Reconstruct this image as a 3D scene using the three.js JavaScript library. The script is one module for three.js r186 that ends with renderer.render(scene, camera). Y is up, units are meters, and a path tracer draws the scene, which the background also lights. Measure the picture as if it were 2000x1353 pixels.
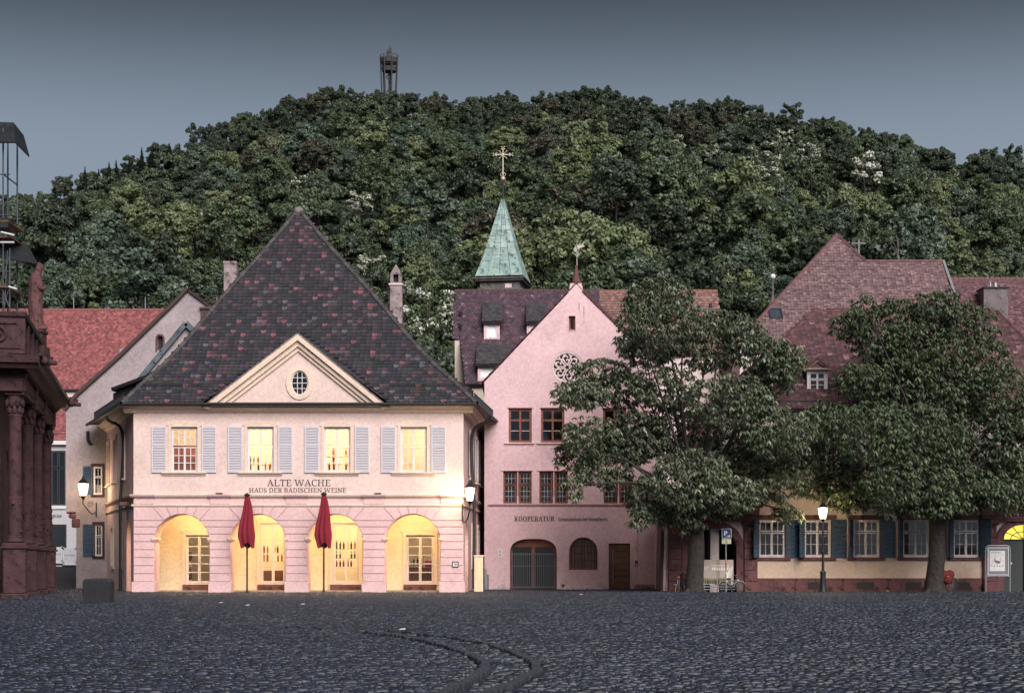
import * as THREE from 'three';
import { mergeGeometries } from 'three/addons/utils/BufferGeometryUtils.js';
import { FontLoader } from 'three/addons/loaders/FontLoader.js';
import { TextGeometry } from 'three/addons/geometries/TextGeometry.js';

// ---------------------------------------------------------------- camera, sky, light, exposure
const FL = 3400, HZ = 1100, EYE = 1.33;               // focal length and horizon of the photograph (pixels), eye height (m)
const scene = new THREE.Scene();
const camera = new THREE.PerspectiveCamera(2 * Math.atan(HZ / FL) * 180 / Math.PI, 2000 / (2 * HZ), 0.5, 4000);
camera.position.set(0, EYE, 0);
camera.lookAt(0, EYE, -10);
camera.setViewOffset(2000, 2 * HZ, 0, 0, 2000, 1353);
camera.updateProjectionMatrix();

const renderer = new THREE.WebGLRenderer();
renderer.toneMapping = THREE.LinearToneMapping;
renderer.toneMappingExposure = 3.55;
renderer.shadowMap.enabled = true;

{ // dusk sky: pale band low down, slate grey overhead, the same all round
  const w = 512, h = 256, a = new Float32Array(w * h * 4);
  const ss = (e0, e1, x) => { const t = Math.min(1, Math.max(0, (x - e0) / (e1 - e0))); return t * t * (3 - 2 * t); };
  for (let j = 0; j < h; j++) {
    const el = ((j + 0.5) / h - 0.5) * 180;
    for (let i = 0; i < w; i++) {
      const k = 1 - ss(12.5, 19, el);
      const o = (j * w + i) * 4;
      a[o] = 0.0165 + 0.055 * k; a[o + 1] = 0.0215 + 0.067 * k; a[o + 2] = 0.0285 + 0.082 * k; a[o + 3] = 1;
    }
  }
  const t = new THREE.DataTexture(a, w, h, THREE.RGBAFormat, THREE.FloatType);
  t.mapping = THREE.EquirectangularReflectionMapping; t.minFilter = t.magFilter = THREE.LinearFilter; t.needsUpdate = true;
  scene.background = t; scene.environment = t;
}
const sun = new THREE.DirectionalLight(new THREE.Color(1.0, 0.95, 0.93), 1.5);   // afterglow of the western sky, behind and left of the camera
sun.position.set(46, 92, 36); sun.target.position.set(0, 5, -85);
sun.castShadow = true; sun.shadow.radius = 80;
Object.assign(sun.shadow.camera, { left: -60, right: 60, top: 60, bottom: -60, near: 1, far: 400 });
scene.add(sun, sun.target);

// ---------------------------------------------------------------- helpers
const V = (x, y, z) => new THREE.Vector3(x, y, z);
const PX = (px, d) => (px - 1000) / FL * d, PY = (py, d) => EYE + (HZ - py) / FL * d;
const at = (px, py, d) => V(PX(px, d), PY(py, d), -d);
let seed = 7;
const rnd = () => { seed |= 0; seed = seed + 0x6D2B79F5 | 0; let t = Math.imul(seed ^ seed >>> 15, 1 | seed); t = t + Math.imul(t ^ t >>> 7, 61 | t) ^ t; return ((t ^ t >>> 14) >>> 0) / 4294967296; };
const rr = (a, b) => a + (b - a) * rnd();
const pick = a => a[Math.floor(rnd() * a.length)];
const T3 = (x, y, z) => new THREE.Matrix4().makeTranslation(x, y, z);

const taken = {};
const numbered = n => { const k = taken[n] = (taken[n] ?? -1) + 1; return k ? `${n}_${String(k).padStart(3, '0')}` : n; };
const origins = new WeakMap();
function tag(o, label, category, group, kind) {
  if (label) o.userData.label = label;
  if (category) o.userData.category = category;
  if (group) o.userData.group = group;
  if (kind) o.userData.kind = kind;
  return o;
}
function thing(name, label, category, p, group) {
  const g = new THREE.Group(); g.name = numbered(name); g.position.copy(p); scene.add(g);
  origins.set(g, p.clone());
  return tag(g, label, category, group);
}
function uvBox(g) {                                    // uv in metres, by the way each face points
  const p = g.attributes.position, uv = new Float32Array(p.count * 2);
  const a = V(), b = V(), c = V(), n = V(), e = V();
  for (let i = 0; i < p.count; i += 3) {
    a.fromBufferAttribute(p, i); b.fromBufferAttribute(p, i + 1); c.fromBufferAttribute(p, i + 2);
    n.subVectors(b, a).cross(e.subVectors(c, a));
    const x = Math.abs(n.x), y = Math.abs(n.y), z = Math.abs(n.z);
    [a, b, c].forEach((q, k) => {
      const o = (i + k) * 2;
      if (z >= x && z >= y) { uv[o] = q.x; uv[o + 1] = q.y; }
      else if (x >= y) { uv[o] = q.z; uv[o + 1] = q.y; }
      else { uv[o] = q.x; uv[o + 1] = q.z; }
    });
  }
  g.setAttribute('uv', new THREE.BufferAttribute(uv, 2));
  return g;
}
function plain(g) {                                    // non-indexed, position + normal + uv
  let q = g.index ? g.toNonIndexed() : g.clone();
  if (!q.attributes.normal) q.computeVertexNormals();
  for (const k of Object.keys(q.attributes)) if (!['position', 'normal', 'uv', 'color'].includes(k)) q.deleteAttribute(k);
  if (!q.attributes.uv) uvBox(q);
  return q;
}
const mg = list => list.length === 1 ? list[0] : mergeGeometries(list.map(plain));
function mesh(name, geo, mat) { const m = new THREE.Mesh(geo, mat); m.name = name; m.castShadow = m.receiveShadow = true; return m; }
// geometry given in world coordinates (or in the frame `m`) becomes a child of parent
function add(parent, name, geo, mat, m, opt = {}) {
  let g = plain(Array.isArray(geo) ? mg(geo) : geo);
  if (m) g.applyMatrix4(m);
  if (!opt.uv) uvBox(g);
  const o = origins.get(parent);
  g.translate(-o.x, -o.y, -o.z);
  const me = mesh(name, g, mat);
  parent.add(me); origins.set(me, o);
  if (opt.label) me.userData.label = opt.label;
  if (opt.kind) me.userData.kind = opt.kind;
  return me;
}
// shared geometry placed by a world matrix
function put(parent, name, geo, mat, matrix, label) {
  const me = mesh(name, geo, mat), o = origins.get(parent);
  matrix.decompose(me.position, me.quaternion, me.scale); me.position.sub(o);
  parent.add(me); origins.set(me, o);
  if (label) me.userData.label = label;
  return me;
}
function single(name, geo, mat, label, category, group, kind) {   // a thing that is one mesh, geometry in world coordinates
  const g = uvBox(plain(Array.isArray(geo) ? mg(geo) : geo)); g.computeBoundingBox();
  const b = g.boundingBox, c = V((b.min.x + b.max.x) / 2, b.min.y, (b.min.z + b.max.z) / 2);
  g.translate(-c.x, -c.y, -c.z);
  const me = mesh(numbered(name), g, mat); me.position.copy(c); scene.add(me); origins.set(me, c);
  return tag(me, label, category, group, kind);
}
// box with chamfered edges between two corners
function box(x0, x1, y0, y1, z0, z1, c = 0) {
  const w = Math.abs(x1 - x0), h = Math.abs(y1 - y0), d = Math.abs(z1 - z0);
  const mx = (x0 + x1) / 2, my = (y0 + y1) / 2, mz = (z0 + z1) / 2;
  if (!c) return new THREE.BoxGeometry(w, h, d).translate(mx, my, mz);
  c = Math.min(c, w / 2.2, h / 2.2, d / 2.2);
  const H = [w / 2, h / 2, d / 2], pos = [];
  const P = (s, ax) => [0, 1, 2].map(i => s[i] * (i === ax ? H[i] : H[i] - c));
  const tri = (a, b, d2) => {
    const n = V(...b).sub(V(...a)).cross(V(...d2).sub(V(...a)));
    const m = V(...a).add(V(...b)).add(V(...d2));
    pos.push(...(n.dot(m) > 0 ? [...a, ...b, ...d2] : [...a, ...d2, ...b]));
  };
  const S = [-1, 1];
  for (let ax = 0; ax < 3; ax++) {
    const u = (ax + 1) % 3, v = (ax + 2) % 3;
    for (const s of S) {
      const q = [[-1, -1], [1, -1], [1, 1], [-1, 1]].map(([a, b]) => { const k = [0, 0, 0]; k[ax] = s; k[u] = a; k[v] = b; return P(k, ax); });
      tri(q[0], q[1], q[2]); tri(q[0], q[2], q[3]);
      for (const s2 of S) { // edge between faces ax and u
        const k1 = [0, 0, 0], k2 = [0, 0, 0]; k1[ax] = k2[ax] = s; k1[u] = k2[u] = s2; k1[v] = -1; k2[v] = 1;
        const A = P(k1, ax), B = P(k2, ax), C = P(k2, u), D = P(k1, u);
        tri(A, B, C); tri(A, C, D);
      }
    }
  }
  for (const a of S) for (const b of S) for (const e of S) tri(P([a, b, e], 0), P([a, b, e], 1), P([a, b, e], 2));
  const g = new THREE.BufferGeometry();
  g.setAttribute('position', new THREE.Float32BufferAttribute(pos, 3)); g.computeVertexNormals();
  return uvBox(g).translate(mx, my, mz);
}
const shapeOf = pts => new THREE.Shape(pts.map(p => new THREE.Vector2(p[0], p[1])));
const rectHole = (x0, x1, y0, y1) => shapeOf([[x0, y0], [x0, y1], [x1, y1], [x1, y0]]);
const archPts = (cx, r, y0, ys, ry = r, n = 20) => { const a = [[cx - r, y0]]; for (let i = 0; i <= n; i++) { const t = Math.PI * (1 - i / n); a.push([cx + r * Math.cos(t), ys + ry * Math.sin(t)]); } a.push([cx + r, y0]); return a; };
const ovalPts = (cx, cy, rx, ry, n = 32) => Array.from({ length: n }, (_, i) => [cx + rx * Math.cos(i / n * 2 * Math.PI), cy + ry * Math.sin(i / n * 2 * Math.PI)]);
// flat outline (with holes) extruded; its front lies at z = front
function slab(pts, t, front = 0, holes = [], bevel = 0) {
  const s = pts instanceof THREE.Shape ? pts : shapeOf(pts);
  s.holes = holes.map(h => h instanceof THREE.Shape ? h : shapeOf(h));
  const g = new THREE.ExtrudeGeometry(s, { depth: t - 2 * bevel, bevelEnabled: bevel > 0, bevelSize: bevel, bevelOffset: -bevel, bevelThickness: bevel, bevelSegments: 1, curveSegments: 12 });
  return g.translate(0, 0, front - t + bevel);
}
// profile [[out, y] ...] drawn along x from x0 to x1
function mould(profile, x0, x1) {
  const g = new THREE.ExtrudeGeometry(shapeOf(profile.map(p => [p[0], p[1]])), { depth: Math.abs(x1 - x0), bevelEnabled: false });
  // shape x = out (z), shape y = y, extrusion = along x
  g.applyMatrix4(new THREE.Matrix4().makeBasis(V(0, 0, 1), V(0, 1, 0), V(-1, 0, 0)));
  return g.translate(Math.max(x0, x1), 0, 0);
}
function bar(a, b, w, h = w) {                          // rectangular bar from a to b
  const d = V().subVectors(b, a), L = d.length(); d.normalize();
  const up = Math.abs(d.y) > 0.95 ? V(1, 0, 0) : V(0, 1, 0);
  const x = V().crossVectors(up, d).normalize(), y = V().crossVectors(d, x);
  const g = new THREE.BoxGeometry(w, h, L);
  return g.applyMatrix4(new THREE.Matrix4().makeBasis(x, y, d).setPosition(a.clone().add(b).multiplyScalar(0.5)));
}
function rod(a, b, r, r2 = r, n = 8) {
  const d = V().subVectors(b, a), L = d.length();
  const g = new THREE.CylinderGeometry(r2, r, L, n);
  return g.applyMatrix4(new THREE.Matrix4().compose(a.clone().add(b).multiplyScalar(0.5), new THREE.Quaternion().setFromUnitVectors(V(0, 1, 0), d.normalize()), V(1, 1, 1)));
}
const tubeOf = (pts, r, seg = 24, n = 6, closed = false) => new THREE.TubeGeometry(new THREE.CatmullRomCurve3(pts, closed), seg, r, n, closed);
function taper(pts, r0, r1, seg = 8, n = 7) {           // tapered limb
  const c = new THREE.CatmullRomCurve3(pts), g = new THREE.TubeGeometry(c, seg, 1, n, false), p = g.attributes.position;
  for (let i = 0; i <= seg; i++) {
    const o = c.getPointAt(i / seg), r = r0 + (r1 - r0) * i / seg;
    for (let j = 0; j <= n; j++) { const k = i * (n + 1) + j; p.setXYZ(k, o.x + (p.getX(k) - o.x) * r, o.y + (p.getY(k) - o.y) * r, o.z + (p.getZ(k) - o.z) * r); }
  }
  g.computeVertexNormals();
  return g;
}
const lathe = (pts, n = 16) => new THREE.LatheGeometry(pts.map(p => new THREE.Vector2(p[0], p[1])), n);
function quadGeo(list) {                                // list of [a,b,c,d] Vector3 quads or triangles
  const pos = [];
  for (const q of list) { const t = q.length === 3 ? [0, 1, 2] : [0, 1, 2, 0, 2, 3]; for (const i of t) pos.push(q[i].x, q[i].y, q[i].z); }
  const g = new THREE.BufferGeometry(); g.setAttribute('position', new THREE.Float32BufferAttribute(pos, 3)); g.computeVertexNormals();
  return g;
}
function plate(q, t) {                                  // flat quad or triangle with thickness t on the side away from its normal
  const n = V().subVectors(q[1], q[0]).cross(V().subVectors(q[2], q[0])).normalize().multiplyScalar(-t);
  const b = q.map(p => p.clone().add(n)), L = q.length, out = [q, [...b].reverse()];
  for (let i = 0; i < L; i++) out.push([q[i], b[i], b[(i + 1) % L], q[(i + 1) % L]]);
  return quadGeo(out);
}

// ---------------------------------------------------------------- textures and materials
function hash(x, y, s) { let h = Math.imul(x, 374761393) + Math.imul(y, 668265263) + Math.imul(s, 974634777) | 0; h = Math.imul(h ^ h >>> 13, 1274126177); return ((h ^ h >>> 16) >>> 0) / 4294967296; }
function vn(x, y, p, s) {                               // value noise that repeats after p
  const xi = Math.floor(x), yi = Math.floor(y), fx = x - xi, fy = y - yi, u = fx * fx * (3 - 2 * fx), v = fy * fy * (3 - 2 * fy);
  const m = k => ((k % p) + p) % p;
  const a = hash(m(xi), m(yi), s), b = hash(m(xi + 1), m(yi), s), c = hash(m(xi), m(yi + 1), s), d = hash(m(xi + 1), m(yi + 1), s);
  return a + (b - a) * u + (c - a) * v + (a - b - c + d) * u * v;
}
const fbm = (x, y, p, o, s) => { let v = 0, a = 0.5, t = 0; for (let i = 0; i < o; i++) { v += a * vn(x * p, y * p, p, s + i); t += a; a *= 0.55; p *= 2; } return v / t; };
function tex(n, fn, srgb = true) {
  const d = new Uint8Array(n * n * 4);
  for (let j = 0; j < n; j++) for (let i = 0; i < n; i++) {
    const c = fn(i / n, j / n), o = (j * n + i) * 4, r = Array.isArray(c) ? c : [c, c, c];
    for (let k = 0; k < 3; k++) d[o + k] = Math.max(0, Math.min(255, r[k] * 255));
    d[o + 3] = 255;
  }
  const t = new THREE.DataTexture(d, n, n);
  t.wrapS = t.wrapT = THREE.RepeatWrapping; t.magFilter = THREE.LinearFilter; t.minFilter = THREE.LinearMipmapLinearFilter; t.generateMipmaps = true;
  if (srgb) t.colorSpace = THREE.SRGBColorSpace;
  t.needsUpdate = true;
  return t;
}
const rep = (t, m) => { const c = t.clone(); c.repeat.set(1 / m, 1 / m); c.needsUpdate = true; return c; };   // one repeat every m metres
const grain = tex(512, (x, y) => { const c = fbm(x, y, 4, 4, 1), f = fbm(x, y, 64, 3, 9), s = fbm(x, y, 8, 5, 22); const st = s > 0.64 ? (s - 0.64) * 0.25 : 0; return [0.88 + 0.09 * c + 0.14 * (f - 0.5) - st, 0.88 + 0.085 * c + 0.14 * (f - 0.5) - st * 1.05, 0.88 + 0.085 * c + 0.14 * (f - 0.5) - st * 0.95]; });
const rough = tex(512, (x, y) => { const c = fbm(x, y, 6, 5, 41), f = fbm(x, y, 96, 2, 49), p = fbm(x, y, 12, 4, 61); const st = p > 0.6 ? (p - 0.6) * 1.8 : 0; return 0.70 + 0.38 * (c - 0.5) + 0.28 * (f - 0.5) + 0.15 - st; });
const stain = tex(512, (x, y) => { const c = fbm(x, y, 3, 5, 141), f = fbm(x, y, 80, 2, 149); return 0.80 + 0.30 * (c - 0.5) + 0.14 * (f - 0.5); });
const bumpT = tex(512, (x, y) => 0.5 * fbm(x, y, 40, 4, 3) + 0.5 * fbm(x, y, 8, 3, 5), false);
const woodT = tex(256, (x, y) => 0.72 + 0.25 * fbm(x * 1, y * 1, 3, 2, 71) + 0.22 * (vn(x * 64, y * 4, 64, 73) - 0.5));
const mats = {};
function mat(key, c, o = {}) {
  if (mats[key]) return mats[key];
  const m = new THREE.MeshPhysicalMaterial({ roughness: o.rough ?? 0.85, metalness: o.metal ?? 0, side: THREE.DoubleSide });
  m.name = key; m.color.setRGB(...c);
  if (o.map) m.map = rep(o.map, o.size ?? 3);
  if (o.bump) { m.bumpMap = rep(bumpT, o.bsize ?? 1.2); m.bumpScale = o.bump; }
  if (o.emit) { m.emissive.setRGB(...o.emit); m.emissiveIntensity = o.glow ?? 1; }
  if (o.clear) { m.transmission = 1; m.thickness = 0; m.ior = 1.5; }
  if (o.leaf) { m.transmission = o.leaf; m.thickness = 0; }
  if (o.vc) m.vertexColors = true;
  if (o.spec != null) m.specularIntensity = o.spec;
  return mats[key] = m;
}
const Mt = {
  peach: mat('plaster_peach_pink', [0.80, 0.60, 0.54], { map: grain, size: 5, bump: 0.006 }),
  peach2: mat('plaster_rose_base', [0.78, 0.52, 0.51], { map: grain, size: 4, bump: 0.008 }),
  cream: mat('plaster_cream', [0.80, 0.66, 0.46], { map: grain, size: 5, bump: 0.005 }),
  trim: mat('trim_apricot', [0.82, 0.64, 0.51], { map: grain, size: 4, bump: 0.004 }),
  rose: mat('plaster_rose_pink', [0.77, 0.52, 0.545], { map: grain, size: 6, bump: 0.008 }),
  flake: mat('flaked_lime_plaster', [0.72, 0.62, 0.60], { map: rough, size: 1, bump: 0.01 }),
  pale: mat('plaster_pale_pink', [0.74, 0.60, 0.58], { map: grain, size: 5, bump: 0.006 }),
  sandy: mat('plaster_sand', [0.72, 0.54, 0.42], { map: grain, size: 4, bump: 0.006 }),
  mauve: mat('plaster_grey_mauve', [0.58, 0.475, 0.49], { map: stain, size: 6, bump: 0.012 }),
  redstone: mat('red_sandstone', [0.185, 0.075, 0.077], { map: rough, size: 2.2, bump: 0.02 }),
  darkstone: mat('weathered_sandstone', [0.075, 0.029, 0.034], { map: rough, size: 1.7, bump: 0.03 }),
  white: mat('white_paint', [0.78, 0.74, 0.74], { map: grain, size: 2 }),
  shutterW: mat('shutter_grey_white', [0.70, 0.66, 0.70], { map: grain, size: 1 }),
  blue: mat('blue_shutter_paint', [0.070, 0.125, 0.205], { map: rough, size: 1.1 }),
  bluegrey: mat('blue_grey_board', [0.13, 0.155, 0.18], { map: rough, size: 2 }),
  oak: mat('red_brown_wood', [0.30, 0.095, 0.055], { map: woodT, size: 0.8, rough: 0.6 }),
  wood: mat('brown_wood', [0.20, 0.085, 0.045], { map: woodT, size: 1.1, rough: 0.6 }),
  iron: mat('dark_iron', [0.022, 0.022, 0.026], { rough: 0.55, metal: 0.3 }),
  grille: mat('grey_iron_grille', [0.10, 0.115, 0.13], { rough: 0.6, metal: 0.2 }),
  zinc: mat('zinc', [0.36, 0.37, 0.39], { rough: 0.5, metal: 0.6 }),
  steel: mat('galvanised_tube', [0.30, 0.31, 0.33], { rough: 0.45, metal: 0.7 }),
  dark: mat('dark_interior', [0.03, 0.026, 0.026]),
  slate: mat('roof_deck_dark', [0.040, 0.034, 0.040], { map: rough, size: 2 }),
  glass: mat('window_glass', [1, 1, 1], { clear: true, rough: 0.03 }),
  bark: mat('grey_brown_bark', [0.060, 0.046, 0.042], { map: rough, size: 0.8, bump: 0.05, bsize: 0.6 }),
  barkPale: mat('pale_dead_wood', [0.30, 0.26, 0.22], { map: rough, size: 2 }),
  cloth: mat('dark_red_canvas', [0.25, 0.012, 0.028], { map: grain, size: 0.5, rough: 0.9 }),
  letter: mat('black_lettering', [0.045, 0.035, 0.035]),
  copper: mat('verdigris_copper', [0.33, 0.47, 0.44], { map: rough, size: 2.5, rough: 0.7 }),
  roomwall: mat('shop_wall_cream', [0.82, 0.72, 0.54]),
  lamp: mat('lamp_glow', [1, 0.9, 0.7], { emit: [1.0, 0.78, 0.45], glow: 2.2 }),
};
const font = await new FontLoader().loadAsync('fonts/droid/droid_serif_regular.typeface.json');
const fontSB = await new FontLoader().loadAsync('fonts/droid/droid_serif_bold.typeface.json');
const fontS = await new FontLoader().loadAsync('fonts/droid/droid_sans_regular.typeface.json');
const fontB = await new FontLoader().loadAsync('fonts/droid/droid_sans_bold.typeface.json');
// lettering that fills x0..x1 with its baseline at y
function lettering(text, f, x0, x1, y, hgt, t = 0.012) {
  const g = new TextGeometry(text, { font: f, size: 1, depth: 1, curveSegments: 3, bevelEnabled: false });
  g.computeBoundingBox(); const b = g.boundingBox;
  const cap = new TextGeometry('E', { font: f, size: 1, depth: 1, curveSegments: 2 }); cap.computeBoundingBox();
  return g.translate(-b.min.x, 0, 0).scale((x1 - x0) / (b.max.x - b.min.x), hgt / cap.boundingBox.max.y, t).translate(x0, y, 0.003);
}

// ---------------------------------------------------------------- windows, shutters, pipes, lanterns, roofs
const unitPane = new THREE.BoxGeometry(1, 1, 0.006), unitBar = box(-0.5, 0.5, -0.5, 0.5, -0.5, 0.5, 0.08);
const S3 = (m, x, y, z, sx, sy, sz) => m.clone().multiply(new THREE.Matrix4().compose(V(x, y, z), new THREE.Quaternion(), V(sx, sy, sz)));
// window in frame m: outer frame + sashes [x0,x1,y0,y1,cols,rows] as fractions of the opening; thing > window > sash, muntin, pane
function windowIn(root, m, x0, x1, y0, y1, sashes, fm, o = {}) {
  const z = o.z ?? -0.12, fw = o.fw ?? 0.06, sw = o.sw ?? 0.05, mw = o.mw ?? 0.025, W = x1 - x0, Hh = y1 - y0;
  const win = add(root, 'window', slab([[x0, y0], [x1, y0], [x1, y1], [x0, y1]], 0.09, z + 0.03, [rectHole(x0 + fw, x1 - fw, y0 + fw, y1 - fw)]), fm, m, { label: o.label });
  for (const [a, b, c, d, cols, rows] of sashes) {
    const sx0 = Math.max(x0 + fw + 0.003, x0 + a * W), sx1 = Math.min(x1 - fw - 0.003, x0 + b * W), sy0 = Math.max(y0 + fw + 0.003, y0 + c * Hh), sy1 = Math.min(y1 - fw - 0.003, y0 + d * Hh);
    const g = slab([[sx0, sy0], [sx1, sy0], [sx1, sy1], [sx0, sy1]], 0.06, z + 0.045, [rectHole(sx0 + sw, sx1 - sw, sy0 + sw, sy1 - sw)], 0.006);
    add(win, 'sash', g, fm, m);
    const ix0 = sx0 + sw, iw = sx1 - sx0 - 2 * sw, iy0 = sy0 + sw, ih = sy1 - sy0 - 2 * sw;
    for (let k = 1; k < cols; k++) put(win, 'muntin', unitBar, o.mm ?? fm, S3(m, ix0 + iw * k / cols, iy0 + ih / 2, z + 0.012, mw, ih + 0.004, 0.03));
    for (let k = 1; k < rows; k++) put(win, 'muntin', unitBar, o.mm ?? fm, S3(m, ix0 + iw / 2, iy0 + ih * k / rows, z + 0.010, iw + 0.004, mw, 0.028));
    for (let i = 0; i < cols; i++) for (let j = 0; j < rows; j++)
      put(win, 'pane', unitPane, o.glass ?? Mt.glass, S3(m, ix0 + iw * (i + 0.5) / cols, iy0 + ih * (j + 0.5) / rows, z, iw / cols - 0.002, ih / rows - 0.002, 1));
  }
  return win;
}
const slatG = {};
function louvreShutter(root, m, x0, x1, y0, y1, fm, split = 0.58) {
  const s = 0.055, W = x1 - x0, ym = y0 + (y1 - y0) * split;
  const sh = add(root, 'shutter', slab([[x0, y0], [x1, y0], [x1, y1], [x0, y1]], 0.045, 0.075, [rectHole(x0 + s, x1 - s, y0 + s * 1.3, ym - s / 2), rectHole(x0 + s, x1 - s, ym + s / 2, y1 - s * 1.3)], 0.004), fm, m);
  const tilt = new THREE.Matrix4().makeRotationX(-0.75);
  for (const [a, b] of [[y0 + s * 1.3, ym - s / 2], [ym + s / 2, y1 - s * 1.3]]) {
    const n = Math.round((b - a) / 0.074);
    for (let k = 0; k < n; k++) put(sh, 'slat', unitBar, fm, m.clone().multiply(T3((x0 + x1) / 2, a + (b - a) * (k + 0.5) / n, 0.052)).multiply(tilt).multiply(new THREE.Matrix4().makeScale(W - 2 * s + 0.006, 0.075, 0.012)));
  }
  return sh;
}
function downpipe(root, pts, r = 0.06) { return add(root, 'downpipe', tubeOf(pts, r, 40, 8), Mt.iron); }
// beaver-tail roof tile, 1 wide, lower edge rounded, lying in x (along the row) / y (up the slope), thickness along z
function tileGeo(w, len, t, round = 1) {
  const q = w * 0.32, pts = [[-w / 2, len], [-w / 2, q]];
  for (let i = 1; i < 6; i++) { const a = Math.PI * (1 + i / 6); pts.push([w / 2 * Math.cos(a), q + q * round * Math.sin(a)]); }
  pts.push([w / 2, q], [w / 2, len]);
  const g = uvBox(plain(new THREE.ExtrudeGeometry(shapeOf(pts), { depth: t, bevelEnabled: false, curveSegments: 1 })));
  return g.applyMatrix4(new THREE.Matrix4().makeRotationX(-0.10)).translate(0, 0, len * 0.1);
}
// rows: {o: left end, u: unit along the row, v: unit up the slope, len}
function tileRows(root, parent, rows, w, len, colors, o = {}) {
  const g = tileGeo(w * 0.965, len, o.t ?? 0.022, o.round ?? 1), mats4 = [], cols = [], parts = [];
  const tone = () => { let k = rnd(), c = colors[0][1]; for (const [p, q] of colors) { if (k < p) { c = q; break; } k -= p; } const f = rr(0.66, 1.36); return c.map(v => v * f); };
  rows.forEach((r, ri) => {
    const n = V().crossVectors(r.u, r.v).normalize();
    const off = (ri % 2) * 0.5 * w;
    for (let x = -off + w / 2; x < r.len + (off ? w * 0.4 : 0); x += w) {
      if (x < 0.02 || x > r.len - 0.02) continue;
      if (o.skip && o.skip(r.o.clone().addScaledVector(r.u, x))) continue;
      const p = r.o.clone().addScaledVector(r.u, x + rr(-0.004, 0.004)).addScaledVector(n, 0.012 + rr(0, 0.007)).addScaledVector(r.v, rr(-0.012, 0.012));
      const M = new THREE.Matrix4().makeBasis(r.u, r.v, n).setPosition(p).multiply(new THREE.Matrix4().makeRotationZ(rr(-0.03, 0.03)));
      if (o.parts && parts.length < o.parts && (!o.partTest || o.partTest(r, ri, x))) parts.push(M); else { mats4.push(M); cols.push(tone()); }
    }
  });
  const org = origins.get(root), white = o.mat ?? mat('clay_tile_white', [1, 1, 1], { map: rough, size: 0.9, rough: 0.82 });
  const im = new THREE.InstancedMesh(g, white, mats4.length); im.name = 'roof_tiles'; im.castShadow = im.receiveShadow = true;
  const c = new THREE.Color();
  mats4.forEach((M, i) => { const q = M.clone(); q.setPosition(M.elements[12] - org.x, M.elements[13] - org.y, M.elements[14] - org.z); im.setMatrixAt(i, q); im.setColorAt(i, c.setRGB(...cols[i])); });
  im.userData.kind = 'stuff'; parent.add(im);
  const tones = {};
  parts.forEach(M => { const t = tone().map(v => Math.round(v * 50) / 50 + 0.004), k = t.join('_'); tones[k] ??= mat('clay_tile_' + Object.keys(mats).length, t, { map: rough, size: 0.9, rough: 0.82 }); put(parent, 'tile', g, tones[k], M); });
}
// rows over a flat four-cornered roof plane: eave a->b, ridge d->c
function planeRows(a, b, c, d, exposure, lift = 0) {
  const rows = [], L = V().subVectors(d, a).length(), n = Math.floor(Math.max(L, V().subVectors(c, b).length()) / exposure);
  const u = V().subVectors(b, a).normalize(), nn = u.clone().cross(V().subVectors(d, a)).normalize(), v = nn.clone().cross(u).normalize();
  for (let i = 0; i < n; i++) {
    const t = i / n, p = a.clone().lerp(d, t), q = b.clone().lerp(c, t);
    rows.push({ o: p.addScaledVector(nn, lift), u, v, len: V().subVectors(q, p).length() });
  }
  return rows;
}
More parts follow.
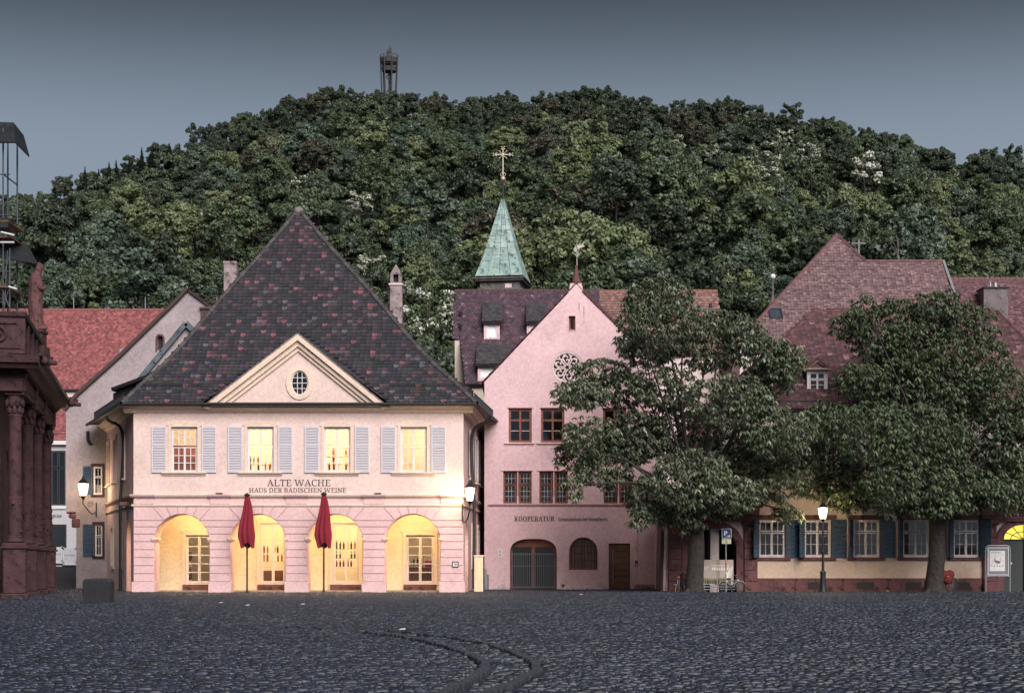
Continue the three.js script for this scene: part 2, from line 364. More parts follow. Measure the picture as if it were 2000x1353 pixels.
// ================================================================ ground
{
  const g = new THREE.PlaneGeometry(2400, 1600, 1, 1).rotateX(-Math.PI / 2).translate(0, -0.03, -600);
  const me = mesh('ground', uvBox(plain(g)), mat('joint_soil', [0.022, 0.023, 0.028], { map: rough, size: 2, rough: 0.95 })); me.userData.kind = 'structure'; scene.add(me);
  me.userData.label = 'dark ground of the cobbled square between the houses'; origins.set(me, V(0, 0, 0));
  // kerb stones of the curved drain in front
  const kc = mat('kerb_granite', [0.046, 0.052, 0.070], { map: rough, size: 1, rough: 0.7, bump: 0.01 });
  const lines = [[[836, 1372], [905, 1338], [948, 1308], [925, 1284], [868, 1264], [796, 1248], [700, 1236], [560, 1226]], [[900, 1372], [1000, 1338], [1046, 1314], [1042, 1296], [1000, 1276], [938, 1258], [860, 1245], [760, 1234]]];
  const curves = lines.map(l => new THREE.CatmullRomCurve3(l.map(([x, y]) => { const d = EYE * FL / (y - HZ); return V(PX(x, d), 0, -d); })));
  const kerbPts = [];
  for (const c of curves) {
    const n = Math.round(c.getLength() / 0.24);
    for (let i = 0; i < n; i++) {
      const p = c.getPointAt((i + 0.5) / n), t = c.getTangentAt((i + 0.5) / n); kerbPts.push(p);
      const M = new THREE.Matrix4().makeRotationY(Math.atan2(t.x, t.z)).setPosition(p.x + rr(-0.015, 0.015), rr(-0.038, -0.008), p.z);
      put(me, 'kerb_stone', unitBar, kc, M.multiply(new THREE.Matrix4().makeScale(rr(0.10, 0.15), 0.14, rr(0.16, 0.22))));
    }
  }
  // cobbles: domed stones in uneven rows
  const stone = (() => {
    const N = 5, g = new THREE.PlaneGeometry(1, 1, N, N).rotateX(-Math.PI / 2), p = g.attributes.position;
    for (let i = 0; i < p.count; i++) { const u = Math.abs(p.getX(i) * 2), v = Math.abs(p.getZ(i) * 2), e = Math.max(u, v) > 0.99; p.setY(i, e ? -0.03 : 0.022 - 0.016 * (u * u + v * v)); if (!e) p.setXYZ(i, p.getX(i) * 1.42, p.getY(i), p.getZ(i) * 1.42); }
    g.computeVertexNormals(); return uvBox(plain(g));
  })();
  const wave = (x, z) => 0.035 * (fbm(x / 40 + 10, z / 40 + 10, 12, 3, 5) - 0.5) * 2;
  const list = [];
  for (let d = 15.5; d < 96;) {
    const step = rr(0.085, 0.13), half = 0.315 * d + 2.5;
    const right = d > 80 ? Math.min(half, PX(1300, d)) : half, left = d > 64 ? Math.max(-half, PX(120, d) - (d > 80 ? 8 : 2)) : -half;
    for (let x = left + rr(0, 0.1); x < right;) {
      const w = rr(0.10, 0.205), cx = x + w / 2; x += w;
      if (d > 80.5 && cx > PX(255, d) && cx < -2) continue;
      const z = -d - step / 2 + rr(-0.018, 0.018);
      list.push([cx, z, w, step]);
    }
    d += step;
  }
  const nearKerb = (x, z) => z > -48 && x > -12 && x < 2 && kerbPts.some(p => Math.abs(p.x - x) < 0.22 && Math.abs(p.z - z) < 0.22 && Math.hypot(p.x - x, p.z - z) < 0.16);
  const keep = list.filter(([x, z]) => !nearKerb(x, z));
  const base = mat('cobble_basalt', [1, 1, 1], { map: rough, size: 0.7, rough: 0.5 });
  const colors = [[0.014, 0.020, 0.038], [0.010, 0.0135, 0.026], [0.020, 0.0275, 0.050], [0.0125, 0.0165, 0.032], [0.035, 0.044, 0.071]];
  const tones = colors.map((c, i) => mat('cobble_tone_' + i, c, { map: rough, size: 0.7, rough: 0.5 }));
  const mOf = ([x, z, w, s]) => new THREE.Matrix4().compose(V(x, wave(x, z) + rr(-0.011, 0.011), z), new THREE.Quaternion().setFromEuler(new THREE.Euler(rr(-0.07, 0.09), rr(-0.08, 0.08), rr(-0.06, 0.06))), V(w * 0.96, rr(0.8, 1.3), s * 0.95));
  // the 300 stones that show largest, then the rest as one mass
  const big = keep.filter(([x, z]) => Math.abs(x) < -z * 0.294 && -z > 17.9 && -z < 21).sort((a, b) => b[1] - a[1]).slice(0, 300);
  const bigSet = new Set(big), rest = keep.filter(k => !bigSet.has(k));
  big.forEach(k => put(me, 'cobble', stone, pick(tones), mOf(k)));
  const im = new THREE.InstancedMesh(stone, base, rest.length); im.name = 'cobbles'; im.castShadow = im.receiveShadow = true;
  const c = new THREE.Color();
  rest.forEach((k, i) => { im.setMatrixAt(i, mOf(k)); const q = pick(colors), f = rr(0.6, 1.35); im.setColorAt(i, c.setRGB(q[0] * f, q[1] * f, q[2] * f)); });
  im.userData.kind = 'stuff'; me.add(im);
  console.log('cobbles', rest.length);
}

// ================================================================ corner house with arcade
const DA = 79, ka = FL / DA;
const XA = px => PX(px, DA), YA = py => PY(py, DA);
{
  const root = thing('corner_house', 'pink corner house with four lit arches, white shutters and a steep dark tiled roof', 'house', V(XA(583), 0, -DA - 6));
  const m = T3(0, 0, -DA), xl = XA(260), xr = XA(905), R = 54 / ka, ys = YA(1058), centers = [354.5, 503.5, 654.5, 805.5].map(XA);
  const ySplit = YA(975), yTop = YA(800);
  // walls ----------------------------------------------------
  const tA = 1.15;
  const wall = add(root, 'wall', slab([[xl, -0.06], [xr, -0.06], [xr, ySplit], [xl, ySplit]], tA, 0, centers.map(c => archPts(c, R, -0.045, ys))), Mt.peach2, m);
  const wins = [359, 508, 658, 807.5].map(XA), wHalf = 25.5 / ka, wy0 = YA(922), wy1 = YA(834);
  const upper = add(root, 'wall', slab([[xl, ySplit], [xr, ySplit], [xr, yTop], [xl, yTop]], 0.42, 0, wins.map(c => rectHole(c - wHalf, c + wHalf, wy0, wy1))), Mt.peach, m);
  // rusticated blocks -----------------------------------------
  const proud = 0.045, gap = 0.014;
  const block = (pts, parent = wall, mm = m) => {
    const cx = pts.reduce((a, p) => a + p[0], 0) / pts.length, cy = pts.reduce((a, p) => a + p[1], 0) / pts.length;
    const q = pts.map(p => [p[0] + Math.sign(cx - p[0]) * gap, p[1] + Math.sign(cy - p[1]) * gap]);
    const e = rr(0, 0.008);
    add(parent, 'stone_block', slab(q, proud + e + 0.01, proud + e, [], 0.012), Mt.peach2, mm);
  };
  const edges = [xl, ...centers.flatMap(c => [c - R, c + R]), xr];
  const course = (a, b, fn) => { for (let p = 0; p < 5; p++) fn(p, edges[2 * p], edges[2 * p + 1], a, b); };
  const yb = [YA(1136)]; for (let k = 1; k <= 5; k++) yb.push(YA(1136) + (ys - YA(1136)) * k / 5);
  for (let k = 0; k < 5; k++) course(yb[k], yb[k + 1], (p, a, b, y0, y1) => block([[a, y0], [b, y0], [b, y1], [a, y1]]));
  const q50 = R * Math.sin(50 * Math.PI / 180), ytop = YA(990), yc = [ys, ys + q50 * 0.36, ys + q50 * 0.7, ys + q50];
  const onArch = (c, y, s) => c + s * Math.sqrt(Math.max(0, R * R - (y - ys) ** 2));
  for (let k = 0; k < 3; k++) for (let p = 0; p < 5; p++) {
    const L = y => p ? onArch(centers[p - 1], y, 1) : xl, Rr = y => p < 4 ? onArch(centers[p], y, -1) : xr, y0 = yc[k], y1 = yc[k + 1], ym = (y0 + y1) / 2;
    block([[L(y0), y0], [Rr(y0), y0], [Rr(ym), ym], [Rr(y1), y1], [L(y1), y1], [L(ym), ym]]);
  }
  for (let p = 0; p < 5; p++) {
    const tx = (ytop - ys) / Math.tan(50 * Math.PI / 180);
    const a0 = p ? onArch(centers[p - 1], yc[3], 1) : xl, b0 = p < 4 ? onArch(centers[p], yc[3], -1) : xr, a1 = p ? centers[p - 1] + tx : xl, b1 = p < 4 ? centers[p] - tx : xr;
    block([[a0, yc[3]], [b0, yc[3]], [b1, ytop], [a1, ytop]]);
  }
  for (const c of centers) for (let k = 0; k < 5; k++) {
    const t0 = (130 - 16 * k) * Math.PI / 180, t1 = (114 - 16 * k) * Math.PI / 180, hh = ytop - ys;
    const pts = []; for (let i = 0; i <= 4; i++) { const t = t0 + (t1 - t0) * i / 4; pts.push([c + R * Math.cos(t), ys + R * Math.sin(t)]); }
    pts.push([c + hh / Math.tan(t1), ytop], [c + hh / Math.tan(t0), ytop]);
    block(pts);
  }
  // plinth blocks, impost capitals ------------------------------
  for (let p = 0; p < 5; p++) {
    const a = edges[2 * p], b = edges[2 * p + 1];
    add(wall, 'plinth_block', box(a - (p ? 0.05 : 0.08), b + (p < 4 ? 0.05 : 0.08), -0.04, YA(1136), -0.5, 0.09, 0.015), Mt.peach2, m);
    for (const [e, s] of [[a, -1], [b, 1]]) {
      if ((p === 0 && s < 0) || (p === 4 && s > 0)) continue;
      add(wall, 'impost', [box(Math.min(e - s * 0.09, e + s * 0.05), Math.max(e - s * 0.09, e + s * 0.05), YA(1057), YA(1054.5), -tA - 0.01, 0.10, 0.01), box(Math.min(e - s * 0.12, e + s * 0.085), Math.max(e - s * 0.12, e + s * 0.085), YA(1054.4), YA(1050), -tA - 0.02, 0.13, 0.015)], Mt.trim, m);
    }
  }
  // belt course --------------------------------------------------
  const beltP = o => [[-0.05, YA(972)], [0.05 + o, YA(972)], [0.13 + o, YA(969)], [0.15 + o, YA(966)], [-0.05, YA(965)]];
  add(upper, 'belt_course', [mould(beltP(0), xl - 0.15, xr + 0.15), mould([[-0.04, YA(989)], [0.055, YA(989)], [0.085, YA(986.5)], [0.075, YA(985)], [-0.04, YA(984.6)]], xl - 0.08, xr + 0.08)], Mt.trim, m);
  for (let p = 0; p < 5; p++) add(upper, 'belt_break', [mould(beltP(0.07).map(q => [q[0], q[1] + 0.004]), edges[2 * p] - 0.05, edges[2 * p + 1] + 0.05), box(edges[2 * p] + 0.02, edges[2 * p + 1] - 0.02, YA(984.4), YA(972.2), -0.02, 0.05, 0.01)], Mt.peach2, m);
  // windows, surrounds, sills, shutters ---------------------------
  wins.forEach((c, i) => {
    const f = 0.075 * 1.6, a = c - wHalf, b = c + wHalf;
    windowIn(root, m, a, b, wy0, wy1, [[0, 0.5, 0, 0.56, 2, 3], [0.5, 1, 0, 0.56, 2, 3], [0, 0.5, 0.6, 1, 2, 2], [0.5, 1, 0.6, 1, 2, 2]], Mt.white, { z: -0.16, fw: 0.05, sw: 0.045, mw: 0.036 });
    add(upper, 'window_surround', slab([[a - f, wy0], [a - 0.01, wy0], [a - 0.01, wy1 + 0.01], [b + 0.01, wy1 + 0.01], [b + 0.01, wy0], [b + f, wy0], [b + f, wy1 + 0.05], [b + f + 0.10, wy1 + 0.06], [b + f + 0.10, wy1 + 0.20], [b - 0.05, wy1 + 0.20], [b - 0.12, wy1 + 0.26], [a + 0.12, wy1 + 0.26], [a + 0.05, wy1 + 0.20], [a - f - 0.10, wy1 + 0.20], [a - f - 0.10, wy1 + 0.06], [a - f, wy1 + 0.05]], 0.05, 0.035, [], 0.006), Mt.trim, m);
    add(upper, 'window_sill', mould([[-0.1, wy0 - 0.17], [0.03, wy0 - 0.17], [0.07, wy0 - 0.1], [0.16, wy0 - 0.05], [0.16, wy0 - 0.004], [-0.1, wy0]], a - 0.40, b + 0.40), Mt.trim, m);
    const sw = 28.5 / ka;
    for (const s of [-1, 1]) { const x = c + s * (wHalf + 23.5 / ka); louvreShutter(root, m, x - sw / 2, x + sw / 2, YA(923), YA(832), Mt.shutterW); }
  });
  // lettering
  add(root, 'lettering', lettering('ALTE WACHE', font, XA(521), XA(645), YA(949), 12.6 / ka), Mt.letter, m);
  add(root, 'lettering', lettering('HAUS DER BADISCHEN WEINE', font, XA(486), XA(676), YA(962), 9.2 / ka), Mt.letter, m);
  for (const px of [428, 738]) add(root, 'floodlight', box(XA(px) - 0.16, XA(px) + 0.16, YA(965) + 0.012, YA(962.5), 0.02, 0.14, 0.015), Mt.iron, m);
  // main cornice --------------------------------------------------
  const corP = [[-0.1, YA(806)], [0.04, YA(806)], [0.08, YA(803.6)], [0.16, YA(802)], [0.18, YA(799)], [0.34, YA(796)], [0.40, YA(792.5)], [0.48, YA(791)], [-0.1, YA(790.5)]];
  add(root, 'cornice', mould(corP, xl - 0.42, xr + 0.42), Mt.trim, m);
  // side walls ------------------------------------------------------
  const side = (A, B, flip, ops) => {          // A front corner, B rear corner; wall seen from outside
    const u = V().subVectors(B, A).setY(0), L = u.length(); u.normalize();
    const nrm = flip ? V().crossVectors(u, V(0, 1, 0)).negate() : V().crossVectors(u, V(0, 1, 0));
    const f = new THREE.Matrix4().makeBasis(u, V(0, 1, 0), V().crossVectors(u, V(0, 1, 0))).setPosition(A.x, 0, A.z);
    const out = flip ? -1 : 1;                  // local z that points outward
    return { f, L, out, nrm };
  };
  const A1 = V(xl, 0, -DA), B1 = V(PX(198, 93.7), 0, -93.7), A2 = V(xr, 0, -DA), B2 = V(PX(948, 94.5), 0, -94.5);
  {
    // left wall: frame with u from rear to front so that z points left/out
    for (const [A, B, leftSide] of [[B1, A1, true], [A2, B2, false]]) {
      const u = V().subVectors(B, A), L = u.length(); u.normalize();
      const f = new THREE.Matrix4().makeBasis(u, V(0, 1, 0), V().crossVectors(u, V(0, 1, 0))).setPosition(A.x, 0, A.z);
      const fromFront = s => leftSide ? L - s : s;
      const holes = [], hw = 0.55;
      const winS = [4.2, 8.2, 11.8].map(fromFront);
      const arch = fromFront(2.05);
      holes.push(shapeOf(archPts(arch, 0.95, -0.045, ys)));
      for (const s of winS) holes.push(rectHole(s - hw, s + hw, wy0, wy1));
      const lowW = [5.6, 9.6].map(fromFront);
      for (const s of lowW) holes.push(rectHole(s - 0.5, s + 0.5, 1.2, 3.1));
      // keep clear of the front wall's own thickness
      const e0 = leftSide ? 0 : 0.0, e1 = leftSide ? L : L;
      const sw = add(root, 'side_wall', slab([[e0, -0.06], [e1, -0.06], [e1, yTop], [e0, yTop]], 0.4, -0.004, holes), Mt.peach2, f);
      add(sw, 'belt_course', [mould(beltP(0), 0, L), mould([[-0.04, YA(989)], [0.055, YA(989)], [0.085, YA(986.5)], [0.075, YA(985)], [-0.04, YA(984.6)]], 0, L)].map(g => g.translate(0, 0.003, 0)), Mt.trim, f);
      add(sw, 'cornice', mould(corP.map(p => [p[0], p[1] + 0.004]), -0.1, L + 0.1), Mt.trim, f);
      for (const s of winS) {
        windowIn(root, f, s - hw, s + hw, wy0, wy1, [[0, 0.5, 0, 0.56, 2, 3], [0.5, 1, 0, 0.56, 2, 3], [0, 0.5, 0.6, 1, 2, 2], [0.5, 1, 0.6, 1, 2, 2]], Mt.white, { z: -0.16, fw: 0.05, sw: 0.04, mw: 0.022 });
        add(sw, 'window_surround', slab([[s - hw - 0.13, wy0 - 0.12], [s + hw + 0.13, wy0 - 0.12], [s + hw + 0.13, wy1 + 0.16], [s - hw - 0.13, wy1 + 0.16]], 0.08, 0.06, [rectHole(s - hw + 0.002, s + hw - 0.002, wy0 + 0.002, wy1 - 0.002)], 0.01), Mt.trim, f);
        add(sw, 'window_sill', box(s - hw - 0.2, s + hw + 0.2, wy0 - 0.2, wy0 - 0.125, -0.02, 0.18, 0.015), Mt.trim, f);
        if (!leftSide) for (const k of [-1, 1]) louvreShutter(root, f, s + k * 0.9 - 0.3, s + k * 0.9 + 0.3, YA(923), YA(832), Mt.shutterW);
      }
      for (const s of lowW) {
        windowIn(root, f, s - 0.5, s + 0.5, 1.2, 3.1, [[0, 0.5, 0, 1, 2, 4], [0.5, 1, 0, 1, 2, 4]], Mt.white, { z: -0.2, fw: 0.05, sw: 0.04 });
        add(sw, 'window_surround', slab([[s - 0.64, 1.05], [s + 0.64, 1.05], [s + 0.64, 3.28], [s - 0.64, 3.28]], 0.08, 0.06, [rectHole(s - 0.498, s + 0.498, 1.202, 3.098)], 0.01), Mt.trim, f);
      }
    }
  }
  const backW = plate([B1.clone().setY(-0.05), B2.clone().setY(-0.05), B2.clone().setY(yTop), B1.clone().setY(yTop)], 0.3);
  add(root, 'rear_wall', backW, Mt.peach, null);
  // arcade back wall and shop rooms --------------------------------
  const DB = DA + 3.45, kb = FL / DB, mb = T3(0, 0, -DB), XB = px => PX(px, DB), YB = py => PY(py, DB);
  const lx = xl - 0.75, rx = xr - 0.22, arcTop = YA(993);
  const doors = [[362, 414, 1045, 1141], [508, 557, 1022, 1141], [650, 701, 1022, 1141], [793, 848, 1045, 1141]];
  const arcade = add(root, 'arcade_wall', slab([[lx - 0.4, -0.05], [rx, -0.05], [rx, arcTop + 0.2], [lx - 0.4, arcTop + 0.2]], 0.35, 0, doors.map(([a, b, t, s]) => rectHole(XB(a), XB(b), YB(s), YB(t)))), Mt.cream, mb);
  add(root, 'arcade_ceiling', slab([[xl + 0.02, -DB + 0.0], [xr - 0.02, -DB + 0.0], [xr - 0.02, -DA - tA + 0.001], [xl + 0.02, -DA - tA + 0.001]].map(([x, z]) => [x, -z]), 0.12).applyMatrix4(new THREE.Matrix4().makeRotationX(-Math.PI / 2)).translate(0, arcTop + 0.12, 0), Mt.cream);
  // transverse arches between the bays, stone floor
  for (const p of [1, 2, 3]) { const c = (edges[2 * p] + edges[2 * p + 1]) / 2; add(arcade, 'transverse_rib', box(c - 0.2, c + 0.2, YA(1015), arcTop + 0.01, -DB + 0.003, -DA - tA - 0.003, 0.02), Mt.cream, null); }
  add(root, 'arcade_floor', box(xl + 0.3, xr - 0.3, -0.02, 0.06, -DB + 0.02, -DA - 0.25, 0.01), mat('arcade_paving', [0.30, 0.26, 0.21], { map: rough, size: 1.3 }));
  doors.forEach(([a, b, t, s], i) => {
    const x0 = XB(a), x1 = XB(b), y0 = YB(s), y1 = YB(t), tall = i === 1 || i === 2, rows = tall ? 4 : 5;
    add(arcade, 'door_surround', slab([[x0 - 0.16, y0 - 0.02], [x0, y0 - 0.02], [x0, y1], [x1, y1], [x1, y0 - 0.02], [x1 + 0.16, y0 - 0.02], [x1 + 0.16, y1 + 0.12], [x1 + 0.24, y1 + 0.13], [x1 + 0.24, y1 + 0.26], [x0 - 0.24, y1 + 0.26], [x0 - 0.24, y1 + 0.13], [x0 - 0.16, y1 + 0.12]], 0.09, 0.07, [], 0.01), Mt.trim, mb);
    add(arcade, 'door_step', box(x0 - 0.1, x1 + 0.1, -0.02, y0 - 0.003, -0.2, 0.3, 0.02), Mt.redstone, mb);
    const d = add(root, 'door', slab([[x0, y0], [x1, y0], [x1, y1], [x0, y1]], 0.1, -0.1, [rectHole(x0 + 0.06, x1 - 0.06, y0 + 0.06, y1 - 0.06)]), Mt.white, mb);
    for (const k of [0, 1]) {
      const e0 = k ? (x0 + x1) / 2 + 0.003 : x0 + 0.063, e1 = k ? x1 - 0.063 : (x0 + x1) / 2 - 0.003, f0 = y0 + 0.063, f1 = y1 - 0.063, st = 0.06;
      add(d, 'door_leaf', slab([[e0, f0], [e1, f0], [e1, f1], [e0, f1]], 0.06, -0.08, [rectHole(e0 + st, e1 - st, f0 + st * 1.6, f1 - st)], 0.006), Mt.white, mb);
      const ih = f1 - f0 - st * 2.6;
      for (let r = 1; r < rows; r++) put(d, 'glazing_bar', unitBar, Mt.white, S3(mb, (e0 + e1) / 2, f0 + st * 1.6 + ih * r / rows, -0.108, e1 - e0 - 2 * st + 0.004, 0.048, 0.04));
      for (let r = 0; r < rows; r++) put(d, 'pane', unitPane, Mt.glass, S3(mb, (e0 + e1) / 2, f0 + st * 1.6 + ih * (r + 0.5) / rows, -0.115, e1 - e0 - 2 * st - 0.002, ih / rows - 0.03, 1));
    }
    add(d, 'handle', [rod(V((x0 + x1) / 2 + 0.03, y0 + 1.02, -0.05), V((x0 + x1) / 2 + 0.13, y0 + 1.02, -0.05), 0.012), rod(V((x0 + x1) / 2 + 0.03, y0 + 1.02, -0.09), V((x0 + x1) / 2 + 0.03, y0 + 1.02, -0.05), 0.012)], Mt.zinc, mb);
  });
  // shop: floors, partitions, rear wall of each storey
  const zb = -DB - 0.36, zr = -DB - 4.6, zu = -DA - 4.6, roomW = Mt.roomwall;
  add(root, 'shop_floor', box(xl - 1.2, xr - 0.1, -0.04, 0.1, zr, zb), Mt.wood);
  add(root, 'shop_ceiling', box(xl - 1.2, xr - 0.1, arcTop + 0.125, arcTop + 0.26, zr, -DB - 0.004), roomW);
  add(root, 'shop_wall', box(xl - 1.5, xr - 0.1, 0.1, arcTop + 0.12, zr - 0.2, zr - 0.002), roomW);
  for (const px of [472, 770]) add(root, 'partition', box(PX(px, DB + 2) - 0.08, PX(px, DB + 2) + 0.08, 0.1, arcTop + 0.12, zr + 0.003, zb - 0.003), roomW);
  add(root, 'upper_floor', box(xl - 0.9, xr - 0.12, YA(985), YA(978), zu, -DA - tA - 0.01), Mt.wood);
  add(root, 'upper_ceiling', box(xl + 0.05, xr - 0.12, yTop - 0.35, yTop - 0.2, zu, -DA - 0.43), roomW);
  add(root, 'upper_wall', box(xl - 1.3, xr - 0.12, YA(978) + 0.002, yTop - 0.2, zu - 0.2, zu - 0.002), roomW);
  for (const px of [430, 735]) add(root, 'partition', box(PX(px, DA + 2) - 0.08, PX(px, DA + 2) + 0.08, YA(978) + 0.003, yTop - 0.352, zu + 0.003, -DA - 0.43), roomW);
  for (let k = 0; k < 6; k++) { const x = xl + 1 + k * 2.5; add(root, 'ceiling_beam', bar(V(x, yTop - 0.44, -DA - 0.5), V(x + 1.6, yTop - 0.44, zu + 0.05), 0.14, 0.16), Mt.dark); }
  // roof -------------------------------------------------------------
  const ye = YA(790), E0 = V(PX(239, 78.45), ye, -78.45), E1 = V(PX(929, 78.45), ye, -78.45), R0 = V(PX(170, 90.3), ye, -90.3), R1 = V(PX(978, 90.6), ye, -90.6);
  const ap = V(PX(583, 84.6), PY(411, 84.6), -84.6), ap2 = V(ap.x, ap.y - 1.3, -95);
  const prof = [[0, 1], [0.18, 0.805], [0.45, 0.53], [0.62, 0.345], [0.76, 0.205], [0.88, 0.105], [1, 0]];   // plan fraction from apex, height fraction
  const pp = (e, a, s, g) => V(a.x + (e.x - a.x) * s, ye + (a.y - ye) * g, a.z + (e.z - a.z) * s);
  const faces = [[E0, E1, ap, ap], [R0, E0, ap2, ap], [E1, R1, ap, ap2]], deck = [];
  const pedA = XA(395), pedB = XA(762), pedTop = YA(652), pedC = XA(583);
  const gAt = s => { let i = 0; while (i < prof.length - 2 && prof[i + 1][0] < s) i++; const [a, b] = prof[i], [c, e] = prof[i + 1]; return b + (e - b) * (s - a) / (c - a); };
  faces.forEach(([a, b, pa, pb], fi) => {
    const NS = 48; for (let i = 0; i < NS; i++) {
      const s1 = i / NS, s0 = (i + 1) / NS, g0 = gAt(s0), g1 = gAt(s1);
      const q = [pp(a, pa, s0, g0), pp(b, pb, s0, g0), pp(b, pb, s1, g1), pp(a, pa, s1, g1)];
      const cut = y => Math.max(0, 1 - (y - ye) / (pedTop - ye)), f0 = cut(q[0].y), f1 = cut(q[3].y);
      if (!fi && f0 > 0) {
        const e = (y, z, x) => V(x, y, z), L = f => pedC - (pedC - pedA) * f, R2 = f => pedC + (pedB - pedC) * f;
        deck.push([q[0], e(q[0].y, q[0].z, L(f0)), e(q[3].y, q[3].z, L(f1)), q[3]], [e(q[1].y, q[1].z, R2(f0)), q[1], q[2], e(q[2].y, q[2].z, R2(f1))]);
      } else deck.push(i === 0 && pa === pb ? [q[0], q[1], q[2]] : q);
    }
  });
  deck.push([R1, R0, ap2]);
  const roof = add(root, 'roof', quadGeo(deck), Mt.slate);
  add(roof, 'eave_board', [plate([E0, E1, E1.clone().add(V(0, -0.09, 0)), E0.clone().add(V(0, -0.09, 0))], 0.06), plate([R0, E0, E0.clone().add(V(0, -0.09, 0)), R0.clone().add(V(0, -0.09, 0))], 0.06), plate([E1, R1, R1.clone().add(V(0, -0.09, 0)), E1.clone().add(V(0, -0.09, 0))], 0.06), plate([E0, R0, R1, E1].map(p => p.clone().add(V(0, -0.03, 0))), 0.03)], Mt.iron);
  add(roof, 'gutter', [tubeOf([E0, E0.clone().lerp(E1, 0.5), E1].map(p => p.clone().add(V(0, -0.02, 0.06))), 0.065, 4, 8), tubeOf([R0, R0.clone().lerp(E0, 0.5), E0].map(p => p.clone().add(V(-0.06, -0.02, 0))), 0.065, 4, 8), tubeOf([E1, E1.clone().lerp(R1, 0.5), R1].map(p => p.clone().add(V(0.06, -0.02, 0))), 0.065, 4, 8)], Mt.iron);
  const tw = 0.235, ex = 0.195;
  const underPed = p => { const h = p.y - ye; const f = Math.max(0, 1 - h / (pedTop - ye + 0.15)); const x0 = pedC - (pedC - pedA) * f, x1 = pedC + (pedB - pedC) * f; return p.x > x0 && p.x < x1 && p.z > -84; };
  faces.forEach(([a, b, pa, pb], fi) => {
    const rows = [];
    for (let i = prof.length - 1; i > 0; i--) {
      const [s0, g0] = prof[i], [s1, g1] = prof[i - 1];
      const A = pp(a, pa, s0, g0), B = pp(b, pb, s0, g0), C = pp(b, pb, s1, g1), D = pp(a, pa, s1, g1);
      const u = V().subVectors(B, A).normalize(), nn = u.clone().cross(V().subVectors(D, A)).normalize(), v = nn.clone().cross(u).normalize();
      const hgt = V().subVectors(D, A).dot(v), n = Math.max(1, Math.round(hgt / ex));
      for (let k = 0; k < n; k++) { const t = k / n, p = A.clone().lerp(D, t), q = B.clone().lerp(C, t); rows.push({ o: p, u, v, len: V().subVectors(q, p).length() }); }
    }
    tileRows(root, roof, rows, tw, 0.40, [[0.42, [0.029, 0.028, 0.037]], [0.25, [0.043, 0.033, 0.043]], [0.14, [0.021, 0.022, 0.029]], [0.09, [0.085, 0.046, 0.058]], [0.05, [0.105, 0.092, 0.105]], [0.05, [0.20, 0.073, 0.09]]], { parts: fi ? 0 : 300, skip: fi ? null : underPed, partTest: fi ? null : (r, ri) => ri > 3 && ri < 60 });
  });
  // hip ridge tiles
  const capG = new THREE.CylinderGeometry(0.11, 0.135, 0.46, 8, 1, true, 0, Math.PI).rotateZ(0);
  const hip = (e, a) => {
    const pts = [...prof].reverse().map(([s, g]) => pp(e, a, s, g)), c = new THREE.CatmullRomCurve3(pts), n = Math.floor(c.getLength() / 0.4);
    for (let i = 0; i < n; i++) {
      const p = c.getPointAt((i + 0.5) / n), t = c.getTangentAt((i + 0.5) / n), sx = V().crossVectors(t, V(0, 1, 0)).normalize(), n2 = V().crossVectors(sx, t);
      put(roof, 'ridge_tile', capG, mat('ridge_clay' + (i % 3), [[0.085, 0.075, 0.078], [0.11, 0.1, 0.098], [0.07, 0.058, 0.064]][i % 3], { map: rough, size: 0.7 }), new THREE.Matrix4().makeBasis(sx, t, n2).multiply(new THREE.Matrix4().makeRotationY(-Math.PI / 2)).setPosition(p.addScaledVector(n2, 0.02)));
    }
  };
  hip(E0, ap); hip(E1, ap);
  add(roof, 'apex_cap', new THREE.SphereGeometry(0.24, 10, 8).scale(1, 0.9, 1).translate(ap.x, ap.y - 0.02, ap.z), mat('apex_clay', [0.28, 0.24, 0.22], { map: rough, size: 0.6 }));
  // snow guards along the eaves
  const guard = (a, b, h = 0.34) => {
    const g = [bar(a.clone().add(V(0, h, 0)), b.clone().add(V(0, h, 0)), 0.03), bar(a.clone().add(V(0, h * 0.15, 0)), b.clone().add(V(0, h * 0.15, 0)), 0.03)];
    const L = a.distanceTo(b); for (let s = 0; s <= L; s += 0.14) { const p = a.clone().lerp(b, s / L); g.push(bar(p, p.clone().add(V(0, h, 0)), 0.022)); }
    add(roof, 'snow_guard', g, Mt.iron);
  };
  const gl = (e0, e1, a0, a1, t0, t1, s = 0.93, gh = 0.062) => guard(pp(e0, a0, s, gh).lerp(pp(e1, a1, s, gh), t0), pp(e0, a0, s, gh).lerp(pp(e1, a1, s, gh), t1));
  gl(E0, E1, ap, ap, 0.02, 0.2); gl(E0, E1, ap, ap, 0.78, 0.98); gl(R0, E0, ap2, ap, 0.1, 0.95, 0.985, 0.02); gl(E1, R1, ap, ap2, 0.05, 0.9, 0.985, 0.02);
  // shed dormer roofs low on both flanks
  for (const [p0, p1, d0, d1] of [[[316, 727], [217, 763], 84, 88], [[858, 727], [921, 757], 84, 88]]) {
    const a = at(...p0, d0), b = at(...p1, d1), dz = V(0, 0.05, -3);
    add(roof, 'shed_dormer', [plate([a, b, b.clone().add(dz), a.clone().add(dz)], 0.16), plate([a, b, b.clone().add(V(0, -1.1, 0)), a.clone().add(V(0, -1.6, 0))].map(p => p.clone().add(V(0, -0.1, -0.35))), 0.1)], Mt.slate);
  }
  // pediment -----------------------------------------------------------
  const py0 = YA(799), pc = pedC, pIn = 0.42;
  const oc = [XA(585), YA(748)];
  const ped = add(root, 'pediment', slab([[XA(426), py0], [XA(744), py0], [pc, YA(676)]], 0.4, 0.03, [ovalPts(...oc, 16 / ka, 23 / ka)]), Mt.peach, m);
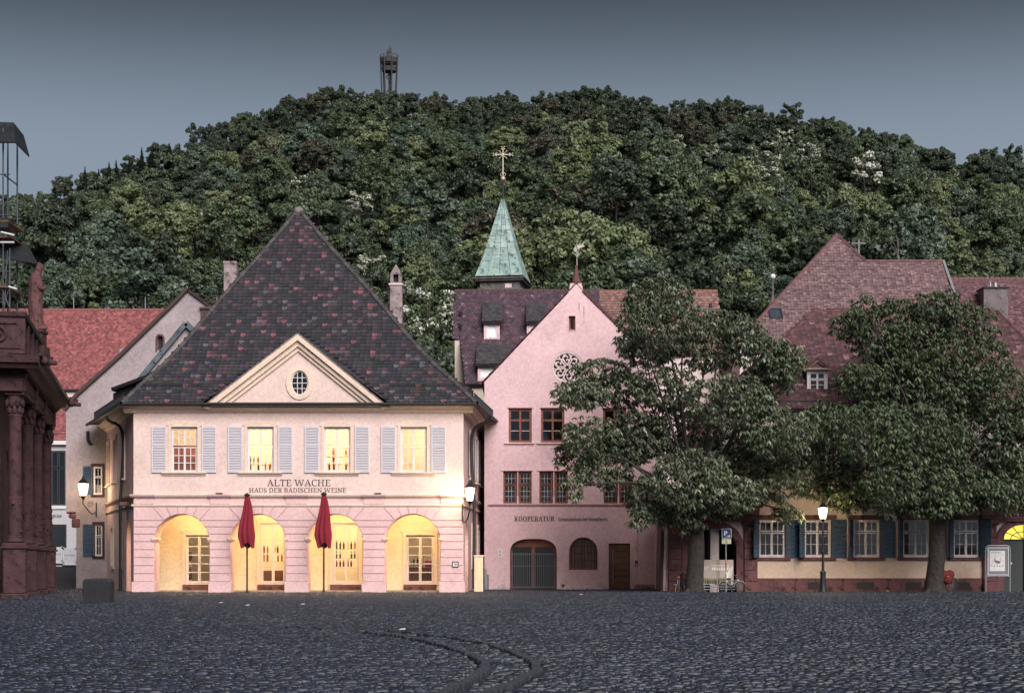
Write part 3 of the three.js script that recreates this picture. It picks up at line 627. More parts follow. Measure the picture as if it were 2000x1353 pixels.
  for (const [ex0, o1, o2, z] of [[0, 0, 0.26, 0.42], [0, 0.26, 0.46, 0.26], [0, 0.46, 0.62, 0.14]]) {
    const L = V(pedA, py0 + 0.05, 0), C = V(pc, pedTop, 0), Rr = V(pedB, py0 + 0.05, 0);
    const half = (P) => { const d = V().subVectors(C, P).normalize(), n = V(-d.y, d.x, 0); if (n.y > 0) n.negate(); const vert = k => k / Math.abs(n.y); return [[P.x, P.y - 0], [C.x, C.y - vert(o1)], [C.x, C.y - vert(o2)], [P.x, P.y - vert(o2) + 0]].map((q, i) => i === 0 ? [q[0], q[1] - vert(o1)] : q); };
    for (const P of [L, Rr]) {
      let q = half(P); const cut = py0 - 0.02;        // trim the foot at the horizontal cornice
      q = q.map(p => [...p]);
      const slope = (C.y - P.y) / (C.x - P.x);
      for (const i of [0, 3]) if (q[i][1] < cut) { q[i][0] += (cut - q[i][1]) / slope; q[i][1] = cut; }
      add(ped, 'raking_cornice', slab(q, z + 0.1, z), Mt.trim, m);
    }
  }
  add(ped, 'pediment_cornice', mould([[-0.02, YA(804)], [0.12, YA(804)], [0.2, YA(801)], [0.34, YA(799)], [0.34, YA(797)], [-0.02, YA(795)]], pedA + 0.25, pedB - 0.25), Mt.trim, m);
  add(ped, 'oculus_ring', slab(ovalPts(...oc, 27 / ka, 33 / ka), 0.06, 0.085, [ovalPts(...oc, 17 / ka, 24 / ka)], 0.012), Mt.trim, m);
  const ow = add(root, 'oculus_window', slab(ovalPts(...oc, 17.4 / ka, 24.4 / ka), 0.07, 0.0, [ovalPts(...oc, 14.8 / ka, 21.8 / ka)]), Mt.white, m);
  for (const k of [-1, 1]) put(ow, 'muntin', unitBar, Mt.white, S3(m, oc[0] + k * 4.6 / ka, oc[1], -0.03, 0.03, 42 / ka, 0.04));
  for (const k of [-1, 0, 1]) put(ow, 'muntin', unitBar, Mt.white, S3(m, oc[0], oc[1] + k * 10.5 / ka, -0.032, (k ? 26 : 30) / ka, 0.028, 0.036));
  add(ow, 'pane', slab(ovalPts(...oc, 15 / ka, 22 / ka), 0.008, -0.04), Mt.glass, m);
  add(root, 'attic_back', box(oc[0] - 0.8, oc[0] + 0.8, oc[1] - 0.9, oc[1] + 0.9, -1.5, -1.2), mat('attic_red_brown', [0.10, 0.03, 0.03]), m);
  // little roof behind the pediment
  const zb2 = -83.2;
  for (const [P, s] of [[V(pedA, py0 + 0.06, -78.56), 1], [V(pedB, py0 + 0.06, -78.56), -1]]) {
    const C = V(pc, pedTop + 0.015, -78.56);
    add(roof, 'pediment_roof', plate(s > 0 ? [P, C, C.clone().setZ(zb2), P.clone().setZ(zb2)] : [C, P, P.clone().setZ(zb2), C.clone().setZ(zb2)], 0.05), mat('pediment_tiles', [0.30, 0.24, 0.22], { map: rough, size: 0.8 }));
  }
  // chimneys
  const ch = (x0, x1, y0, y1, d, hood) => {
    const a = PX(x0, d), b = PX(x1, d), t = PY(y0, d), u = PY(y1, d), c = add(roof, 'chimney', box(a, b, u, t, -d - 0.7, -d, 0.02), mat('chimney_render', [0.40, 0.31, 0.31], { map: rough, size: 1.8, bump: 0.01 }));
    if (hood) {
      add(c, 'chimney_band', box(a - 0.06, b + 0.06, t, t + 0.1, -d - 0.76, -d + 0.06, 0.02), Mt.pale);
      const w = (b - a) / 2, cx = (a + b) / 2;
      add(c, 'chimney_hood', slab([[a + 0.03, t + 0.1], [b - 0.03, t + 0.1], [b - 0.03, t + 0.62], [cx, t + 1.1], [a + 0.03, t + 0.62]], 0.64, -d - 0.03, [rectHole(cx - w * 0.42, cx + w * 0.42, t + 0.16, t + 0.58)]), mat('chimney_render', []));
      add(c, 'chimney_throat', box(a + 0.1, b - 0.1, t + 0.101, t + 0.6, -d - 0.5, -d - 0.3), Mt.dark);
    } else add(c, 'chimney_band', box(a - 0.03, b + 0.03, t - 0.1, t + 0.03, -d - 0.73, -d + 0.03, 0.02), mat('chimney_render', []));
  };
  ch(436, 461, 511, 600, 90, false); ch(761, 785, 557, 660, 90, true);
  // downpipes at both front corners
  const dp = (p0, p1, p2, p3, d) => downpipe(root, [at(...p0, d - 0.5), at(...p1, d - 0.4), at(...p2, d), at(p2[0], (p2[1] + p3[1]) / 2, d), at(...p3, d)], 0.075);
  dp([207, 812], [212, 822], [234, 834], [234, 1154], 82.5);
  dp([957, 812], [952, 822], [926, 838], [925, 1150], 81.5);
  add(root, 'gutter_pipe', tubeOf([at(171, 842, 91), at(172, 862, 91), at(178, 869, 91), at(192, 868, 91.5), at(197, 874, 92), at(197, 1000, 92), at(197, 1151, 92)], 0.09, 40, 8), Mt.iron);
  // house plate on the corner pier
  const pl = add(root, 'plate', box(XA(883.5), XA(895), YA(1107), YA(1097), 0.04, 0.075, 0.008), Mt.white, m); add(pl, 'plate_frame', slab([[XA(883), YA(1107.6)], [XA(895.5), YA(1107.6)], [XA(895.5), YA(1096.4)], [XA(883), YA(1096.4)]], 0.04, 0.085, [rectHole(XA(884.6), XA(893.9), YA(1106), YA(1098))]), Mt.iron, m);
  add(pl, 'plate_print', [box(XA(886), XA(892), YA(1101.4), YA(1100.4), 0.07, 0.079), box(XA(888.2), XA(889.4), YA(1105), YA(1101.6), 0.07, 0.079), box(XA(890.6), XA(891.8), YA(1104), YA(1101.6), 0.07, 0.079)], Mt.letter, m);

  // lamps in the arcade, one per bay, on the ceiling
  const bulbs = new THREE.SphereGeometry(0.05, 12, 8);
  const lampThing = (name, label, p, power, group, col = [1, 0.72, 0.36]) => {
    const t = thing(name, label, 'lamp', p, group);
    const b = mesh('bulb', bulbs, Mt.lamp); t.add(b); const r = mesh('rose', new THREE.CylinderGeometry(0.07, 0.09, 0.06, 12).translate(0, 0.06, 0), Mt.zinc); t.add(r);
    const l = new THREE.PointLight(new THREE.Color(...col), power, 0, 2); l.castShadow = true; l.shadow.radius = 4; t.add(l);
  };
  const ord = ['leftmost', 'second', 'third', 'rightmost'];
  centers.forEach((c, i) => lampThing('arcade_lamp', `small ceiling lamp in the ${['leftmost', 'second', 'third', 'rightmost'][i]} arch of the pink corner house`, V(c, arcTop - 0.1, -DA - 1.6), 7.2, 'arcade ceiling lamps'));
  [[-15.2, 5], [-12.2, 8.5], [-8.0, 8.5], [-3.6, 8.5]].forEach(([x, p], i) => lampThing('room_lamp', `ceiling lamp lighting the room behind the ${ord[i]} shuttered window`, V(x, yTop - 0.55, -DA - 2.4), p, 'upstairs ceiling lamps', [1, 0.80, 0.52]));
  [[-14.9, 1.6], [-11.4, 7], [-7.6, 7], [-4.0, 2]].forEach(([x, p], i) => lampThing('shop_lamp', `ceiling lamp inside the shop behind the ${ord[i]} glazed door`, V(x, arcTop - 0.1, zb - 1.6), p, 'shop ceiling lamps', [1, 0.80, 0.50]));
}
// ---------------------------------------------------------------- shelves and bottles seen through the lit windows
{
  const bottleG = lathe([[0.001, 0], [0.038, 0.002], [0.040, 0.2], [0.034, 0.225], [0.016, 0.25], [0.014, 0.31], [0.001, 0.312]], 8);
  const wine = ['dark_green', 'red_brown', 'amber'].map((n, i) => mat('bottle_' + n, [[0.02, 0.03, 0.015], [0.12, 0.02, 0.015], [0.30, 0.10, 0.02]][i], { rough: 0.2 }));
  const shelfM = mat('pale_shelf_board', [0.62, 0.52, 0.40], { map: woodT, size: 1 });
  const shelf = (name, label, x0, x1, ys, z, mats3, where, fill = 1, sc = 1) => {
    const t = thing(name, label, 'shelf', V((x0 + x1) / 2, ys[0] - 0.03, z));
    for (const y of ys) add(t, 'shelf_board', box(x0, x1, y - 0.03, y, z - 0.14, z + 0.14, 0.006), shelfM);
    for (const x of [x0, x1]) add(t, 'upright', box(x - 0.02, x + 0.02, ys[0] - 0.03, ys[ys.length - 1] + 0.4, z - 0.14, z + 0.14), shelfM);
    for (const y of ys) for (let x = x0 + 0.12; x < x1 - 0.08; x += 0.145 * sc) {
      if (rnd() > fill) continue;
      const mi = Math.floor(rnd() * mats3.length), b = mesh(numbered('wine_bottle'), bottleG, mats3[mi]); b.position.set(x + rr(-0.015, 0.015), y + 0.001, z + rr(0, 0.06)); b.scale.setScalar(rr(0.9, 1.12) * sc); scene.add(b);
      tag(b, `${['dark green', 'red brown', 'amber'][mi]} bottle, ${['bottom', ys.length > 2 ? 'middle' : 'upper', 'top'][ys.indexOf(y)]} shelf ${x < x0 + (x1 - x0) / 3 ? 'left end' : x > x1 - (x1 - x0) / 3 ? 'right end' : 'middle'}, behind ${where}`, 'bottle', `bottles behind ${where}`);
    }
  };
  const z1 = -DA - 3.4;
  const X3 = px => PX(px, DA + 3.4), Y3 = py => PY(py, DA + 3.4);
  shelf('wine_shelf', 'pale bottle shelf behind the third shuttered window', X3(622), X3(694), [Y3(918), Y3(906), Y3(892)], z1, wine, 'the third shuttered window', 0.75, 1.35);
  shelf('wine_shelf', 'low bottle shelf behind the second shuttered window', X3(484), X3(536), [Y3(919), Y3(907)], z1, wine, 'the second shuttered window', 0.7, 1.25);
  const X5 = px => PX(px, DB2 + 2.9), Y5 = py => PY(py, DB2 + 2.9), DB2 = DA + 3.45;
  shelf('wine_shelf', 'bottle shelf in the shop behind the third arch', X5(652), X5(700), [Y5(1108), Y5(1090), Y5(1072)], -DB2 - 2.9, wine, 'the third arch', 0.7, 1.25);
  shelf('wine_shelf', 'bottle shelf in the shop behind the second arch', X5(510), X5(556), [Y5(1096), Y5(1080)], -DB2 - 2.9, wine, 'the second arch', 0.6, 1.2);
  shelf('wine_shelf', 'bottle shelf in the dim room behind the rightmost arch', X5(790), X5(826), [Y5(1104)], -DB2 - 2.9, wine, 'the rightmost arch', 0.7, 1.2);
  // wood cabinets, crates
  const cab = (name, label, cat, x0, x1, y0, y1, z, m, n) => {
    const t = thing(name, label, cat, V((x0 + x1) / 2, y0, z));
    add(t, 'carcass', box(x0, x1, y0, y1, z - 0.4, z, 0.01), m);
    for (let k = 0; k < n; k++) add(t, 'drawer_front', box(x0 + 0.03, x1 - 0.03, y0 + (y1 - y0) * (k + 0.06) / n, y0 + (y1 - y0) * (k + 0.94) / n, z + 0.002, z + 0.025, 0.006), m);
    return t;
  };
  cab('cabinet', 'dark red wooden cabinet behind the leftmost shuttered window', 'cabinet', X3(322), X3(392), YA(978) + 0.01, Y3(868), z1 - 0.4, Mt.oak, 6);
  cab('counter', 'wooden counter of crates behind the rightmost glazed door', 'counter', X5(788), X5(850), 0.11, Y5(1106) - 0.035, -DB2 - 2.6, Mt.wood, 3);
  cab('counter', 'wooden counter behind the second glazed door', 'counter', X5(508), X5(556), 0.11, Y5(1114), -DB2 - 2.2, Mt.wood, 2);
  const redbox = single('red_box', box(X5(830), X5(846), Y5(1104) + 0.045, Y5(1090), -DB2 - 2.9, -DB2 - 2.65, 0.02), mat('red_card', [0.45, 0.03, 0.06]), 'red box on the counter behind the rightmost glazed door', 'box');
  redbox.position.y = Y5(1106) - 0.03;
  const barrel = thing('column_display', 'stack of round dark casks behind the leftmost glazed door', 'display', V(X5(370), 0.1, -DB2 - 1.6));
  for (let k = 0; k < 4; k++) add(barrel, 'cask', lathe([[0.001, 0], [0.2, 0], [0.26, 0.22], [0.2, 0.44], [0.001, 0.44]], 16).translate(X5(374), 0.105 + k * 0.445, -DB2 - 1.6), k % 2 ? Mt.wood : Mt.pale);
}
// ---------------------------------------------------------------- closed parasols
{
  const par = (px, top, tip, wide, label) => {
    const d = 77.6, x = PX(px, d), t = thing('closed_parasol', label, 'parasol', V(x, 0.0, -d), 'closed parasols before the arches');
    const yT = PY(top, d), yB = PY(tip, d), w = wide / FL * d / 2;
    // folded canvas: star-shaped section that widens down to loose corners
    const N = 40, Mr = 14, pos = [], P = (i, j) => {
      const s = i / Mr, a = j / N * 2 * Math.PI, fold = Math.abs(Math.sin(a * 4 + 0.6));
      const rad = (0.10 + (w - 0.10) * Math.pow(Math.min(1, s / 0.74), 0.85) * (s > 0.74 ? 1 - (s - 0.74) * 1.2 : 1)) * (0.62 + 0.38 * fold);
      const y = yT - (yT - yB) * (s < 0.85 ? s : 0.85 + (s - 0.85) * (0.25 + 0.75 * Math.pow(Math.abs(Math.sin(a * 1.5 + 0.9)), 1.5)));
      return V(x + rad * Math.cos(a) + 0.03 * Math.sin(s * 7), y, -d + rad * 0.8 * Math.sin(a));
    };
    const q = []; for (let i = 0; i < Mr; i++) for (let j = 0; j < N; j++) q.push([P(i, j), P(i, j + 1), P(i + 1, j + 1), P(i + 1, j)]);
    add(t, 'canopy', q.length ? quadGeo(q) : null, Mt.cloth);
    add(t, 'tie_strap', new THREE.TorusGeometry(0.2, 0.02, 6, 20).rotateX(Math.PI / 2).translate(x, yT - (yT - yB) * 0.72, -d), Mt.cloth);
    add(t, 'pole', rod(V(x, 0.02, -d), V(x, yT + 0.02, -d), 0.04, 0.04, 12), Mt.iron);
    add(t, 'finial', lathe([[0.001, 0.1], [0.05, 0.08], [0.13, 0.02], [0.14, -0.03], [0.001, -0.05]], 12).translate(x, yT + 0.03, -d), Mt.iron);
    add(t, 'ground_socket', lathe([[0.001, 0.12], [0.06, 0.12], [0.07, 0.02], [0.13, 0.015], [0.13, 0.0]], 14).translate(x, 0.02, -d), Mt.iron);
  };
  par(482, 968, 1071, 37, 'closed dark red parasol before the second arch');
  par(632, 966, 1071, 37, 'closed dark red parasol before the third arch');
}
// ---------------------------------------------------------------- lanterns
const lampGlass = mat('lantern_glass_lit', [0.9, 0.85, 0.75], { emit: [1.0, 0.80, 0.52], glow: 0.95, rough: 0.4 });
function lanternHead(t, c, s, power) {      // c: bottom centre of the glass body, s: glass height
  const hex = (r0, r1, h, y, mm, name, open) => add(t, name, new THREE.CylinderGeometry(r1, r0, h, 6, 1, !!open).translate(c.x, y + h / 2, c.z), mm);
  hex(s * 0.28, s * 0.46, s, c.y, lampGlass, 'lamp_glass', true);
  for (let k = 0; k < 6; k++) { const a = k / 6 * 2 * Math.PI; add(t, 'frame_bar', rod(V(c.x + Math.sin(a) * s * 0.285, c.y, c.z + Math.cos(a) * s * 0.285), V(c.x + Math.sin(a) * s * 0.465, c.y + s, c.z + Math.cos(a) * s * 0.465), s * 0.022, s * 0.022, 5), Mt.iron); }
  hex(s * 0.54, s * 0.42, s * 0.07, c.y + s, Mt.iron, 'lamp_roof'); hex(s * 0.44, s * 0.16, s * 0.3, c.y + s * 1.07, Mt.iron, 'lamp_roof'); hex(s * 0.14, s * 0.05, s * 0.3, c.y + s * 1.37, Mt.iron, 'finial');
  hex(s * 0.3, s * 0.3, s * 0.06, c.y - s * 0.06, Mt.iron, 'base_ring'); hex(s * 0.08, s * 0.2, s * 0.24, c.y - s * 0.3, Mt.iron, 'base_cup');
  const o = origins.get(t), bulb = mesh('bulb', new THREE.SphereGeometry(s * 0.13, 10, 8), Mt.lamp); bulb.position.set(c.x - o.x, c.y + s * 0.5 - o.y, c.z - o.z); t.add(bulb);
  const dirs = [[0, 0, 0.62], [0.55, 0, 0.0], [-0.55, 0, 0]];
  for (const [dx, , dz] of dirs) { const l = new THREE.PointLight(new THREE.Color(1, 0.76, 0.44), power / 3, 0, 2); l.castShadow = true; l.shadow.radius = 6; l.position.set(c.x + dx * s - o.x, c.y + s * 0.55 - o.y, c.z + dz * s - o.z); t.add(l); }
}
function wallLantern(label, c, s, arm, power) {
  const t = thing('wall_lantern', label, 'lantern', arm[0].clone());
  lanternHead(t, c, s, power);
  add(t, 'bracket', [tubeOf([arm[0], ...arm.slice(1), V(c.x, c.y - s * 0.25, c.z)], 0.028, 30, 6)], Mt.iron);
  add(t, 'wall_plate', rod(arm[0].clone().add(V(0, -0.22, 0)), arm[0].clone().add(V(0, 0.5, 0)), 0.028, 0.028, 8), Mt.iron);
  const p = arm[0].clone().lerp(c, 0.45), sp = []; for (let i = 0; i < 22; i++) { const a = i * 0.5, r = 0.17 - i * 0.006; sp.push(V(p.x + Math.cos(a) * r, p.y + 0.02 + Math.sin(a) * r, p.z)); }
  add(t, 'scroll', tubeOf(sp, 0.016, 50, 5), Mt.iron);
}
{
  const d = 78.2, c = at(917.5, 978, d);
  wallLantern('lit lantern on the right front corner of the arcaded pink house', c, 0.58, [at(903, 1004, 78.93), at(905, 1020, 78.8), at(911, 1016, 78.4), at(916.5, 1000, d)], 5.5);
  const e = 89.5, c2 = at(161.5, 968, e);
  wallLantern('lit lantern on a scrolled bracket above the narrow passage', c2, 0.62, [at(187, 1000, 90.9), at(178, 1003, 90.2), at(166, 990, e), at(161, 983, e)], 4.5);
}
// ---------------------------------------------------------------- cream cupboard and pipes beside the corner house
{
  const d = 80.6, t = thing('meter_cupboard', 'cream plastered meter cupboard beside the corner house', 'cupboard', at(936, 1156, d).setY(0));
  add(t, 'body', box(PX(926, d), PX(943.5, d), -0.02, PY(1087, d), -d - 0.5, -d, 0.012), Mt.cream);
  add(t, 'top_plate', box(PX(925, d), PX(946, d), PY(1087, d), PY(1084, d), -d - 0.54, -d + 0.04, 0.01), Mt.trim);
  add(t, 'door_panel', box(PX(928, d), PX(941.5, d), 0.15, PY(1090, d), -d + 0.002, -d + 0.018, 0.006), Mt.cream);
  const e = 87.3; 
  const g = thing('gas_pipe', 'grey capped pipes on the rose house wall next to the cupboard', 'pipe', at(951, 1152, e).setY(0));
  add(g, 'pipe', rod(at(949, 1152, e).setY(-0.02), at(949, 1112, e), 0.06, 0.06), Mt.zinc); add(g, 'pipe', rod(at(953, 1152, e).setY(-0.02), at(953, 1122, e), 0.05, 0.05), Mt.steel);
  add(g, 'cap', lathe([[0.001, 0.12], [0.05, 0.1], [0.075, 0], [0.075, -0.05]], 10).translate(PX(949, e), PY(1112, e), -e), Mt.zinc);
}
// ================================================================ rose gabled house (right of the corner house)
const DK = 88, kk = FL / DK, XK = px => PX(px, DK), YK = py => PY(py, DK);
{
  const root = thing('gabled_house', 'rose pink gabled house with tracery rose window and painted lettering', 'house', V(XK(1120), 0, -DK - 5));
  const m = T3(0, 0, -DK);
  const wins2 = [[993.6, 1038.6], [1056.6, 1102.5], [1178, 1223]], wins3 = [[983, 1038.5], [1053.5, 1109], [1179, 1236]];
  const arch3 = (x0, x1, y0, ys, yt) => { const a = [[x0, y0]], cx = (x0 + x1) / 2, r = (x1 - x0) / 2; for (let i = 0; i <= 20; i++) { const t = Math.PI * (1 - i / 20), c = Math.cos(t); a.push([cx + r * Math.sign(c) * Math.pow(Math.abs(c), 0.72), ys + (yt - ys) * Math.pow(Math.sin(t), 0.8)]); } a.push([x1, y0]); return a; };
  const gate = arch3(XK(996), XK(1087.6), -0.045, YK(1080), YK(1052));
  const ogL = [[XK(1111.5), YK(1113)], [XK(1111.5), YK(1080)]]; for (let i = 1; i <= 10; i++) { const t = i / 10 * Math.PI / 2; ogL.push([XK(1111.5) + (XK(1139.5) - XK(1111.5)) * (1 - Math.cos(t)), YK(1080) + (YK(1049) - YK(1080)) * Math.pow(Math.sin(t), 0.9)]); }
  const og = [...ogL, ...ogL.slice(0, -1).reverse().map(p => [2 * XK(1139.5) - p[0], p[1]])];
  const door = [XK(1189), XK(1231), YK(1154), YK(1061)];
  const outline = [[946, 1156], [1290, 1156], [1290, 722], [1141, 574], [1136, 553], [1114, 553], [1110, 572], [946, 746]].map(([x, y]) => [XK(x), y === 1156 ? -0.06 : YK(y)]);
  const rc = [XK(1108), YK(717)], rR = 31.5 / kk;
  const holes = [gate, og, rectHole(door[0], door[1], -0.045, door[3]), rectHole(XK(1111), XK(1124), YK(645), YK(617)), ovalPts(...rc, rR, rR), ...wins2.map(w => rectHole(XK(w[0]), XK(w[1]), YK(864), YK(798))), ...wins3.map(w => rectHole(XK(w[0]), XK(w[1]), YK(983), YK(920)))];
  const wall = add(root, 'gable_wall', slab(outline, 0.45, 0, holes), Mt.rose, m);
  // body and roof behind the gable
  const zr = -DK - 12, eL = V(XK(943), YK(748), -DK - 0.03), eR = V(XK(1293), YK(722), -DK - 0.03), rg = V(XK(1125), YK(556), -DK - 0.03);
  add(root, 'side_wall', [box(XK(946), XK(946) + 0.35, -0.05, YK(748), zr, -DK - 0.452), box(XK(1290) - 0.35, XK(1290), -0.05, YK(724), zr, -DK - 0.452), slab(outline, 0.3, zr + 0.3 + DK)].map((g, i) => i === 2 ? g.translate(0, 0, -DK) : g), Mt.rose);
  const roof = add(root, 'roof', [plate([eL, rg, rg.clone().setZ(zr), eL.clone().setZ(zr)], 0.12), plate([rg, eR, eR.clone().setZ(zr), rg.clone().setZ(zr)], 0.12)], mat('roof_deck_red', [0.10, 0.04, 0.045], { map: rough, size: 1 }));
  const redT = [[0.4, [0.15, 0.052, 0.058]], [0.3, [0.11, 0.042, 0.05]], [0.2, [0.2, 0.075, 0.075]], [0.1, [0.08, 0.05, 0.055]]];
  tileRows(root, roof, planeRows(eR.clone().setZ(-DK + 0.02), eR.clone().setZ(zr), rg.clone().setZ(zr), rg.clone().setZ(-DK + 0.02), 0.17, 0.01), 0.2, 0.36, redT, { t: 0.03 });
  tileRows(root, roof, planeRows(eL.clone().setZ(zr), eL.clone().setZ(-DK + 0.02), rg.clone().setZ(-DK + 0.02), rg.clone().setZ(zr), 0.17, 0.01), 0.2, 0.36, redT, { t: 0.03 });
  add(roof, 'verge_tiles', bar(rg.clone().add(V(0.35, -0.28, 0.02)), eR.clone().add(V(0, 0.06, 0.02)), 0.16, 0.12), mat('verge_clay', [0.13, 0.05, 0.055], { map: rough, size: 0.5 }));
  // finial with weathervane on the gable peak
  const fx = XK(1126), fz = -DK - 0.22;
  const fin = add(root, 'gable_finial', [lathe([[0.001, 0.95], [0.05, 0.94], [0.09, 0.8], [0.17, 0.3], [0.24, 0.05], [0.28, 0]], 8).translate(fx, YK(553), fz)], Mt.redstone);
  add(fin, 'weathervane', [rod(V(fx + 0.03, YK(517), fz), V(fx + 0.03, YK(468), fz), 0.03, 0.015), tubeOf([V(fx - 0.2, YK(492), fz), V(fx - 0.05, YK(496), fz), V(fx + 0.03, YK(500), fz), V(fx + 0.1, YK(496), fz), V(fx + 0.26, YK(492), fz)], 0.022, 16, 5), new THREE.TorusGeometry(0.11, 0.022, 6, 14).translate(fx + 0.03, YK(486), fz), slab([[fx + 0.05, YK(476)], [fx + 0.22, YK(477)], [fx + 0.42, YK(471)], [fx + 0.34, YK(476)], [fx + 0.44, YK(479)], [fx + 0.2, YK(483)], [fx + 0.06, YK(486)]].map(p => p), 0.03, fz), slab([[fx - 0.02, YK(478)], [fx - 0.14, YK(484)], [fx - 0.1, YK(491)], [fx + 0.02, YK(489)]], 0.03, fz)], mat('gilded_grey', [0.35, 0.33, 0.28], { rough: 0.5, metal: 0.4 }));
  // rose window: ring, inner circle, curved mouchettes
  const rw = add(root, 'rose_window', new THREE.TorusGeometry(rR - 0.06, 0.085, 8, 48).translate(rc[0], rc[1], -0.1), Mt.pale, m);
  const curve = pts => tubeOf(pts.map(([r, a]) => V(rc[0] + r * rR * Math.cos(a), rc[1] + r * rR * Math.sin(a), -0.1)), 0.042, 20, 6);
  for (let k = 0; k < 6; k++) {
    const a = k * Math.PI / 3 + 0.52;
    add(rw, 'tracery', [curve([[0.12, a], [0.42, a - 0.28], [0.68, a - 0.3], [0.95, a + 0.02]]), curve([[0.12, a], [0.36, a + 0.45], [0.66, a + 0.42], [0.95, a + 0.02]]), curve([[0.5, a + 0.5], [0.72, a + 0.72], [0.95, a + 0.5]]), curve([[0.66, a + 0.4], [0.72, a + 0.1], [0.6, a - 0.05]]), curve([[0.42, a - 0.28], [0.5, a - 0.02], [0.42, a + 0.16]])], Mt.pale, m);
  }
  add(rw, 'pane', slab(ovalPts(...rc, rR, rR), 0.01, -0.28), mat('leaded_glass_red', [0.10, 0.035, 0.045], { rough: 0.15 }), m);
  // small gable window
  windowIn(root, m, XK(1111), XK(1124), YK(645), YK(617), [[0, 1, 0, 1, 1, 1]], Mt.oak, { z: -0.2, fw: 0.05, sw: 0.035 });
  add(wall, 'window_surround', slab([[XK(1109.4), YK(646.6)], [XK(1125.6), YK(646.6)], [XK(1125.6), YK(615.4)], [XK(1109.4), YK(615.4)]], 0.05, 0.03, [rectHole(XK(1111) + 0.002, XK(1124) - 0.002, YK(645) + 0.002, YK(617) - 0.002)]), Mt.rose, m);
  // storey windows
  for (const w of wins2) {
    windowIn(root, m, XK(w[0]), XK(w[1]), YK(864), YK(798), [[0, 0.5, 0, 0.66, 1, 2], [0.5, 1, 0, 0.66, 1, 2], [0, 0.5, 0.66, 1, 1, 1], [0.5, 1, 0.66, 1, 1, 1]], Mt.oak, { z: -0.14, fw: 0.06, sw: 0.05, mw: 0.03, mm: Mt.pale });
    add(wall, 'window_sill', box(XK(w[0] - 8), XK(w[1] + 5), YK(867), YK(864.4), -0.1, 0.1, 0.012), Mt.rose, m);
    add(wall, 'window_hood', box(XK(w[0] - 2), XK(w[1] + 2), YK(798) + 0.003, YK(796.2), -0.1, 0.05, 0.01), Mt.redstone, m);
  }
  for (const w of wins3) {
    const c = (w[0] + w[1]) / 2 + 0.6;
    for (const [a, b] of [[w[0], c - 2.2], [c + 2.2, w[1]]]) windowIn(root, m, XK(a), XK(b), YK(983), YK(920), [[0, 1, 0, 0.57, 3, 3], [0, 1, 0.59, 1, 3, 2]], Mt.oak, { z: -0.2, fw: 0.05, sw: 0.045, mw: 0.03, mm: mat('lead_cames', [0.30, 0.29, 0.31], { rough: 0.5 }) });
    add(wall, 'stone_mullion', slab([[XK(c - 1.8), YK(983)], [XK(c + 1.8), YK(983)], [XK(c + 1.8), YK(970)], [XK(c + 1), YK(967)], [XK(c + 1), YK(920.2)], [XK(c - 1), YK(920.2)], [XK(c - 1), YK(967)], [XK(c - 1.8), YK(970)]], 0.3, -0.02), Mt.rose, m);
    add(wall, 'window_hood', box(XK(w[0] - 4), XK(w[1] + 2), YK(919.6), YK(917.6), -0.05, 0.06, 0.012), Mt.rose, m);
  }
  add(wall, 'string_course', mould([[-0.05, YK(988)], [0.05, YK(988)], [0.12, YK(985)], [0.12, YK(984)], [-0.05, YK(983.2)]], XK(954), XK(1262)), Mt.rose, m);
  add(root, 'lettering', lettering('KOOPERATUR', fontSB, XK(1004.5), XK(1083), YK(1017.6), 9.4 / kk), Mt.letter, m);
  add(root, 'lettering', lettering('Gemeindehaus der Dompfarrei', fontSB, XK(1091), XK(1186.5), YK(1017.2), 6.4 / kk), Mt.letter, m);
  // garage gate: wooden arch door behind an iron grille
  const gz = -0.36, gi = arch3(XK(996) + 0.02, XK(1087.6) - 0.02, -0.02, YK(1080), YK(1052) - 0.02);
  const gateP = add(root, 'garage_door', slab(gi, 0.06, gz, [rectHole(XK(1001), XK(1038.5), 0.1, YK(1068)), rectHole(XK(1045), XK(1082.5), 0.1, YK(1068))]), Mt.oak, m);
  add(gateP, 'pane', [box(XK(1000.4), XK(1039), 0.09, YK(1067.6), gz - 0.04, gz - 0.02), box(XK(1044.4), XK(1083), 0.09, YK(1067.6), gz - 0.04, gz - 0.02)], mat('garage_glass', [0.03, 0.022, 0.02], { rough: 0.12 }), m);
  const gr = add(root, 'gate_grille', [box(XK(1000), XK(1084), YK(1083), YK(1081), gz + 0.1, gz + 0.15), box(XK(1000), XK(1084), YK(1106), YK(1104.5), gz + 0.1, gz + 0.15), box(XK(1000), XK(1084), 0.1, 0.16, gz + 0.1, gz + 0.15), box(XK(1040.5), XK(1043), 0.02, YK(1079), gz + 0.09, gz + 0.16)], Mt.grille, m);
  for (let i = 0; i < 21; i++) { const x = XK(1001.5 + i * 4.05); if (i === 10) continue; put(gr, 'grille_bar', unitBar, Mt.grille, S3(m, x, (0.04 + YK(1079)) / 2, gz + 0.175, 0.032, YK(1079) - 0.04, 0.032)); }
  // barred pointed window
  const aw = add(root, 'barred_window', slab(og.map(p => [...p]), 0.06, -0.3, [og.map(p => [XK(1139.5) + (p[0] - XK(1139.5)) * 0.84, YK(1080) + (p[1] - YK(1080)) * 0.86])]), Mt.oak, m);
  add(aw, 'leaded_pane', slab(og.map(p => [XK(1139.5) + (p[0] - XK(1139.5)) * 0.86, YK(1080) + (p[1] - YK(1080)) * 0.88]), 0.02, -0.33), mat('amber_glass', [0.16, 0.075, 0.045], { rough: 0.2 }), m);
  add(aw, 'window_mullion', box(XK(1138.4), XK(1140.6), YK(1112), YK(1052), -0.34, -0.27), Mt.oak, m);
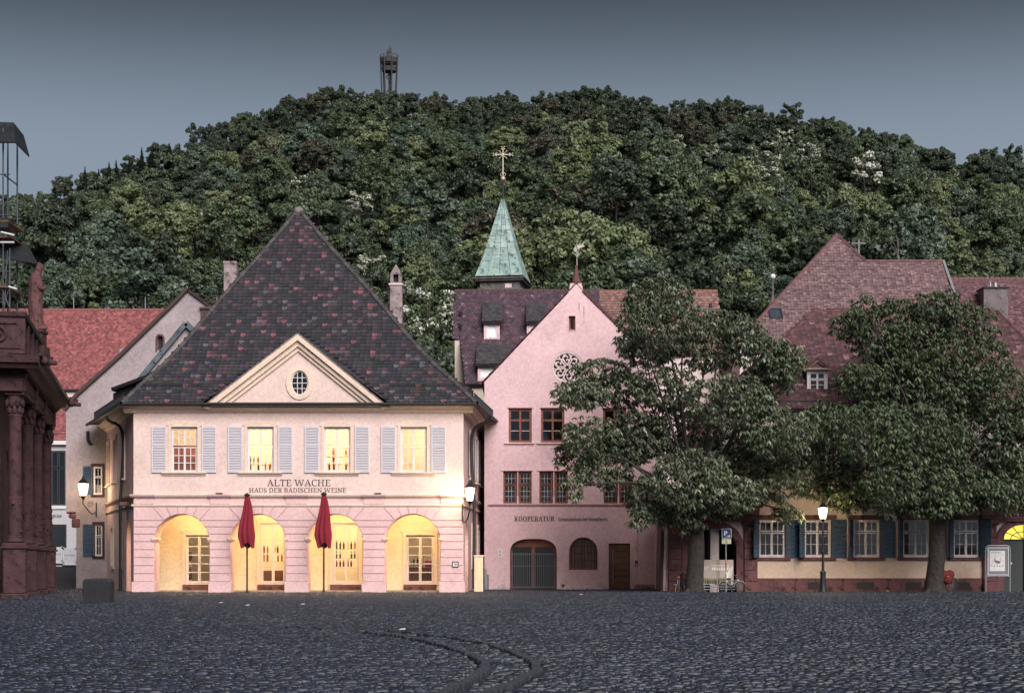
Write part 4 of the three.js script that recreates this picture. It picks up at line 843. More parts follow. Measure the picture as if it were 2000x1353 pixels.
  for (let i = 0; i < 8; i++) { const px = 1117 + i * 6.4, tt = Math.abs(px - 1139.5) / 28; put(aw, 'window_bar', unitBar, Mt.iron, S3(m, XK(px), (YK(1112) + YK(1050 + 24 * tt * tt)) / 2, -0.12, 0.03, YK(1050 + 24 * tt * tt) - YK(1112), 0.03)); }
  for (const y of [1066, 1080, 1095]) put(aw, 'window_bar', unitBar, Mt.iron, S3(m, XK(1139.5), YK(y), -0.15, (y < 1070 ? 44 : 55) / kk, 0.03, 0.03));
  add(aw, 'window_ledge', box(XK(1110), XK(1169), YK(1115), YK(1112.8), -0.4, 0.02, 0.01), Mt.rose, m);
  // wooden door with horizontal boards
  const dr = add(root, 'door', slab([[door[0], 0.0], [door[1], 0.0], [door[1], door[3]], [door[0], door[3]]], 0.1, -0.16, [rectHole(door[0] + 0.14, door[1] - 0.05, -0.001 + 0.03, door[3] - 0.05)]), Mt.wood, m);
  const nb = 7; for (let k = 0; k < nb; k++) add(dr, 'door_board', box(door[0] + 0.145, door[1] - 0.055, 0.04 + (door[3] - 0.1) * k / nb + 0.008, 0.04 + (door[3] - 0.1) * (k + 1) / nb - 0.008, -0.26, -0.2, 0.008), Mt.wood, m);
  add(dr, 'pull_handle', [rod(V(door[0] + 0.22, 0.25, -0.12), V(door[0] + 0.22, door[3] - 0.3, -0.12), 0.02, 0.02, 8), rod(V(door[0] + 0.22, 0.4, -0.2), V(door[0] + 0.22, 0.4, -0.12), 0.015), rod(V(door[0] + 0.22, 1.9, -0.2), V(door[0] + 0.22, 1.9, -0.12), 0.015)], Mt.zinc, m);
  add(root, 'door_step', box(door[0] - 0.05, door[1] + 0.05, -0.05, 0.02, -0.4, 0.25, 0.015), Mt.darkstone, m);
  // small wall fittings
  const pl = add(root, 'info_plate', box(XK(973), XK(980), YK(1089), YK(1072), 0, 0.03, 0.006), Mt.white, m); add(pl, 'plate_print', [box(XK(974.6), XK(978.4), YK(1079), YK(1074), 0.02, 0.034), box(XK(974.6), XK(978.4), YK(1086), YK(1081), 0.02, 0.034)], mat('grey_print', [0.4, 0.36, 0.36]), m);
  const np = add(root, 'house_number', box(XK(1240), XK(1247.5), YK(1068), YK(1063), 0.11, 0.15, 0.005), mat('number_plate_rose', [0.62, 0.35, 0.38]), m); add(np, 'plate_print', [box(XK(1240.6), XK(1243.6), YK(1067), YK(1064), 0.14, 0.153), box(XK(1244.8), XK(1246.8), YK(1066.6), YK(1064.6), 0.14, 0.153)], Mt.white, m);
  const ic = add(root, 'intercom', box(XK(1240.5), XK(1245.5), YK(1105), YK(1094.5), 0.1, 0.16, 0.01), Mt.iron, m); add(ic, 'light_button', box(XK(1241.6), XK(1244), YK(1104), YK(1100.5), 0.15, 0.168, 0.004), Mt.white, m);
  // buttress at the right-hand corner with its base block
  const bu = add(root, 'buttress', slab([[XK(1243), -0.05], [XK(1281), -0.05], [XK(1283), YK(1000)], [XK(1247), YK(1020)]], 0.2, 0.1, [], 0.02), Mt.rose, m);
  add(bu, 'buttress_base', box(XK(1239), XK(1279), -0.05, YK(1141), -0.02, 0.24, 0.05), mat('worn_base_stone', [0.42, 0.24, 0.26], { map: rough, size: 1.2, bump: 0.02 }), m);
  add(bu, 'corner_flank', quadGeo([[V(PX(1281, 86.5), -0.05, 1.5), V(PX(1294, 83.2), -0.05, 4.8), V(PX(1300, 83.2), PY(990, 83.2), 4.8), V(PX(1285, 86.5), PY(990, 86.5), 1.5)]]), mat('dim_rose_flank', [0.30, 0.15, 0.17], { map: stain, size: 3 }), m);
  // flaked lime patches low on the wall
  const flake = (px, py, w, h) => { const p = []; for (let i = 0; i < 22; i++) { const a = i / 22 * 6.283, f = rr(0.45, 1.35); p.push([XK(px) + Math.cos(a) * w * f, YK(py) + Math.sin(a) * h * f]); } add(wall, 'flaked_patch', slab(p, 0.008, 0.006), Mt.flake, m); };
  for (const [px, py, w, h] of [[972, 1148, 0.15, 0.1], [982, 1146, 0.17, 0.14], [1098, 1144, 0.12, 0.12], [1104, 1140, 0.14, 0.2], [1112, 1146, 0.09, 0.1], [1136, 1144, 0.1, 0.06], [1160, 1146, 0.13, 0.09], [1172, 1141, 0.16, 0.17], [1180, 1147, 0.1, 0.12], [1150, 1149, 0.16, 0.05], [1121, 1150, 0.08, 0.05]]) flake(px, py, w, h);
  // stains under the gable window: rust-red streaks of iron cramps
  for (const [px, y0, y1] of [[1131, 590, 610], [1140.5, 597, 634]]) add(wall, 'rust_streak', slab([[XK(px - 0.8), YK(y0)], [XK(px + 0.9), YK(y0 + 3)], [XK(px + 0.4), YK(y1)], [XK(px - 0.2), YK(y1 - 2)]], 0.006, 0.004), mat('rust_stain', [0.40, 0.19, 0.20], { map: rough, size: 0.4 }), m);
  downpipe(root, [at(1312, 992, 81.8), at(1306, 996, 81.75), at(1298, 1008, 81.7), at(1295, 1025, 81.7), at(1293, 1090, 81.7), at(1291, 1154, 81.7)], 0.09);
}

// ================================================================ house behind with two dormers, and the copper spire
{
  const d = 99, X = px => PX(px, d), Y = py => PY(py, d), root = thing('dormer_house', 'house with violet tiled roof and stacked dormers behind the rose gable', 'house', V(X(990), 0, -d - 4));
  const zF = -d, run = 4.6, yE = Y(745) - 0.2, yR = Y(570) + (run / d) * (Y(570) - EYE) * 1.0;
  const L0 = V(X(908), yE, zF), R0 = V(X(1175), yE, zF), L1 = V(PX(887, d + run), PY(570, d + run), zF - run), R1 = V(PX(1170, d + run), PY(570, d + run), zF - run);
  const e0 = V(PX(884, d + run * 0.45), PY(664, d + run * 0.45), zF - run * 0.45);
  add(root, 'wall', [box(X(908), X(1175), -0.05, yE, zF - 9, zF - 0.3), box(e0.x + 0.12, L0.x + 0.3, -0.05, e0.y, zF - 8.8, zF - run * 0.45 - 0.1)], mat('plaster_pale_cream', [0.66, 0.55, 0.46], { map: grain, size: 4 }));
  const roof = add(root, 'roof', [plate([L0, R0, R1, L1], 0.15), plate([L1, R1, R1.clone().setY(yE).add(V(0, 0, -run)), L1.clone().setY(yE).add(V(0, 0, -run))], 0.15)], mat('roof_deck_violet', [0.06, 0.04, 0.05], { map: rough, size: 1 }));
  const vi = [[0.45, [0.105, 0.058, 0.082]], [0.35, [0.08, 0.050, 0.068]], [0.15, [0.14, 0.068, 0.085]], [0.05, [0.19, 0.15, 0.17]]];
  tileRows(root, roof, planeRows(L0, R0, R1, L1, 0.17, 0.01), 0.2, 0.36, vi, { t: 0.03 });
  const up = V().subVectors(L1, L0), tU = V(0, up.y, up.z).normalize();
  tileRows(root, roof, planeRows(e0, L0.clone().lerp(L1, 0.47), L1.clone().add(V(0.02, 0, 0)), L1, 0.17, 0.012), 0.2, 0.36, vi, { t: 0.03 });
  // ridge tiles
  for (let i = 0; i < 26; i++) put(roof, 'ridge_tile', unitBar, mat('ridge_violet', [0.13, 0.07, 0.075], { map: rough, size: 0.5 }), new THREE.Matrix4().compose(L1.clone().lerp(R1, (i + 0.5) / 26).add(V(0, 0.06, 0)), new THREE.Quaternion(), V(L1.distanceTo(R1) / 26 * 0.96, 0.16, 0.24)));
  // dormers: [window left, right, top, bottom, roof top, cheek]
  const onRoof = py => { const t = (745 - py) / 175; return zF - run * Math.max(0, Math.min(1, t)); };
  const dorm = (x0, x1, y0, y1, rt, lit, rx0, rx1) => {
    const dd = -onRoof(y1 + 4), Xd = p => PX(p, dd), Yd = p => PY(p, dd), mm = T3(0, 0, -dd);
    const dm = add(root, 'dormer', slab([[Xd(x0 - 5), Yd(y1 + 6)], [Xd(x1 + 5), Yd(y1 + 6)], [Xd(x1 + 5), Yd(y0 - 4)], [Xd(x0 - 5), Yd(y0 - 4)]], 0.14, 0, [rectHole(Xd(x0), Xd(x1), Yd(y1), Yd(y0))]), Mt.rose, mm);
    const back = -onRoof(rt) + 0.3;
    add(dm, 'dormer_cheek', [box(Xd(x0 - 5), Xd(x0 - 4), Yd(y1 + 6), Yd(y0 - 4), -back + dd, -0.145), box(Xd(x1 + 4), Xd(x1 + 5), Yd(y1 + 6), Yd(y0 - 4), -back + dd, -0.145)], Mt.rose, mm);
    const a = at(rx0, y0 - 4, dd - 0.25), b = at(rx1, y0 - 4, dd - 0.25), c = V(b.x, PY(rt, back), -back), e = V(a.x, PY(rt, back), -back);
    const rf = add(root, 'dormer_roof', plate([a, b, c, e], 0.1), mat('roof_deck_violet', []));
    tileRows(root, rf, planeRows(a, b, c, e, 0.17, 0.01), 0.2, 0.36, [[0.6, [0.085, 0.075, 0.082]], [0.4, [0.065, 0.06, 0.068]]], { t: 0.03 });
    const w = add(root, 'window', slab([[Xd(x0), Yd(y1)], [Xd(x1), Yd(y1)], [Xd(x1), Yd(y0)], [Xd(x0), Yd(y0)]], 0.08, -0.04, [rectHole(Xd(x0) + 0.07, Xd(x1) - 0.07, Yd(y1) + 0.07, Yd(y0) - 0.07)]), Mt.white, mm);
    add(w, 'bright_glass_panel', box(Xd(x0) + 0.06, Xd(x1) - 0.06, Yd(y1) + 0.06, Yd(y0) - 0.06, -0.14, -0.1), mat('painted_bright_glass', [0.82, 0.80, 0.82], {}), mm);  // added white panel: the brightness of the glass is put into its colour
  };
  dorm(950, 971, 633, 661, 584, 1, 941, 985); dorm(1034, 1056, 634, 660, 584, 1, 1027, 1069);
  dorm(938, 972, 717, 738, 664, 1, 929, 990);
  // roof vents
  for (const [px, py] of [[900, 620], [900, 644]]) { const dd = -onRoof(py); add(roof, 'roof_vent', [rod(at(px, py + 4, dd - 0.05), at(px, py - 8, dd - 0.1), 0.09, 0.07), lathe([[0.001, 0.14], [0.13, 0.05], [0.13, 0]], 10).translate(PX(px, dd), PY(py - 8, dd), -dd + 0.1)], Mt.iron); }
}
{
  const d = 108, X = px => PX(px, d), Y = py => PY(py, d), root = thing('church_spire', 'green copper spire with a tall ornate cross behind the rose house', 'spire', V(X(986), 0, -d - 1.6));
  // square tower turned a little so that its right flank shows
  const cx = X(982), cz = -d - 1.7, turn = -0.16, w = 88 / FL * d / 2;
  const fr = new THREE.Matrix4().makeRotationY(turn).setPosition(cx, 0, cz);
  const yb = Y(537), yt = Y(375), xs = X(989) - cx;
  const stone = mat('grey_tower_stone', [0.16, 0.145, 0.14], { map: rough, size: 1.4, bump: 0.02 });
  add(root, 'tower', [box(-w * 0.98, w * 0.98, -0.05, Y(560), -w, w, 0.03), box(-w * 0.9, w * 0.9, Y(560), Y(546), -w * 0.92, w * 0.92, 0.02)], stone, fr);
  add(root, 'cornice', [box(-w * 1.1, w * 1.1, Y(547), Y(543.5), -w * 1.1, w * 1.1, 0.03), box(-w * 1.17, w * 1.17, Y(543.4), Y(540), -w * 1.17, w * 1.17, 0.03), box(-w * 1.08, w * 1.08, Y(566), Y(563), -w * 1.08, w * 1.08, 0.03)], stone, fr);
  add(root, 'louvre', box(w * 0.25, w * 0.55, Y(566) + 0.1, Y(552), w * 0.9, w * 0.96), Mt.pale, fr);
  const core = add(root, 'spire', new THREE.CylinderGeometry(0.05, w * Math.SQRT2 * 0.985, yt - yb, 4, 1).rotateY(Math.PI / 4).translate(0, (yb + yt) / 2, 0), mat('dark_copper_seam', [0.09, 0.16, 0.15], { map: rough, size: 1 }), fr);
  // copper sheets on the four faces
  const cu = [0, 1, 2].map(i => mat('verdigris_sheet_' + i, [[0.37, 0.51, 0.47], [0.32, 0.46, 0.43], [0.42, 0.54, 0.50]][i], { map: rough, size: 2.2, rough: 0.65 }));
  for (let f = 0; f < 4; f++) {
    const ff = fr.clone().multiply(new THREE.Matrix4().makeRotationY(f * Math.PI / 2));
    const cols = 4, half = y => { const t = (y - yb) / (yt - yb); return 0.045 + (w - 0.045) * (1 - t) * (1 + 0.07 * Math.max(0, 0.14 - t) / 0.14); };
    for (let c = 0; c < cols; c++) {
      let y = yb, k = 0;
      const ends = [0, ...[0.2, 0.36, 0.52, 0.66, 0.79, 0.9].map(v => v + ((c % 2) ? 0.07 : 0) - (k ? 0 : 0)), 1].map(v => yb + (yt - yb) * Math.min(v, 1) * 0.985);
      for (let r = 0; r + 1 < ends.length; r++) {
        const y0 = ends[r] + 0.012, y1 = ends[r + 1] - 0.012; if (y1 - y0 < 0.1) continue;
        const h0 = half(y0), h1 = half(y1), a = -1 + 2 * c / cols, b = -1 + 2 * (c + 1) / cols, e = 0.012;
        add(core, 'copper_sheet', plate([V(a * h0 + e, y0, h0 + 0.03), V(b * h0 - e, y0, h0 + 0.03), V(b * h1 - e, y1, h1 + 0.03), V(a * h1 + e, y1, h1 + 0.03)], 0.03), pick(cu), ff);
      }
    }
  }
  // finial, ball and cross
  const gx = cx + xs * 0 , gM = mat('cross_gilt_grey', [0.50, 0.42, 0.32], { rough: 0.45, metal: 0.5 });
  const fz = cz; const px0 = PX(988, d + 1.7), Yc = p => PY(p, d + 1.7);
  const fin = add(root, 'finial', [rod(V(cx, yt - 0.6, fz), V(cx, Yc(343), fz), 0.09, 0.06)], Mt.iron);
  const cr = add(root, 'cross', [new THREE.SphereGeometry(0.17, 14, 10).translate(cx, Yc(349), fz), rod(V(cx, Yc(345), fz), V(cx, Yc(289), fz), 0.05, 0.04), rod(V(cx - 0.5, Yc(302), fz), V(cx + 0.5, Yc(302), fz), 0.045, 0.045)], gM);
  for (const [dx, dy] of [[0.52, 0], [-0.52, 0], [0, 0.42]]) for (const [ox, oy] of [[0, 0], [0.09, 0.07], [-0.09, 0.07], [0.09, -0.07], [-0.09, -0.07]]) add(cr, 'cross_trefoil', new THREE.SphereGeometry(0.055, 7, 5).translate(cx + dx + ox, Yc(302) + dy + oy, fz), gM);
  for (let k = 0; k < 4; k++) { const a = Math.PI / 4 + k * Math.PI / 2; add(cr, 'cross_ray', rod(V(cx, Yc(302), fz), V(cx + Math.cos(a) * 0.3, Yc(302) + Math.sin(a) * 0.3, fz), 0.022, 0.022, 5), gM); add(cr, 'cross_trefoil', new THREE.SphereGeometry(0.05, 7, 5).translate(cx + Math.cos(a) * 0.32, Yc(302) + Math.sin(a) * 0.32, fz), gM); }
  for (const s of [-1, 1]) add(cr, 'cross_scroll', tubeOf([V(cx, Yc(344), fz), V(cx + s * 0.16, Yc(342), fz), V(cx + s * 0.12, Yc(338), fz), V(cx, Yc(336), fz)], 0.02, 12, 5), gM);
}
// ---------------------------------------------------------------- orange roofed range behind
{
  const d = 101, run = 5, root = thing('orange_roofed_house', 'low range with orange tiled roof between the rose gable and the big tree', 'house', V(PX(1290, d), 0, -d - 4));
  const a = V(PX(1180, d), PY(690, d), -d), b = V(PX(1412, d), PY(690, d), -d), c = at(1402, 570, d + run), e = at(1160, 571, d + run);
  add(root, 'wall', box(a.x + 0.2, b.x - 0.2, -0.05, a.y - 0.05, -d - 9, -d - 0.3), Mt.pale);
  const roof = add(root, 'roof', [plate([a, b, c, e], 0.15), plate([e, c, V(c.x, a.y, -d - 10), V(e.x, a.y, -d - 10)], 0.15)], mat('roof_deck_orange', [0.2, 0.08, 0.06], { map: rough, size: 1 }));
  tileRows(root, roof, planeRows(a, b, c, e, 0.28, 0.01), 0.2, 0.5, [[0.5, [0.33, 0.175, 0.155]], [0.3, [0.29, 0.15, 0.138]], [0.2, [0.38, 0.215, 0.185]]], { t: 0.03, round: 0.2 });
  for (let i = 0; i < 24; i++) put(roof, 'ridge_tile', unitBar, mat('ridge_orange', [0.36, 0.16, 0.12], { map: rough, size: 0.5 }), new THREE.Matrix4().compose(e.clone().lerp(c, (i + 0.5) / 24).add(V(0, 0.06, 0)), new THREE.Quaternion(), V(e.distanceTo(c) / 24 * 0.96, 0.16, 0.24)));
  const dd = d + 1.6, ch = add(roof, 'chimney', box(PX(1378, dd), PX(1400, dd), PY(640, dd), PY(601, dd), -dd - 0.7, -dd, 0.02), mat('chimney_brick', [0.22, 0.11, 0.1], { map: rough, size: 0.6 }));
  add(ch, 'chimney_pot', rod(at(1388, 601, dd + 0.3), at(1388, 592, dd + 0.3), 0.1, 0.09), Mt.iron);
}
// ================================================================ long house with blue shutters (right)
const DR = 82, kr = FL / DR, XR = px => PX(px, DR), YR = py => PY(py, DR);
{
  const root = thing('shuttered_house', 'long pale house with blue shutters, sandstone portals and mansard roof behind the trees', 'house', V(XR(1700), 0, -DR - 5));
  const m = T3(0, 0, -DR), yE = YR(803);
  const cols = [1508, 1597, 1692, 1789, 1888], hw = 26.5;
  const up = [[1415, 1460], [1508, 1553], [1592, 1638], [1688, 1733], [1785, 1830], [1884, 1928]];
  const x1 = 2120;
  const portalL = archPts(XR(1392), 46 / kr, -0.045, YR(1066), YR(1031) - YR(1066)), portalR = archPts(XR(2003), 42 / kr, -0.045, YR(1052), YR(1024) - YR(1052));
  const holes = [portalL, portalR, ...cols.map(c => rectHole(XR(c - hw), XR(c + hw), YR(1088), YR(1015))), ...up.map(([a, b]) => rectHole(XR(a), XR(b), YR(925), YR(868)))];
  const wall = add(root, 'wall', slab([[XR(1466), -0.06], [XR(x1), -0.06], [XR(x1), yE], [XR(1390), yE], [XR(1390), YR(985)], [XR(1466), YR(985)]], 0.4, 0, holes.slice(1)), Mt.pale, m);
  add(root, 'portal_wall', slab([[XR(1296), -0.06], [XR(1466), -0.06], [XR(1466), YR(985)], [XR(1296), YR(988)]], 0.4, 0, [portalL]), Mt.rose, m);
  add(root, 'end_wall', [box(XR(1390), XR(1390) + 0.4, -0.05, yE, -DR - 11, -DR - 0.402), box(XR(x1) - 0.4, XR(x1), -0.05, yE, -DR - 11, -DR - 0.402), box(XR(1390) + 0.4, XR(x1) - 0.4, -0.05, yE, -DR - 11, -DR - 10.6), box(XR(1296), XR(1390), -0.05, YR(990), -DR - 5, -DR - 4.6)], Mt.pale);
  // sandy dado below the windows and the red plinth with stones
  add(wall, 'dado', slab([[XR(1466.5), YR(1129)], [XR(1926), YR(1129)], [XR(1926), YR(1093.5)], [XR(1466.5), YR(1093.5)]], 0.03, 0.016), Mt.sandy, m);
  let px = 1466; const vents = [[1578, 1603], [1673, 1707], [1768, 1800], [1863, 1895]];
  while (px < 1926) { const w = rr(38, 62), e = Math.min(px + w, 1926); const pts = rectHole(XR(px) + 0.006, XR(e) - 0.006, -0.04, YR(1129) - 0.004); const hs = vents.filter(v => v[0] > px + 1 && v[1] < e - 1).map(v => rectHole(XR(v[0]), XR(v[1]), YR(1151), YR(1137))); add(wall, 'plinth_stone', slab(pts, 0.09, 0.075 + rr(0, 0.01), hs, 0.008), Mt.redstone, m); px = e; }
  for (const v of vents) add(wall, 'cellar_vent', box(XR(v[0]), XR(v[1]), YR(1151), YR(1137), -0.02, 0.088), Mt.dark, m);
  // ground-floor windows
  const W6 = [[0, 0.5, 0, 0.66, 2, 2], [0.5, 1, 0, 0.66, 2, 2], [0, 0.5, 0.68, 1, 2, 1], [0.5, 1, 0.68, 1, 2, 1]];
  const plank = (root2, mm, x0, x1, y0, y1, n) => {
    const sh = add(root2, 'shutter', [box(x0, x0 + 0.05, y0, y1, 0.02, 0.045), box(x1 - 0.05, x1, y0, y1, 0.02, 0.045), box(x0, x1, y0, y0 + 0.06, 0.021, 0.044), box(x0, x1, y1 - 0.06, y1, 0.021, 0.044)], Mt.blue, mm);
    for (let k = 0; k < n; k++) put(sh, 'shutter_board', unitBar, Mt.blue, mm.clone().multiply(T3((x0 + x1) / 2, y0 + (y1 - y0) * (k + 0.5) / n, 0.06)).multiply(new THREE.Matrix4().makeRotationX(-0.12)).multiply(new THREE.Matrix4().makeScale(x1 - x0 - 0.004, (y1 - y0) / n - 0.012, 0.026)));
    const moon = (cx, cy) => { const p = []; for (let i = 0; i <= 8; i++) { const a = Math.PI * i / 8; p.push([cx + 0.055 * Math.cos(a), cy + 0.055 * Math.sin(a)]); } return slab(p, 0.01, 0.083); };
    const c = (x0 + x1) / 2; add(sh, 'half_moon', [moon(c, y1 - 0.16), moon(c - 0.15, y1 - 0.38), moon(c + 0.15, y1 - 0.38)], Mt.dark, mm);
    return sh;
  };
  cols.forEach((c, i) => {
    const a = XR(c - hw), b = XR(c + hw), y0 = YR(1088), y1 = YR(1015);
    windowIn(root, m, a, b, y0, y1, W6, Mt.white, { z: -0.1, fw: 0.06, sw: 0.055, mw: 0.028 });
    add(wall, 'window_surround', slab([[a - 0.2, y0], [a, y0], [a, y1], [b, y1], [b, y0], [b + 0.2, y0], [b + 0.2, y1 + 0.03], [b + 0.24, y1 + 0.03], [b + 0.24, y1 + 0.23], [a - 0.24, y1 + 0.23], [a - 0.24, y1 + 0.03], [a - 0.2, y1 + 0.03]], 0.12, 0.06, [], 0.01), Mt.redstone, m);
    add(wall, 'window_sill', box(a - 0.24, b + 0.24, y0 - 0.15, y0 - 0.002, -0.1, 0.13, 0.015), Mt.redstone, m);
    // right leaf folded flat on the wall, left leaf standing open
    const sw = 28.5 / kr;
    if (i < 4) plank(root, m, b + 0.03, b + 0.03 + sw, y0 - 0.02, y1 + 0.02, 9); else plank(root, m.clone().multiply(new THREE.Matrix4().makeRotationY(-1.0).setPosition(b + 0.03, 0, 0.08)), 0, sw, y0 - 0.02, y1 + 0.02, 9);
    plank(root, m.clone().multiply(new THREE.Matrix4().makeRotationY(1.12).setPosition(a - 0.03, 0, 0.08)), -sw, 0, y0 - 0.02, y1 + 0.02, 9);
  });
  // upper windows with shutters
  for (const [p, q] of up) {
    windowIn(root, m, XR(p), XR(q), YR(925), YR(868), [[0, 0.5, 0, 0.66, 2, 2], [0.5, 1, 0, 0.66, 2, 2], [0, 0.5, 0.68, 1, 2, 1], [0.5, 1, 0.68, 1, 2, 1]], Mt.white, { z: -0.1, fw: 0.06, sw: 0.05, mw: 0.026 });
    add(wall, 'window_surround', slab([[XR(p) - 0.16, YR(925) - 0.14], [XR(q) + 0.16, YR(925) - 0.14], [XR(q) + 0.16, YR(868) + 0.18], [XR(p) - 0.16, YR(868) + 0.18]], 0.12, 0.06, [rectHole(XR(p) + 0.001, XR(q) - 0.001, YR(925) + 0.001, YR(868) - 0.001)], 0.01), Mt.pale, m);
    plank(root, m, XR(q) + 0.18, XR(q) + 0.76, YR(925), YR(868), 8); plank(root, m, XR(p) - 0.76, XR(p) - 0.18, YR(925), YR(868), 8);
  }
  add(wall, 'eaves_cornice', mould([[-0.05, YR(815)], [0.06, YR(815)], [0.18, YR(811)], [0.3, YR(806)], [0.42, YR(804)], [-0.05, YR(802)]], XR(1385), XR(x1)), Mt.redstone, m);
  // portals -----------------------------------------------------------
  const portal = (cx, r, ys, ry, side, y0s) => {
    const P = add(root, 'portal', slab([...archPts(XR(cx), r / kr + 0.34, -0.04, ys, ry + 0.36), ...archPts(XR(cx), r / kr, -0.04, ys, ry).reverse()], 0.5, 0.12, [], 0.012), Mt.redstone, m);
    for (const s of [-1, 1]) {
      const a = XR(cx) + s * (r / kr + 0.37), b = a + s * 0.62;
      for (let k = 0; k < 6; k++) add(P, 'pilaster_block', box(Math.min(a, b), Math.max(a, b), -0.04 + 0.52 * k, -0.04 + 0.52 * (k + 1) - 0.014, -0.02, k === 0 ? 0.3 : 0.2, 0.018), Mt.redstone, m);
      add(P, 'capital', [box(Math.min(a, b) - 0.04, Math.max(a, b) + 0.04, 3.09, 3.17, -0.02, 0.26, 0.015), box(Math.min(a, b) - 0.09, Math.max(a, b) + 0.09, 3.17, 3.3, -0.02, 0.32, 0.02)], Mt.redstone, m);
      add(P, 'scroll_ornament', [new THREE.TorusGeometry(0.1, 0.03, 6, 14).translate((a + b) / 2, 2.85, 0.21), bar(V((a + b) / 2 - 0.13, 1.42, 0.21), V((a + b) / 2 + 0.13, 1.42, 0.21), 0.03), bar(V((a + b) / 2 - 0.13, 1.33, 0.21), V((a + b) / 2 + 0.13, 1.33, 0.21), 0.03)], mat('pale_stone_ornament', [0.42, 0.22, 0.22], { map: rough, size: 0.5 }), m);
    }
    const w = r / kr + 1.08;
    add(P, 'entablature', [mould([[-0.02, 3.3], [0.24, 3.3], [0.26, 3.42], [0.3, 3.44], [0.3, 3.54], [0.36, 3.58], [-0.02, 3.58]], XR(cx) - w, XR(cx) + w), mould([[-0.02, 3.582], [0.2, 3.582], [0.2, 3.95], [-0.02, 3.95]], XR(cx) - w, XR(cx) + w), mould([[-0.02, 3.952], [0.3, 3.952], [0.5, 4.15], [0.5, 4.26], [-0.02, 4.3]], XR(cx) - w - 0.15, XR(cx) + w + 0.15)], Mt.redstone, m);
    return P;
  };
  portal(1392, 46, YR(1066), YR(1031) - YR(1066)); portal(2003, 42, YR(1052), YR(1024) - YR(1052));
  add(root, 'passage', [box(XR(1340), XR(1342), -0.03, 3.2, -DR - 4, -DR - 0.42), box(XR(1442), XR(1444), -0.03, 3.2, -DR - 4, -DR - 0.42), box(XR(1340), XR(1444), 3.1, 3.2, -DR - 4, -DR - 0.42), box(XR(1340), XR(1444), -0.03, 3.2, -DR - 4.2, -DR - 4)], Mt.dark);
  // fanlight of the right portal: lit yellow glass behind iron bars
  const fl = add(root, 'fanlight_window', slab(archPts(XR(2003), 41 / kr, YR(1053), YR(1052), YR(1025) - YR(1052)), 0.03, -0.3), mat('fanlight_lit_yellow', [0.5, 0.40, 0.08], { emit: [1, 0.72, 0.10], glow: 0.36 }), m);
  for (let k = 1; k < 6; k++) { const a = Math.PI * k / 6; add(fl, 'fanlight_bar', rod(V(XR(2003), YR(1053), -0.27), V(XR(2003) + Math.cos(a) * 41 / kr, YR(1052) + Math.sin(a) * 26 / kr, -0.27), 0.02, 0.02, 5), Mt.iron, m); }
  add(fl, 'fanlight_bar', tubeOf([...Array(9)].map((_, i) => V(XR(2003) + Math.cos(Math.PI * i / 8) * 25 / kr, YR(1053) + Math.sin(Math.PI * i / 8) * 15 / kr, -0.27)), 0.02, 20, 5), Mt.iron, m);
  add(root, 'door', [box(XR(1961), XR(2002), -0.02, YR(1054.5), -0.34, -0.26, 0.01), box(XR(2004), XR(2045), -0.02, YR(1054.5), -0.34, -0.26, 0.01), box(XR(1961), XR(2045), YR(1055), YR(1052.6), -0.36, -0.2, 0.01)], mat('dark_green_door', [0.014, 0.018, 0.018], { rough: 0.6 }), m);
  // mansard roof: lower eave to ridge, hipped at both ends ------------------
  const run = 4.2, dr2 = DR + run, e0 = V(XR(1380), yE, -DR + 0.45), e1 = V(XR(2130), yE, -DR + 0.45), r0 = at(1590, 610, dr2), r1 = at(1946, 600, dr2);
  r1.y = r0.y; const e0h = V(PX(1478, DR), yE, -DR + 0.45);
  const roof = add(root, 'roof', [plate([e0, e1, r1, r0], 0.15), plate([V(e0.x, yE, -DR - 10.8), e0, r0, r0.clone().setZ(-DR - 6.4)], 0.15), plate([e1, V(e1.x, yE, -DR - 10.8), r1.clone().setZ(-DR - 6.4), r1], 0.15), plate([r0, r1, r1.clone().setZ(-DR - 6.4), r0.clone().setZ(-DR - 6.4)], 0.15)], mat('roof_deck_plum', [0.06, 0.032, 0.038], { map: rough, size: 1 }));
  const plum = [[0.4, [0.135, 0.056, 0.062]], [0.3, [0.10, 0.048, 0.055]], [0.2, [0.17, 0.075, 0.078]], [0.06, [0.30, 0.18, 0.175]], [0.04, [0.06, 0.052, 0.056]]];
  tileRows(root, roof, planeRows(e0, e1, r1, r0, 0.185, 0.012), 0.25, 0.4, plum, { t: 0.035, parts: 300, partTest: (r, ri, x) => { const p = r.o.clone().addScaledVector(r.u, x), sx = 1000 + p.x / -p.z * FL; return (sx > 1545 && sx < 1680 && ri > 14) || (sx > 1470 && sx < 1560 && ri < 14 && ri > 4); } });
  tileRows(root, roof, planeRows(V(e0.x, yE, -DR - 10.8), e0, r0, r0.clone().setZ(-DR - 6.4), 0.185, 0.012), 0.25, 0.4, plum, { t: 0.035 });
  const hipL = (a, b) => { const n = Math.floor(a.distanceTo(b) / 0.42), t = V().subVectors(b, a).normalize(); for (let i = 0; i < n; i++) put(roof, 'ridge_tile', unitBar, mat('ridge_plum' + i % 2, [[0.2, 0.085, 0.085], [0.15, 0.06, 0.065]][i % 2], { map: rough, size: 0.5 }), new THREE.Matrix4().compose(a.clone().lerp(b, (i + 0.5) / n).add(V(0, 0.06, 0)), new THREE.Quaternion().setFromUnitVectors(V(1, 0, 0), t), V(0.44, 0.15, 0.24))); };
  hipL(e0, r0); hipL(r0, r1); hipL(e1, r1);
  // gable dormers
  const onR = py => { const lo = 803, hi = 610, t = Math.max(0, Math.min(1, (lo - py) / (lo - hi))); return DR - 0.45 + (run + 0.45) * t; };
